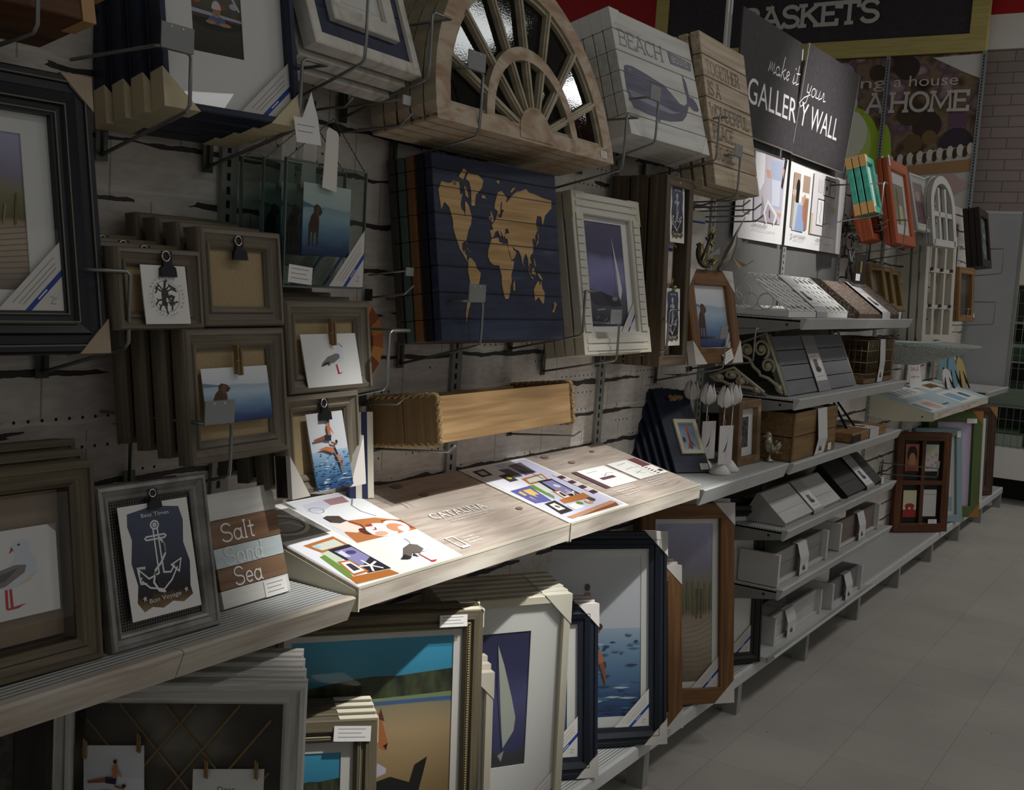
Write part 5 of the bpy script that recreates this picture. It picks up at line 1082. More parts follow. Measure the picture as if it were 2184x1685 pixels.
for x, zb, yf, zf, zt, s, pl_, lab in (
    (1.198, 1.684, -.222, 1.752, 1.836, -1, 1, 'wire bracket with price plate at left of the navy shadow boxes'),
    (1.425, 1.69, -.236, 1.757, 1.872, 1, 0, 'plain wire bracket at right of the navy shadow boxes'),
    (1.58, 1.862, -.242, 1.932, 2.03, -1, 0, 'wire bracket in front of the navy boards with white frames'),
    (1.784, 1.862, -.231, 1.92, 2.03, 1, 0, 'wire bracket between the navy boards and the arched mirrors'),
    (1.955, 1.803, -.24, 1.865, 1.945, -1, 1, 'wire bracket with price plate across the left of the arched mirrors'),
    (2.59, 1.803, -.25, 1.85, 1.956, 1, 0, 'plain wire bracket at the right end of the arched mirrors'),
    (2.785, 1.885, -.24, 1.942, 2.02, -1, 1, 'wire bracket with price plate in front of the whale'),
    (3.184, 1.886, -.25, 1.938, 2.046, 1, 0, 'wire bracket between the whale sign and the natural plank sign'),
    (3.367, 1.80, -.252, 1.862, 1.941, -1, 1, 'wire bracket with price plate in front of the natural plank sign'),
    (2.016, 1.33, -.232, 1.389, 1.468, -1, 1, 'wire bracket with price plate in front of South America on the map'),
    (2.476, 1.335, -.228, 1.39, 1.5, 1, 0, 'wire bracket between the map and the ivory frame'),
    (2.65, 1.288, -.24, 1.338, 1.42, -1, 1, 'wire bracket with price plate across the yacht photo'),
    (2.965, 1.28, -.236, 1.341, 1.457, 1, 0, 'wire bracket between the ivory frame and the tall shadow boxes'),
    (3.379, 1.24, -.248, 1.30, 1.372, -1, 1, 'wire bracket with price plate across the oak frame with dog photo'),
    (3.66, 1.24, -.24, 1.286, 1.399, 1, 0, 'wire bracket at right of the oak frame with dog photo'),
    (1.095, 1.326, -.222, 1.386, 1.498, -1, 0, 'wire bracket between the big black frame and the collage'),
    (1.27, 1.13, -.262, 1.192, 1.264, -1, 1, 'wire bracket with price plate in front of the collage dog photo'),
    (1.69, 1.23, -.24, 1.295, 1.406, 1, 0, 'wire bracket at right of the collage'),
    (.93, 1.78, -.23, 1.815, 1.96, 1, 0, 'wire bracket under the timber boards at top left')):
    dz_, dr_ = DROP.get(round(x, 3), (0, 0)); bracket(x, zb-dz_, yf, zf, zt, s, pl_, lab, dr_)
def peg(x, z, L, up, label, kink=.03, loop=False):
    t = thing('peg_hook', label, 'hook', (x, -.0095, z), group='peg hooks on the wall')
    b = MB(); b.box(-.012, .012, -.002, 0, -.006, .02, WIRED); b.build('back_plate', t)
    b = MB(); b.tube([(0, 0, .0), (0, -L, up), (0, -L-kink, up+kink*.8)], .0028, WIRE, 6)
    if loop: b.tube([(0, 0, .05), (0, -L-.01, up+.052)], .0022, WIRE, 6); b.box(-.012, .012, -L-.014, -L-.011, up+.04, up+.058, C('#c9cbc9', .3, .3))
    b.build('wire_prong', t)
peg(1.690, 1.832, .09, .006, 'short peg hook left above the glass frames', .02, True)
peg(1.766, 1.798, .17, .012, 'long peg hook carrying the glass hanging frames', .03, True)
peg(1.893, 1.459, .10, .014, 'peg hook left of the map stack', .025, True)
peg(1.947, 1.118, .2, .02, 'left peg hook under the rope-edged box', .02); peg(2.50, 1.105, .2, .02, 'right peg hook under the rope-edged box', .02)
peg(1.89, 1.225, .1, .01, 'bare peg hook above the left end of the rope-edged box', .02)
for k, (x, z) in enumerate(((3.42, 1.80), (3.50, 1.79), (3.58, 1.785), (3.46, 1.755), (3.55, 1.745))):
    peg(x, z, .2+.01*k, .01, ('first', 'second', 'third', 'fourth', 'fifth')[k]+' peg hook of the cluster above the metal anchors', .025)
# metal anchors and ornaments on cards
def hang_card(x, y, z0, w, h, label, phi=0):
    t = thing('product_card', label, 'card', (x, y, z0), phi); mb = MB(); mb.box(-w/2, w/2, 0, .0012, 0, h, C('#cfcbbf')); a = Art(mb, (-w/2, -.0004, 0), (w, 0, 0), (0, 0, h)); a.q(BLUE, 0, .80, 1, .835)
    a.ln(C('#a8a49a'), [(.1, .6), (.8, .6)], .001); mb.build('card_sheet', t); return t
hang_card(3.37, -.10, 1.60, .17, .17, 'cream hanging card with blue stripe behind the brass anchor', -8)
hang_card(3.50, -.07, 1.62, .12, .16, 'second cream card with blue stripe, behind and right of the first', -8)
def anchor3d(x, y, z, s, m, label, rot):
    t = thing('metal_anchor', label, 'ornament', (x, y, z), -10, 0, rot, group='metal anchors'); b = MB()
    b.tube([(0, 0, 0), (0, 0, .085*s)], .004*s, m, 7); b.tube([(q[0], 0, q[1]) for q in arc(0, .094*s, .009*s, .009*s, 0, 360, 12)], .003*s, m, 6)
    b.tube([(-.02*s, 0, .075*s), (.02*s, 0, .075*s)], .003*s, m, 6); b.build('shank', t)
    b = MB(); b.tube([(q[0], -.004, q[1]) for q in arc(0, .042*s, .042*s, .042*s, 195, 345, 14)], [.003*s]+[.005*s]*13+[.003*s], m, 7)
    for sx in (-1, 1): b.extr([(sx*.040*s, .045*s), (sx*.052*s, .03*s), (sx*.026*s, .03*s)], 'y', -.007, -.001, m)
    b.build('flukes', t)
anchor3d(3.34, -.17, 1.60, 1.15, C('#a8975a', .35, .7), 'brass-coloured metal anchor on the cream card', 22)
anchor3d(3.235, -.20, 1.60, 1.1, C('#35332f', .4, .6), 'dark metal anchor left of the brass one', 32)
t = thing('metal_sailfish', 'silver sailfish wall ornament right of the brass anchor', 'ornament', (3.44, -.18, 1.585), -30, 0, 18); SV = C('#9a968c', .3, .8); b = MB()
b.tube([(0, 0, 0), (.012, 0, .05), (.02, 0, .10), (.018, 0, .14), (.03, 0, .20)], [.010, .019, .013, .004, .0012], SV, 8); b.build('body', t)
b = MB(); b.extr([(.02, .09), (.05, .10), (.07, .135), (.052, .12), (.035, .13), (.015, .115)], 'y', -.004, .002, SV); b.extr([(.03, .06), (.085, .045), (.12, .085), (.1, .06), (.07, .035)], 'y', -.004, .002, C('#b5a27e', .3, .7)); b.extr([(-.02, .05), (-.06, .03), (-.03, .07)], 'y', -.003, .003, SV); b.build('fins', t)
# ================================================================ goods on the left shelf
t = thing('picture_frame', 'large taupe shadow-box frame with seagull card at lower left, front one', 'picture frame', (.793, -.28, .937), -1.7, 7)
b = MB(); b.ring(.45, .29, PROF['cove'](.034, .06), TAUPE2); b.build('frame', t)
b = MB(); b.box(-.19, .19, .045, .05, .04, .25, C('#8d7a62')); b.ring(.386, .226, [(0, .05), (0, .014), (.003, .014), (.003, .05)], C('#574a38'), 0, .032); b.build('shadow_box_lining', t)
card(t, .018, .079, .179, .203, .036, gullbig, .002); b = MB(); b.face([(-.185, .011, .041), (.185, .011, .041), (.185, .011, .249), (-.185, .011, .249)], GP); b.build('glass_pane', t)
stack(t, 3, .066, lambda o: 'large taupe shadow-box frame at lower left, %s, only its top showing' % o, 'taupe shadow boxes', dx=.03, dz=.012)
ZINC = NZ('zinc_frame', [(.3, '#6e6862'), (.5, '#8f8d88'), (.7, '#a19d95'), (.8, '#7a6b5a')], (18, 18, 18), 6, .45, .25, .2)
t = thing('picture_frame', 'zinc-grey wire-mesh frame with navy anchor card on lower left shelf, front one', 'picture frame', (1.135, -.29, .938), -1.2, 12.1)
b = MB(); b.ring(.204, .246, PROF['cove'](.026, .022), ZINC); b.build('frame', t)
b = MB(); m = C('#7d7b76', .4, .6)
for k in range(34): b.box(-.076+.0046*k-.0004, -.076+.0046*k+.0004, .0155, .0163, .024, .222, m)
for k in range(44): b.box(-.078, .078, .0163, .017, .025+.0046*k-.0004, .025+.0046*k+.0004, m)
b.build('wire_mesh', t); b = MB(); b.box(-.08, .08, .0185, .021, .022, .224, C('#3f3a38')); b.build('backing_board', t)
card(t, -.066, .038, .064, .212, .008, anchorp, .003, .004); binder_clip(t, .0, .213, .007, .75)
stack(t, 2, .085, dx=.012, lab=lambda o: 'zinc-grey wire-mesh frame, %s, peeping over the front one' % o, group='zinc clip frames')
t = thing('plank_sign', 'small striped plank sign lettered Salt Sand Sea leaning on the left shelf', 'wall sign', (1.368, -.24, .9385), 1.6, 17.2)
b = MB(); zs = [0, .031, .068, .103, .150, .197]; BR = WOOD('sign_brown', '#6b4f3a', '#8f6f54', 'x'); PB = NZ('pale_blue_plank', [(.3, '#aebbbc'), (.7, '#c9d2d0')], (4, 50, 50), 5, .6)
for k, m in enumerate((WHB, BR, PB, BR, WHB)): b.box(-.0815, .0815, 0, .016, zs[k]+.0004, zs[k+1]-.0004, m)
b.build('planks', t, .0012); mb = MB(); a = Art(mb, (-.0815, -.0003, 0), (.163, 0, 0), (0, 0, .197))
a.slab(WHITE, 'Salt', .13, .565, .155, .5, .003, .07); a.slab(C('#d6dcda'), 'Sand', .12, .365, .15, .58, .003, .07); a.slab(WHITE, 'Sea', .2, .175, .155, .42, .003, .07)
mb.build('lettering', t); sticker(t, .045, .014, .055, .028)
# goods on the short right shelf
t = thing('clip_plaque', 'navy distressed clip plaque with rope knot and beach photo, front of the row', 'plaque', (3.305, -.206, .936), -33.3, 36)
b = MB(); b.box(-.066, .066, 0, .011, 0, .304, NZ('worn_navy', [(.3, '#191d2c'), (.66, '#232a40'), (.78, '#6d6f70')], (10, 10, 70), 6, .5)); b.build('board', t, .001)
base = t.matrix_world.copy(); t['group'] = 'navy clip plaques'
for i in range(1, 7):
    c = copy_tree(t); c['label'] = 'navy distressed clip plaque, %s in the leaning row' % (ORD+['last'])[i]; c.matrix_world = Matrix.Translation((0, .030*i, .0)) @ base
b = MB(); b.ring(.085, .125, [(0, 0), (0, -.008), (.012, -.007), (.014, -.001)], C('#d9cfb4', .6), .017, .065); b.build('photo_mount', t)
mb = MB(); a = Art(mb, (-.0125, -.0008, .078), (.059, 0, 0), (0, 0, .099)); a.q(GR('pier_print', [(0, '#b9c9d4'), (.5, '#8fa9c2'), (1, '#5d7690')], .3), 0, 0, 1, 1); a.p(C('#b5573f'), [(.3, .05), (.5, .35), (.45, .9), (.65, .9), (.6, .4), (.85, .1), (.6, .2), (.45, .1)]); a.el(C('#3f6c9c'), .55, .12, .1, .07); a.el(C('#6d3428'), .2, .4, .1, .1); mb.build('print', t)
b = MB()
for ph in (0, 2): b.tube([(-.02+.012*k+.006*math.sin(k*2+ph), -.008-.005*math.cos(k*2.2+ph), .268+.006*math.cos(k*1.7+ph)) for k in range(5)], .007, RP, 6)
b.build('rope_knot', t); sticker(t, .046, .02, .03, .022)
SH = .9325
def flower(x, y, s, lab, withcard):
    t = thing('flower_clip', lab, 'photo clip', (x, y, SH), -20, group='white flower photo clips'); w = C('#d6d3ce', .5)
    b = MB(); b.lathe([(.03*s, 0), (.031*s, .006), (.022*s, .02), (.012*s, .034), (.004*s, .042)], (0, 0, 0), w, 16); b.build('base', t)
    b = MB(); b.tube([(0, 0, .04), (0, 0, .185*s)], .0016, w, 5); b.build('stem', t)
    b = MB(); b.ball((0, 0, .21*s), .018*s, w, 12, (1, 1, 1.15))
    for k in range(6):
        q = R(60*k); c_, s_ = math.cos(q), math.sin(q); P = lambda r, z, d: (r*s*c_-d*s*s_, r*s*s_+d*s*c_, z*s)
        vs = [P(.008, .186, 0), P(.020, .198, -.010), P(.022, .200, 0), P(.020, .198, .010), P(.021, .216, -.012), P(.0245, .216, 0), P(.021, .216, .012), P(.014, .236, -.006), P(.016, .240, 0), P(.014, .236, .006), P(.010+.004*(k % 2), .247+.004*(k % 2), 0)]
        b.grid(vs, [(0, 1, 2), (0, 2, 3), (1, 4, 5, 2), (2, 5, 6, 3), (4, 7, 8, 5), (5, 8, 9, 6), (7, 10, 8), (8, 10, 9)], w, True)
    b.build('bloom', t)
    if withcard:
        card(t, -.032, .035, .032, .16, -.014, lambda a: (a.q(C('#d2cecb'), 0, 0, 1, 1), a.p(INK, [(.3, .3), (.45, .42), (.6, .6), (.66, .82), (.62, .6), (.56, .42), (.45, .33)]), a.ln(INK, [(.52, .4), (.52, .16)], .001)), .004)
        b = MB(); b.tube([(-.004, -.012, .16), (0, -.006, .175), (.003, 0, .18)], .002, C('#8a7a62', .4, .7), 5); b.build('clip', t)
flower(3.37, -.268, 1.15, 'white tulip photo clip with bird card, nearest the shelf edge', True)
flower(3.455, -.262, 1.17, 'white tulip photo clip close beside the deep brown box frame', False)
flower(3.425, -.185, 1.14, 'white tulip photo clip, second from the navy plaques', True)
flower(3.46, -.11, 1.15, 'white tulip photo clip, farthest back by the wall', False)
t = thing('deep_picture_box', 'deep brown box frame with chipped edges and dark photo on the short shelf', 'picture frame', (3.645, -.262, SH), -3, 3)
b = MB(); b.ring(.183, .222, PROF['deep'](.028, .075), NZ('chipped_brown', [(.3, '#5d4732'), (.55, '#7a6046'), (.74, '#b3a48c')], (14, 14, 14), 6, .65, 0, .2)); b.build('frame', t)
b = MB(); b.box(-.066, .066, .02, .024, .027, .195, C('#cfcdc8')); b.build('mat_board', t); mb = MB(); a = Art(mb, (-.035, .0195, .058), (.062, 0, 0), (0, 0, .105)); a.q(NZ('dark_sea_print', [(.4, '#26282e'), (.6, '#565a64')], (60, 60, 60)), 0, 0, 1, 1); mb.build('print', t)
t = thing('bird_figurine', 'small antique-silver bird figurine beside the deep box frame', 'figurine', (3.775, -.285, SH), -30); b = MB(); sv = NZ('antique_silver', [(.35, '#5d5646'), (.6, '#b5ad96')], (70, 70, 70), 4, .35, .7)
b.lathe([(.02, 0), (.018, .006), (.008, .012), (.006, .03)], (0, 0, 0), sv, 12); b.tube([(.02, 0, .03), (.0, 0, .045), (-.012, 0, .07), (-.008, 0, .09)], [.006, .02, .018, .013], sv, 9); b.ball((-.012, 0, .094), .014, sv); b.build('body', t)
for y in (-.012, .006): b = MB(); b.extr([(.005, .05), (.035, .075), (.045, .06), (.03, .04), (.05, .03), (.02, .03)], 'y', y, y+.006, sv); b.build('wing', t)
b = MB(); b.extr([(-.024, .094), (-.04, .09), (-.024, .088)], 'y', -.003, .003, sv); b.build('beak', t)

# ================================================================ goods on the tiers
def paper_band(t, x, w, path, tone='#c9c7c6', pic_=None):
    """product sleeve following (y,z) path over the goods"""
    b = MB()
    for (y0, z0), (y1, z1) in zip(path, path[1:]): b.face([(x, y0, z0), (x+w, y0, z0), (x+w, y1, z1), (x, y1, z1)], C(tone))
    if pic_ is not None:
        (y0, z0), (y1, z1) = path[pic_], path[pic_+1]; n = Vector((0, -(z1-z0), (y1-y0))); n = n if n.y < 0 or n.z > 0 else -n
        a = Art(b, Vector((x, y0, z0)), (w, 0, 0), (0, y1-y0, z1-z0), n, .0003)
        a.q(C('#e1dfdd'), .05, .05, .95, .62); a.q(C('#6d675f'), .3, .25, .6, .5); a.el(C('#3f3a36'), .5, .28, .2, .06); a.ln(C('#8a8784'), [(.2, .14), (.8, .14)], .0012); a.ln(C('#8a8784'), [(.2, .56), (.6, .56)], .0012)
    return b.build('paper_band', t)
# lattice shelf (white) and rattan shelf: sloping fretwork over a tray
def lattice(name, lab, x0, w, y0, z0, m, dep, h, bandx, circ=True):
    t = thing(name, lab, 'shelf unit', (x0, y0, z0))
    b = MB(); b.box(0, w, 0, dep, 0, .022, m); b.box(0, w, dep-.012, dep, .022, .03, m); b.build('tray_base', t, .002)
    L = math.hypot(dep*.62, h-.022); U = Vector((0, dep*.62, h-.022))/L; s = .058
    def fret(P, nx, nz, keep):
        b = MB()
        for i in range(nx+1):
            for j in range(nz+1):
                for (cx, cz) in ((i*s, j*s), ((i+.5)*s, (j+.5)*s)):
                    q = [k for k in arc(cx, cz, s*.5, s*.5, 0, 360, 10)]
                    if all(keep(*k) for k in q): b.tube([P(*k) for k in q[:-1]], .0032, m, 4, True)
        return b
    P1 = lambda u, v: Vector((u, 0, .022))+U*v
    fret(P1, int(w/s)+1, int(L/s)+1, lambda u, v: -.001 <= u <= w+.001 and -.001 <= v <= L+.001).build('front_fretwork', t)
    for X in (0, w):
        P2 = lambda u, v: Vector((X, u, .022+v))
        k = lambda u, v: v > -.001 and v < u*(h-.022)/(dep*.62)+.001 and v < (dep-u)*(h-.022)/(dep*.38)+.001
        fret(P2, int(dep/s)+1, int(h/s)+1, k).build('side_fretwork', t)
    b = MB(); top = (dep*.62, h)
    for X in (0, w): b.tube([(X, 0, .022), (X, top[0], top[1]), (X, dep, .022)], .003, m, 5)
    b.tube([(0, top[0], top[1]), (w, top[0], top[1])], .003, m, 5); b.build('rim', t)
    paper_band(t, bandx, .13, [(-.003, 0), (-.003, .022), (-.003+U.y*.02-.004, .024+U.z*.02), (U.y*L-.006, .026+U.z*L), (dep*.75, h-.01)], '#b9b6b6', 2)
    return t
lattice('lattice_shelf', 'white fretwork lattice shelf lying on the top tier', 3.81, .70, -.30, 1.442, C('#e4e3de', .5), .27, .148, .30)
t = thing('rattan_shelf', 'brown woven rattan sloping shelf on the top tier beside the white lattice', 'shelf unit', (4.57, -.325, 1.442)); RT = NZ('rattan_weave', [(.35, '#40352c'), (.5, '#6f6054'), (.66, '#96877a')], (110, 110, 110), 3, .8, 0, .8)
b = MB(); b.extr([(0, .0), (0, .022), (.17, .145), (.21, .15), (.29, .0)], 'x', 0, .69, RT); b.build('woven_body', t, .006); b = MB(); b.box(-.004, .694, -.006, .012, 0, .018, C('#4a3a2c')); b.build('wooden_foot', t)
paper_band(t, .34, .13, [(-.009, 0), (-.008, .026), (.164, .15), (.2, .153)], '#c3c2c3', 1); sticker(t, .64, .016, .04, .03, -.008)
# grey slat shelf with scroll brackets
GS = NZ('grey_slats', [(.3, '#6f7175'), (.7, '#7a7c80')], (4, 30, 30), 4, .5); CRM = C('#b9b398', .5)
def scrolls(t, X, A_, B_, C_):
    """cast scroll bracket in a plane x = X, between corner points (y,z): A front foot, B top front, C top back"""
    A_, B_, C_ = Vector(A_), Vector(B_), Vector(C_)
    def P(u, v): q = A_+(B_-A_)*u+(C_-B_)*v; return (X, q.x, q.y)
    b = MB(); r = .0055
    b.tube([P(0, 0), P(1, 0), P(1, 1)], r, CRM, 6)
    def spiral(cu, cv, ru, rv, a0, turns, n=26): return [P(cu+ru*(1-.8*i/n)*math.cos(R(a0+turns*360*i/n)), cv+rv*(1-.8*i/n)*math.sin(R(a0+turns*360*i/n))) for i in range(n+1)]
    b.tube(spiral(.80, .32, .16, .28, 180, 1.6), r, CRM, 6); b.tube(spiral(.52, .28, .12, .24, 200, 1.5), r, CRM, 6); b.tube(spiral(.86, .78, .1, .18, 90, -1.5), r, CRM, 6); b.tube(spiral(.14, .14, .08, .1, 0, 1.4), r, CRM, 6)
    b.tube([P(.04, .1), P(.2, .2), P(.34, .4), P(.42, .62), P(.48, .62), P(.58, .75), P(.72, .8), P(.8, .98), P(1, 1)], r*1.15, CRM, 6)
    for q in ((.80, .32), (.52, .28), (.86, .78), (.14, .14)): b.ball(P(*q), .012, CRM, 8)
    b.build('scroll_bracket', t)
t = thing('bracket_shelf', 'grey slatted shelf with cream scroll brackets, standing front-most on the second tier', 'shelf unit', (3.86, -.305, 1.1605), 0, 0)
b = MB()
for k in range(4):
    z0, z1 = .052*k+.002, .052*(k+1)-.001; f = lambda z: (z*.43, z)
    b.extr([f(z0), f(z1), (f(z1)[0]+.016, z1-.006), (f(z0)[0]+.016, z0-.001)], 'x', .03, .85, GS)
b.build('slats', t); b = MB(); b.extr([(0, 0), (.215*.43, .215), (.215*.43+.03, .205), (.028, 0)], 'x', 0, .03, NZ('grey_side', [(.3, '#66675f'), (.7, '#707168')], (5, 5, 5))); b.build('side_board', t)
scrolls(t, -.002, (.006, .004), (.098, .218), (.2, .172)); scrolls(t, .855, (.006, .004), (.098, .218), (.2, .172))
paper_band(t, .34, .15, [(-.006, .0), (.006, .03), (.086, .206), (.094, .21)], '#908e8d', 1)
t = thing('bracket_shelf', 'second grey shelf with cream scroll brackets lying low behind the first', 'shelf unit', (3.80, -.165, 1.1605))
b = MB(); b.extr([(-.08, .0), (.05, .075), (.065, .06), (-.055, 0)], 'x', .0, .03, GS); b.build('side_board', t); scrolls(t, -.006, (-.075, .012), (.045, .088), (.135, .05))
def crate(name, lab, cat, x0, w, y0, z0, h, dep, m, ends, band=None, planks=3, back=None, phi=0, bandw=.1):
    """open-fronted box shelf: end boards, base, planked back"""
    t = thing(name, lab, cat, (x0, y0, z0), phi)
    for X in (0, w-.018): b = MB(); b.box(X, X+.018, 0, dep, 0, h, ends); b.build('end_board', t, .0012)
    b = MB(); b.box(.018, w-.018, .012, dep, 0, .012, ends); b.build('base_board', t)
    b = MB()
    for k in range(planks): b.box(.018, w-.018, .022, .034, .012+(h-.012)*k/planks+.0008, .012+(h-.012)*(k+1)/planks-.0008, m)
    b.build('back_planks', t)
    if band is not None: paper_band(t, band, bandw, [(-.003, 0), (-.004, h*.55), (.012, h+.001), (.034, h+.002)], '#d3d1ce', 0)
    return t
# wire and wood basket
t = thing('wire_basket', 'wire basket with timber ends at the right of the second tier', 'basket', (4.80, -.31, 1.1605)); GW = C('#8a8064', .4, .7)
b = MB(); b.box(0, .46, 0, .2, 0, .02, WOODZ); b.box(.44, .46, 0, .2, .02, .19, WOODZ); b.box(0, .44, .185, .2, .02, .19, C('#3a2a1c')); b.build('timber_tray', t, .002); b = MB()
for k in range(16): b.tube([(.03+.026*k, 0, .02), (.03+.026*k, 0, .185)], .0013, GW, 4)
for z in (.04, .09, .14, .185): b.tube([(.02, 0, z), (.44, 0, z), (.44, .18, z)], .0016, GW, 4); b.tube([(.02, 0, z), (.02, .18, z)], .0016, GW, 4)
for k in range(7): b.tube([(.02, .026*k, .02), (.02, .026*k, .185)], .0013, GW, 4)
b.build('wire_mesh', t); paper_band(t, .19, .085, [(-.005, .0), (-.012, .09), (-.005, .19), (.03, .192)], '#c3c1be', 0)
t = thing('dark_basket', 'dark wire and black basket between the slatted shelf and the wire basket', 'basket', (4.735, -.16, 1.1605)); b = MB(); b.box(0, .05, 0, .14, 0, .18, C('#1c1812')); b.build('body', t); b = MB()
for k in range(4): b.tube([(.008+.012*k, -.003, .01), (.008+.012*k, -.003, .175)], .0012, GW, 4)
b.build('wire_mesh', t)
# crates on the third tier
CR = WOOD('crate_timber', '#6b5233', '#94754c', 'x', mid='#80643f')
t = thing('plank_crate', 'brown two-plank timber crate with paper band at left of the third tier', 'crate', (3.83, -.345, .9325)); b = MB(); b.box(.012, .50, 0, .014, .0, .084, CR); b.box(.012, .50, 0, .014, .087, .172, CR); b.build('front_planks', t, .0015)
b = MB(); b.box(0, .012, 0, .25, 0, .084, CR); b.box(0, .012, 0, .25, .087, .172, CR); b.build('end_planks', t, .0015); b = MB(); b.box(.50, .514, 0, .25, 0, .172, WOODZ); b.box(.012, .5, .236, .25, 0, .172, CR); b.box(.012, .5, .014, .236, 0, .01, CR); b.build('back_and_right_end', t)
b = MB(); b.box(-.002, .014, -.004, .002, 0, .172, WOODZ); b.build('corner_post', t); paper_band(t, .25, .11, [(-.005, 0), (-.016, .06), (-.010, .12), (-.004, .174), (.03, .176)], '#d3d1ce', 0); sticker(t, .44, .016, .04, .028, -.002)
t = thing('flat_box', 'flat timber tray with oval-print band on the third tier', 'tray', (4.56, -.352, .9325)); b = MB(); b.box(0, .53, 0, .2, 0, .038, WOOD('tray_timber', '#7a5a36', '#a47e50', 'x')); b.build('body', t, .003); b = MB(); b.box(-.003, .12, -.002, .0, .0, .03, C('#241a12')); b.build('dark_end', t)
paper_band(t, .25, .14, [(-.003, 0), (-.003, .0395), (.19, .0395)], '#c3c1c0', 1)
t = thing('easel_stand', 'black folding easel standing at the back of the third tier', 'easel', (4.72, -.2, .971)); b = MB(); b.tube([(0, -.08, .0), (.03, .03, .16)], .005, DARK, 6); b.tube([(.12, -.08, .0), (.05, .03, .16)], .005, DARK, 6); b.build('legs', t)
t = thing('small_print', 'small white print with red picture leaning behind the easel', 'print', (4.66, -.05, .9325), 0, 10); mb = MB(); mb.box(-.04, .04, 0, .006, 0, .15, C('#d8d4ce')); a = Art(mb, (-.04, -.0004, 0), (.08, 0, 0), (0, 0, .15)); a.q(C('#9c4a38'), .3, .15, .75, .6); a.q(C('#c9cfce'), .0, .75, 1, 1); mb.build('sheet', t)
# sloping slatted shelves on the fourth tier
def slope(name, lab, x0, w, m, side, bandx, tone, z0, dep=.17, h=.105):
    t = thing(name, lab, 'shelf unit', (x0, -.338, z0)); b = MB()
    for k in range(3):
        u0, u1 = k/3+.004, (k+1)/3-.004; P = lambda u: (dep*.62*u, .012+(h-.012)*u); n = (-.0, .0)
        b.extr([P(u0), P(u1), (P(u1)[0]+.008, P(u1)[1]-.010), (P(u0)[0]+.008, P(u0)[1]-.010)], 'x', .004, w-.004, m)
    b.build('slats', t); [(lambda q: (q.extr([(0, 0), (0, .012), (dep*.62, h), (dep*.68, h), (dep, 0)], 'x', X, X+.004, side), q.build('end_board', t)))(MB()) for X in (0, w-.004)]; b = MB(); b.box(.004, w-.004, .008, dep-.004, 0, .006, side); b.box(.004, w-.004, dep*.62, dep*.68, .01, h, side); b.build('base_and_back', t)
    paper_band(t, bandx, .12, [(-.004, 0), (-.004, .014), (dep*.62-.006, h+.003), (dep*.66, h+.003)], tone, 1); return t
OFFW = NZ('off_white_slats', [(.3, '#bdbab5'), (.7, '#cac8c3')], (4, 40, 40), 4, .55)
slope('slat_shelf', 'off-white slatted sloping shelf with band at left of the fourth tier', 3.86, .67, OFFW, C('#a8a6a2'), .31, '#aeacaa', .6925)
t = slope('slat_shelf', 'black sloping shelf with band at right of the fourth tier', 4.62, .55, C('#1c1c1e', .45), C('#121212'), .28, '#a3a1a0', .6925, .2, .125); sticker(t, .52, .016, .04, .03, -.007)
GP2 = NZ('grey_back_planks', [(.3, '#817e7b'), (.7, '#8f8c88')], (4, 40, 40), 4, .55); WEND = C('#cac7c2')
crate('box_shelf', 'white-ended grey plank box shelf at left of the fifth tier', 'shelf unit', 3.815, .58, -.342, .4775, .118, .15, GP2, WEND, .23, 2)
crate('box_shelf', 'white-ended brown plank box shelf at right of the fifth tier', 'shelf unit', 4.57, .61, -.338, .4775, .116, .15, NZ('brown_grey_planks', [(.3, '#6f6058'), (.7, '#7c6d64')], (4, 40, 40)), WEND, .27, 1)
crate('box_shelf', 'white-ended plain grey box shelf at right of the lowest tray', 'shelf unit', 4.71, .46, -.29, .1855, .112, .15, NZ('plain_grey_back', [(.3, '#77767a'), (.7, '#7f7e82')], (4, 4, 4)), WEND, .19, 1)
crate('box_shelf', 'white sloping-fronted box shelf at left of the lowest tray', 'shelf unit', 4.05, .58, -.27, .1855, .105, .15, OFFW, WEND, .14, 2)
# ================================================================ large frames standing on the base shelf, angled to the aisle
ZB = .1665
WDIST = NZ('rubbed_white_wood', [(.27, '#6f6b63'), (.36, '#a5a29a'), (.5, '#c4c1b9'), (.75, '#ccc9c1')], (3, 45, 1), 6, .6, 0, .15, 1.0, True)
t = thing('picture_frame', 'large rubbed-white frame with rope net and clipped photos at bottom left, front one', 'picture frame', (1.18, -.26, ZB), -49.2, 0)
b = MB(); b.ring(.404, .678, PROF['cove'](.038, .03), WDIST); b.build('frame', t)
b = MB(); b.box(-.17, .17, .024, .028, .03, .645, NZ('dark_print', [(.38, '#1d1a14'), (.5, '#3b372b'), (.62, '#6d675a')], (6, 6, 6), 3)); b.build('backing_board', t)
b = MB(); TW = C('#7a6238', .85)
for k in range(-4, 7):
    b.tube([(-.145+max(0, .07*k), .016, .055+max(0, -.09*k)+.0), (min(.145, -.145+.07*k+.45), .016, .06+max(0, -.09*k)+(min(.145, -.145+.07*k+.45)-(-.145+max(0, .07*k)))*1.28)], .0022, TW, 5) if -.145+max(0, .07*k) < .145 else None
    b.tube([(.145-max(0, .07*k), .018, .055+max(0, -.09*k)), (max(-.145, .145-.07*k-.45), .018, .06+max(0, -.09*k)+((.145-max(0, .07*k))-max(-.145, .145-.07*k-.45))*1.28)], .0022, TW, 5) if .145-max(0, .07*k) > -.145 else None
b.build('rope_net', t)
card(t, -.148, .43, -.054, .57, .012, lambda a: diversp(a, .42, .55, .9, .3), .004, .004); card(t, .024, .39, .138, .53, .012, lambda a: (a.q(C('#d6d3cc'), 0, 0, 1, 1), a.txt(INK, 'Dear', .35, .72, .07, .25)), .003)
for x, z in ((-.145, .566), (-.062, .576), (.045, .532), (.125, .53)): clothespin(t, x, z, .011, .7)
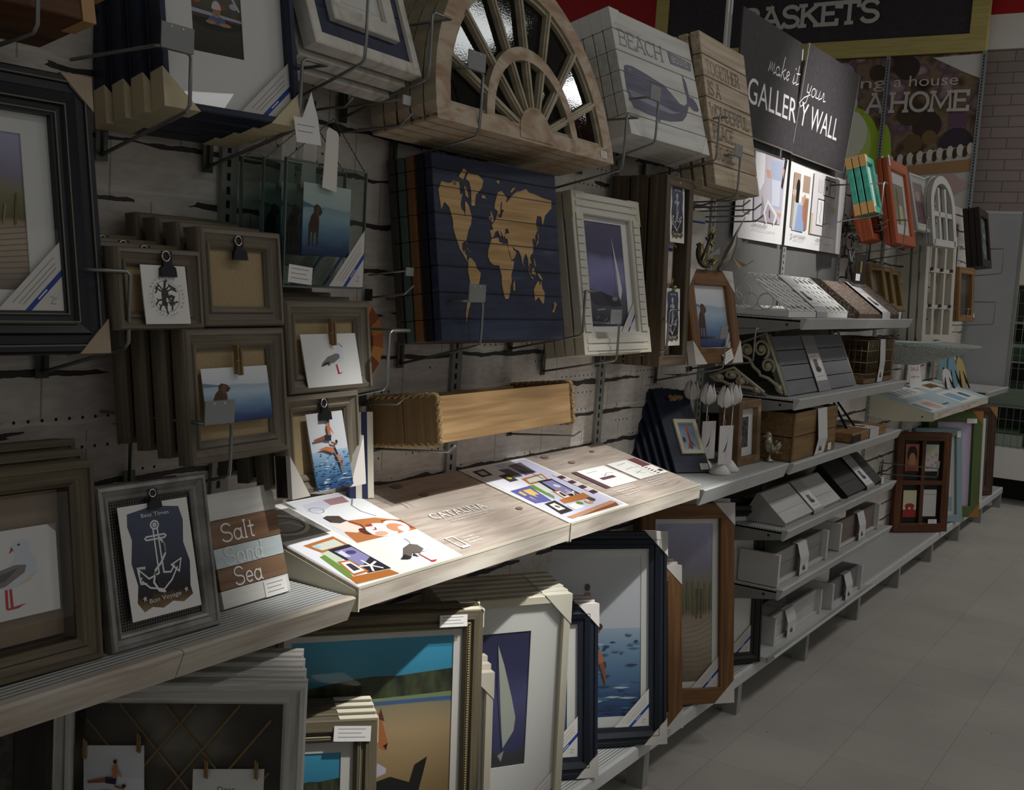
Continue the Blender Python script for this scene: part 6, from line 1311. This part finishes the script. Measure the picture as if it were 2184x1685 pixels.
b = MB(); b.face([(-.165, .010, .037), (.165, .010, .037), (.165, .010, .642), (-.165, .010, .642)], GP); b.build('glass_pane', t)
stack(t, 4, .032, lambda o: 'large rubbed-white frame at bottom left, %s in its stack' % o, 'rubbed-white frames', dx=-.004, dz=.006)
t = thing('picture_frame', 'dark worn wooden frame at the bottom left edge, left of the rubbed-white frames', 'picture frame', (.905, -.125, ZB), -49, 1); pic(t, .22, .70, .05, .03, NZ('dark_worn_wood', [(.4, '#17140e'), (.62, '#2c261a'), (.72, '#7a6e58')], (3, 26, 1), 6, .7, uv=True), 'flat', None, None, fabricp, True)
t = thing('picture_frame', 'large beaded taupe frame with beach and dog picture under the sloping display, front one', 'picture frame', (1.745, -.22, ZB), -36.9, 5)
pic(t, .47, .641, .042, .028, TAUPE2, 'bead', (.017, .02, .020, .014), C('#d8d5cc'), beachp, True, None, stick=(.165, .62, .062, .026, -.004), line=[(.028, .004, .003, C('#8f8467', .7))])
b = MB()
for k in range(90): b.ball((-.203+.406*k/89, .003, .609), .0021, C('#a8976c', .5), 6)
for k in range(110): b.ball((.203, .003, .03+.579*k/109), .0021, C('#a8976c', .5), 6)
b.build('bead_trim', t); protector(t, .47, .641, .03, ('tr',), .006, C('#d9d2bb', .65))
b = MB(); b.extr([(.2365, .642), (.19, .642), (.2365, .60)], 'y', .003, .029, C('#d6cfb8', .65)); b.build('corner_protector', t)
stack(t, 2, .034, lambda o: 'large beaded taupe frame with beach picture, %s in its stack' % o, 'large beaded frames', dz=.008)
t = thing('picture_frame', 'small beaded taupe frame with price sticker in front of the large beach picture, front one', 'picture frame', (1.511, -.26, ZB), -42.1, 8)
pic(t, .25, .489, .045, .028, TAUPE2, 'bead', (.02, .02, .024, .022), C('#d8d5cc'), beachp, True, stick=(.075, .462, .072, .03, -.0012, -.04), line=[(.032, .005, .003, C('#8f8467', .7))])
b = MB(); b.extr([(.1265, .49), (.05, .49), (.1265, .44)], 'y', .004, .029, C('#d6cfb8', .65)); b.build('corner_protector', t)
stack(t, 4, .034, lambda o: 'small beaded taupe frame, %s in its stack' % o, 'small beaded frames', dz=.004)
IVF = NZ('ivory_frame', [(.3, '#bdb69f'), (.7, '#cbc5b2')], (3, 30, 1), 4, .5, uv=True)
t = thing('picture_frame', 'thin ivory frame with navy yacht picture and wide white mat, front one', 'picture frame', (2.203, -.24, ZB), -31.6, 1.5)
pic(t, .34, .591, .022, .022, IVF, 'flat', (.048, .145, .08, .066), C('#e2e1da'), sailbig, True, C('#cfcbb8', .65), .075, ('tr', 'br'), .12)
stack(t, 6, .025, lambda o: 'thin ivory frame with wide white mat, %s in its stack' % o, 'ivory frames with yacht', dz=.004)
t = thing('picture_frame', 'small ivory frame with cream corner sleeves squeezed beside the large beach picture, front one', 'picture frame', (1.927, -.255, ZB), -37, 5)
pic(t, .25, .47, .02, .022, IVF, 'flat', (.05, .05, .05, .05), C('#e2e1da'), whitep, True, C('#d0c8b6', .65), .06, ('tr', 'br'))
stack(t, 3, .026, lambda o: 'small ivory frame beside the beach picture, %s in its stack' % o, 'small ivory frames', dz=.012)
t = thing('picture_frame', 'narrow blue-black ridged frame with divers picture and white corner sleeves, front one', 'picture frame', (2.537, -.177, ZB), -40, 9.9)
NVB = NZ('blue_black_ridged', [(.3, '#12161e'), (.6, '#1b222e'), (.8, '#253040')], (2, 50, 1), 5, .4, uv=True)
pic(t, .30, .474, .056, .03, NVB, 'ridge', (.03, .03, .03, .03), C('#dcdcd6'), lambda a: diversp(a, .3, .5, .9, .55), True, C('#d3cec6', .65), .065, ('tr', 'br'), .11)
stack(t, 3, .036, lambda o: 'narrow blue-black ridged frame, %s in its stack' % o, 'narrow blue-black frames', dz=.006)
t = thing('picture_frame', 'large blue-black ridged frame with three divers over the sea, lit by the aisle', 'picture frame', (2.81, -.172, ZB), -41, 10)
pic(t, .467, .632, .053, .032, NVB, 'ridge', (.022, .03, .024, .024), C('#dcdcd6'), lambda a: diversp(a, .36, .579, .77, .553), True, C('#d3cec6', .65), .075, ('tr', 'br'), .11)
t = thing('picture_frame', 'small oak-brown frame with white sleeves in front of the big dune picture, front one', 'picture frame', (3.053, -.25, ZB), -38, 10.5)
pic(t, .2, .50, .05, .026, OAK, 'flat', None, None, dune, True, C('#d3cec6', .65), .06, ('tr', 'br'))
stack(t, 4, .029, lambda o: 'small oak-brown frame beside the dune picture, %s in its stack' % o, 'small oak frames', dz=.008)
t = thing('picture_frame', 'large oak-brown frame with tall dune picture and white corner sleeves, front one', 'picture frame', (3.313, -.246, ZB), -39.3, 8.9)
pic(t, .341, .66, .052, .028, OAK, 'flat', (.01, .02, .022, .016), C('#dcdad2'), dune, True, C('#d3cec6', .65), .075, ('tr', 'br'), .10)
stack(t, 2, .034, lambda o: 'large oak-brown frame with dune picture, %s, only its top corner showing' % o, 'large oak frames', dz=.012)
BKF = NZ('charcoal_frame', [(.3, '#1d1c18'), (.7, '#292824')], (2, 40, 1), 4, .45, uv=True)
t = thing('picture_frame', 'charcoal frame with blank white mat at the right end of the large frames, front one', 'picture frame', (3.771, -.19, ZB), -36.2, 3.8)
pic(t, .30, .583, .04, .03, BKF, 'ridge', (.07, .12, .07, .1), C('#e0ded4'), textwhite, True, banner=.10)
base = t.matrix_world.copy(); t['group'] = 'charcoal frames'
c = copy_tree(t); c['label'] = 'charcoal frame standing just behind and right of the front charcoal frame, with price sticker'; c.matrix_world = base @ Matrix.Translation((.03, .048, .02)); sticker(c, .125, .555, .028, .024)

# ================================================================ far section goods
TEAL = NZ('chipped_teal', [(.35, '#2f7a68'), (.55, '#3f9583'), (.7, '#8a6a42')], (20, 20, 20), 5, .6); TANB = C('#b08a52', .7)
t = thing('picture_frame', 'chipped teal and brown frame on the far wall left of the orange frame, front one', 'picture frame', (5.049, -.24, 1.902), 4.3, 15.2)
pic(t, .197, .254, .03, .024, TEAL, 'flat', None, None, lambda a: a.q(C('#c9d6cf'), 0, 0, 1, 1), True, TANB, .05, ('tl', 'bl'))
stack(t, 3, .03, lambda o: 'chipped teal and brown frame on the far wall, %s in its stack' % o, 'teal frames far wall')
ORG = WOOD('orange_stain', '#9c4a28', '#c4683c', uv=True, mid='#b25833')
t = thing('picture_frame', 'orange-stained frame with white mat and pale print on the far wall, front one', 'picture frame', (5.547, -.25, 1.79), .4, 11.8)
pic(t, .387, .403, .05, .024, ORG, 'flat', (.04, .05, .04, .06), C('#dcdad8'), lambda a: (a.q(GR('palm_print', [(0, '#b3a98a'), (.5, '#8f8a6a'), (1, '#9a9188')], .3), 0, 0, 1, 1), a.q(C('#6d6a48'), .35, 0, .5, .9), a.q(C('#cfcaa8'), .5, 0, .8, .5)), True, stick=(-.17, .39, .03, .05, -.003))
stack(t, 2, .028, lambda o: 'orange-stained frame on the far wall, %s, behind the front one' % o, 'orange frames far wall')
t = thing('picture_frame', 'smaller orange-stained frame tucked low to the left of the large orange frame', 'picture frame', (5.34, -.17, 1.80), 1.1, 16.3); pic(t, .19, .16, .03, .07, ORG, 'flat', None, None, lambda a: a.q(C('#8a4427'), 0, 0, 1, 1), False, stick=(.08, .05, .025, .05, -.003))
GWH = C('#bdbab4', .5)
t = thing('gothic_frame', 'grey-white frame with dark photo right of the orange frame on the far wall', 'picture frame', (5.91, -.25, 1.878), -3.2, 14); pic(t, .267, .294, .045, .024, GWH, 'cove', None, None, lambda a: (a.q(C('#8f7f80'), 0, 0, 1, 1), a.q(C('#6d4f56'), 0, 0, 1, .55), a.el(C('#b9a092'), .5, .7, .2, .12)), True)
for i in range(3):
    t = thing('arched_window', ('front', 'second', 'rear')[i]+' white arched window frame on the far wall', 'window frame', (6.151, -.298+.029*i, 1.822), -8.9, 8.9, group='white arched frames'); b = MB()
    halfring(b, .125, .165, 0, .025, 0, .2, C('#c9c7c2', .5), C('#b5b3ae', .5), 20, .2); b.build('arch_rim', t); b = MB()
    for x in (-.045, .045): b.box(x-.012, x+.012, .004, .018, .0, .30, C('#c9c7c2', .5))
    b.box(-.15, .15, .0, .02, -.005, .03, C('#c9c7c2', .5)); b.box(-.13, .13, .004, .018, .15, .175, C('#c9c7c2', .5)); b.build('glazing_bars', t)
for i in range(3):
    t = thing('pane_window', ('front', 'second', 'rear')[i]+' tall cream window-pane frame with nine openings on the far wall', 'window frame', (6.539, -.22+.045*i, 1.302), -8.9, 2.4, group='tall window frames'); CW = C('#c4bfb2', .55); b = MB()
    b.ring(.431, .60, [(0, .03), (0, 0), (.045, 0), (.045, .03)], CW); b.build('outer_frame', t); b = MB()
    for k in (1, 2): b.box(-.2155+.1437*k-.014, -.2155+.1437*k+.014, .004, .024, .03, .57, CW)
    for z in (.2, .4): b.box(-.18, .18, .002, .026, z-.011, z+.011, CW)
    b.build('glazing_bars', t)
    b = MB()
    for k in (0, 1, 2):
        for z in (.21, .41): b.box(-.143+.143*k-.008, -.143+.143*k+.008, -.012, .0, z-.014, z+.004, C('#4a4a48', .4, .5))
    b.build('hooks', t)
t = thing('picture_frame', 'dark brown deep frame in the top wire bin next to the end panel, front one', 'picture frame', (7.687, -.24, 1.771), 3.7, 9.2); pic(t, .475, .367, .05, .03, C('#241a14', .5), 'flat', None, None, lambda a: (a.q(NZ('mixed_dark_print', [(.4, '#2c2a2a'), (.6, '#8f9fa4')], (25, 25, 25)), 0, 0, 1, 1)), True)
stack(t, 3, .034, lambda o: 'dark brown deep frame in the top bin by the end panel, %s' % o, 'dark deep frames')
t = thing('picture_frame', 'tan-edged frame hanging between the tall window frames and the end panel', 'picture frame', (7.28, -.22, 1.42), -6, 4); pic(t, .30, .33, .04, .05, WOOD('tan_edge', '#6d5030', '#9c784a', uv=True), 'flat', None, None, lambda a: a.q(C('#5d5b58'), 0, 0, 1, 1), True)
t = thing('picture_frame', 'grey narrow frame leaning in the lower bin beside the end panel', 'picture frame', (7.62, -.18, 1.43), -6, 14); pic(t, .2, .2, .03, .03, C('#6d6760', .5), 'flat', None, None, lambda a: a.q(C('#8f8a84'), 0, 0, 1, 1), True, stick=(.07, .03, .03, .03, -.003))
for i, (x, z, w, h) in enumerate(((5.55, 1.50, .17, .2), (5.72, 1.48, .16, .22), (5.89, 1.47, .16, .22))):
    t = thing('picture_frame', ('left', 'middle', 'right')[i]+' of three gold-brown frames behind the rattan shelf on the far wall', 'picture frame', (x, -.16, z), -10, 14, group='gold-brown frames'); pic(t, w, h, .03, .05, WOOD('gold_brown', '#5d4a2c', '#94794a', uv=True), 'flat', None, None, lambda a: a.q(C('#7a7468'), 0, 0, 1, 1), False, C('#8f7048', .7), .04, ('tl',))
t = thing('scissor_hook', 'black wrought ornament shaped like big scissors hanging beyond the posters', 'ornament', (4.83, -.2, 1.60), -25); b = MB(); BK = C('#191817', .5)
for sx in (-1, 1): b.tube([(sx*.022+q[0], .004*sx, .16+q[1]) for q in arc(0, 0, .026, .034, 0, 360, 16)], .004, BK, 6)
b.build('ring_handles', t); b = MB(); b.tube([(-.02, 0, .125), (.012, 0, .03), (.016, 0, .0)], [.007, .008, .003], BK, 6); b.tube([(.02, .006, .125), (-.012, .006, .03), (-.016, .006, .0)], [.007, .008, .003], BK, 6); b.ball((0, 0, .075), .012, BK); b.build('blades', t)
t = thing('product_card', 'black hanging card with gold key and white sticker beside the scissor ornament', 'card', (4.985, -.2, 1.585), -10); mb = MB(); mb.box(-.05, .05, 0, .003, 0, .13, C('#1f1c1a')); mb.box(-.012, .0, -.006, 0, .05, .10, C('#b59a52', .4, .6)); mb.build('card_sheet', t); sticker(t, -.02, .03, .04, .03, -.001)
t = thing('hanging_basket', 'pale wire half-basket on the far wall above the blue sloping boards', 'basket', (6.15, -.10, 1.19)); BW = C('#a9b0aa', .5); b = MB()
b.tube([(q[0], q[1]*.5, .125) for q in arc(0, 0, .45, .4, 180, 360, 24)], .009, BW, 6)
for k in range(19): q = R(180+10*k); b.tube([(.44*math.cos(q), .19*math.sin(q), .12), (.30*math.cos(q), .12*math.sin(q), .05), (.12*math.cos(q), .05*math.sin(q), .0)], .003, BW, 5)
for z, r_ in ((.09, .38), (.06, .32), (.03, .22)): b.tube([(r_*math.cos(R(q)), r_*.42*math.sin(R(q)), z) for q in range(180, 361, 12)], .003, BW, 5)
b.build('wire_body', t); b = MB(); b.lathe([(.12, 0), (.20, .03), (.33, .07), (.43, .12)], (0, 0, 0), NZ('pale_mesh', [(.4, '#8c948e'), (.6, '#b9bfb8')], (90, 90, 90), 2, .6), 20); b.build('liner', t)
t = thing('price_flyer', 'white flyer with red lettering standing on the far blue board', 'flyer', (6.78, -.08, 1.02), -20, 12); mb = MB(); mb.box(-.06, .06, 0, .003, 0, .17, C('#e2dedc')); a = Art(mb, (-.06, -.0004, 0), (.12, 0, 0), (0, 0, .17)); a.txt(C('#b8555a'), 'SALE', .15, .6, .14, .7); a.txt(C('#b8555a'), 'now on', .15, .35, .1, .7); mb.build('sheet', t)
for i, (x, c_, h) in enumerate(((7.25, '#c9c2c2', .13), (7.45, '#6f8fa0', .20), (7.72, '#b09a62', .21))):
    t = thing('easel_plaque', ('pale', 'blue', 'sandy')[i]+' decorative plaque on a black easel by the end panel', 'plaque', (x, -.17, 1.00 if i < 2 else .978), -25, 18, group='easel plaques'); b = MB(); b.extr(arc(0, h*.5, .045, h*.5, 0, 360, 16)[:-1], 'y', 0, .012, C(c_)); b.build('plaque_face', t)
    b = MB(); b.tube([(-.04, -.01, 0), (0, .016, h*1.05)], .005, DARK, 5); b.tube([(.04, -.01, 0), (0, .016, h*1.05)], .005, DARK, 5); b.build('easel_legs', t)
t = thing('teal_lantern', 'teal-blue oval plate with bow standing against the end panel', 'ornament', (7.62, -.06, .996), -40, 4); b = MB(); b.extr(arc(0, .13, .08, .13, 0, 360, 20)[:-1], 'y', 0, .03, C('#7fa3a8')); b.build('plate', t); b = MB(); b.tube([(-.02, 0, .28), (.0, 0, .255), (.025, 0, .31)], .006, C('#5d7d82'), 5); b.build('bow', t)
t = thing('sign_strip', 'narrow grey lettered strip hanging beside the end panel', 'wall sign', (7.42, -.05, 1.05), 0, 2); mb = MB(); mb.box(-.07, .07, 0, .02, 0, .38, C('#9c958a')); a = Art(mb, (-.07, -.0006, 0), (.14, 0, 0), (0, 0, .38)); [a.ln(C('#6d675e'), [(.15, .1+.09*k), (.85, .1+.09*k)], .003) for k in range(9)]; mb.build('board', t)
for x, zb, yf, zf, zt, s, lab in ((5.36, 1.72, -.28, 1.775, 1.9, 1, 'wire bracket left of the orange frame on the far wall'), (5.78, 1.72, -.28, 1.775, 1.94, 1, 'wire bracket right of the orange frame on the far wall'), (4.97, 1.84, -.27, 1.89, 2.03, 1, 'wire bracket under the teal frames on the far wall'), (7.0, 1.33, -.28, 1.37, 1.5, 1, 'wire bracket right of the tall window frames'), (7.85, 1.70, -.3, 1.74, 1.9, 1, 'wire bracket under the dark frames near the end panel'), (7.75, 1.38, -.3, 1.41, 1.55, 1, 'wire bracket low beside the end panel')): bracket(x, zb, yf, zf, zt, s, 0, lab)
for k, (x, z) in enumerate(((5.33, 1.86), (5.40, 1.845), (5.31, 1.83))): peg(x, z, .17, .01, ('upper', 'middle', 'lower')[k]+' bare peg hook below the teal frames', .03)
# frames on the base shelf of the far section
BWN = WOOD('mahogany', '#44260f', '#704524', uv=True, mid='#583318')
t = thing('pane_window', 'brown four-pane window frame with greeting cards standing on the far base shelf', 'picture frame', (6.824, -.175, ZB), -40.8, 4)
b = MB(); b.ring(.374, .593, PROF['flat'](.05, .03), BWN); b.build('frame', t); b = MB(); b.box(-.012, .012, .004, .02, .05, .543, BWN); b.box(-.137, .137, .003, .021, .28, .305, BWN); b.build('glazing_bars', t)
b = MB(); b.box(-.14, .14, .024, .028, .045, .55, C('#15130f')); b.build('backing_board', t)
def kid(a): a.q(C('#b0653c'), 0, 0, 1, 1); a.el(C('#2a1712'), .5, .62, .38, .34); a.el(C('#b98a5c'), .52, .42, .26, .26); a.q(C('#b8506a'), .2, .92, .9, 1); a.q(C('#8f4a30'), .1, 0, .9, .15)
def floral(a): a.q(C('#b9bdb0'), 0, 0, 1, 1); [a.el(C('#c98aa0'), .2+.3*(k % 3), .12+.1*k, .12, .06) for k in range(6)]; a.el(C('#c9c86a'), .5, .82, .12, .06)
def phone(a): a.q(C('#cfc6a4'), 0, 0, 1, 1); a.q(C('#9c2c22'), 0, 0, 1, .28); a.el(C('#a02e24'), .5, .42, .36, .1); a.q(C('#a02e24'), .2, .25, .8, .4); a.el(C('#d8cfae'), .5, .33, .1, .04)
def menu(a): a.q(C('#cfc9c4'), 0, 0, 1, 1); a.q(C('#8fa9a9'), .05, .8, .95, .83); [a.ln(C('#a39c96'), [(.1, .7-.1*k), (.9, .7-.1*k)], .001) for k in range(7)]
for x, z, f in ((-.07, .36, kid), (.068, .36, floral), (-.07, .085, phone), (.068, .09, menu)): card(t, x-.046, z, x+.046, z+.16, .02, f, .001)
sticker(t, .08, .062, .06, .026, -.001)
t = thing('picture_frame', 'pale blue-grey frame standing behind the brown four-pane frame', 'picture frame', (7.227, -.197, ZB), -37.1, 8.1); pic(t, .36, .585, .045, .032, C('#8aa0a4', .5), 'flat', (.02, .02, .02, .02), C('#d6d2ca'), lambda a: (a.q(C('#cfd3d0'), 0, 0, 1, 1), a.q(C('#8fb0b4'), 0, 0, 1, .2), a.el(C('#b39a7a'), .5, .15, .2, .05)), True, stick=(.15, .55, .03, .04, -.003))
c = copy_tree(t); c['label'] = 'second pale blue-grey frame, immediately behind the first one on the far base shelf'; c.matrix_world = t.matrix_world @ Matrix.Translation((.015, .042, .004)); t['group'] = c['group'] = 'pale blue-grey frames'
OLV = NZ('olive_frame', [(.3, '#4d5c30'), (.7, '#5d6d3c')], (3, 40, 1), 5, .6, uv=True)
t = thing('picture_frame', 'olive-green frame with brown corner sleeves under the far sloping boards, front one', 'picture frame', (7.416, -.224, ZB), -38.3, 4.6); t.matrix_world = Matrix.Translation((.05, .0, 0)) @ t.matrix_world
pic(t, .42, .682, .07, .03, OLV, 'flat', None, None, lambda a: a.q(C('#c9b8cf'), 0, 0, 1, 1), True, C('#9a6c36', .7), .09, ('tr', 'br'), 0, (.12, .62, .08, .03, -.003))
stack(t, 2, .04, lambda o: 'olive-green frame with brown sleeves, %s and behind the front one' % o, 'olive frames')
t = thing('picture_frame', 'white-edged frame with blue seascape standing behind the olive frames', 'picture frame', (7.90, -.19, ZB), -37, 4); pic(t, .36, .60, .025, .03, C('#cfccc4', .5), 'flat', (.03, .05, .03, .03), C('#d3d0ca'), lambda a: (a.q(GR('blue_reef_print', [(0, '#24323c'), (.4, '#5d88a0'), (.7, '#39566a'), (1, '#6fa3bc')], .6, (4, 6, 4)), 0, 0, 1, 1)), True, banner=.08)
t = thing('picture_frame', 'dark brown frame last in the row of large frames near the far floor, front one', 'picture frame', (8.47, -.155, ZB), -36, 3.3); pic(t, .38, .637, .06, .03, WOOD('dark_brown', '#3c2a1c', '#5d4430', uv=True), 'ridge', (.03, .03, .03, .03), C('#55463c'), lambda a: a.q(C('#4a3a34'), 0, 0, 1, 1), True, C('#a07848', .7), .08, ('tr',))
c = copy_tree(t); c['label'] = 'second dark brown frame, behind the last one of the far row'; c.matrix_world = t.matrix_world @ Matrix.Translation((.0, .045, 0)); t['group'] = c['group'] = 'dark brown far frames'
bracket(6.45, .535, -.315, .565, .618, -1, 1, 'chrome wire bracket with price plate crossing in front of the brown four-pane frame')
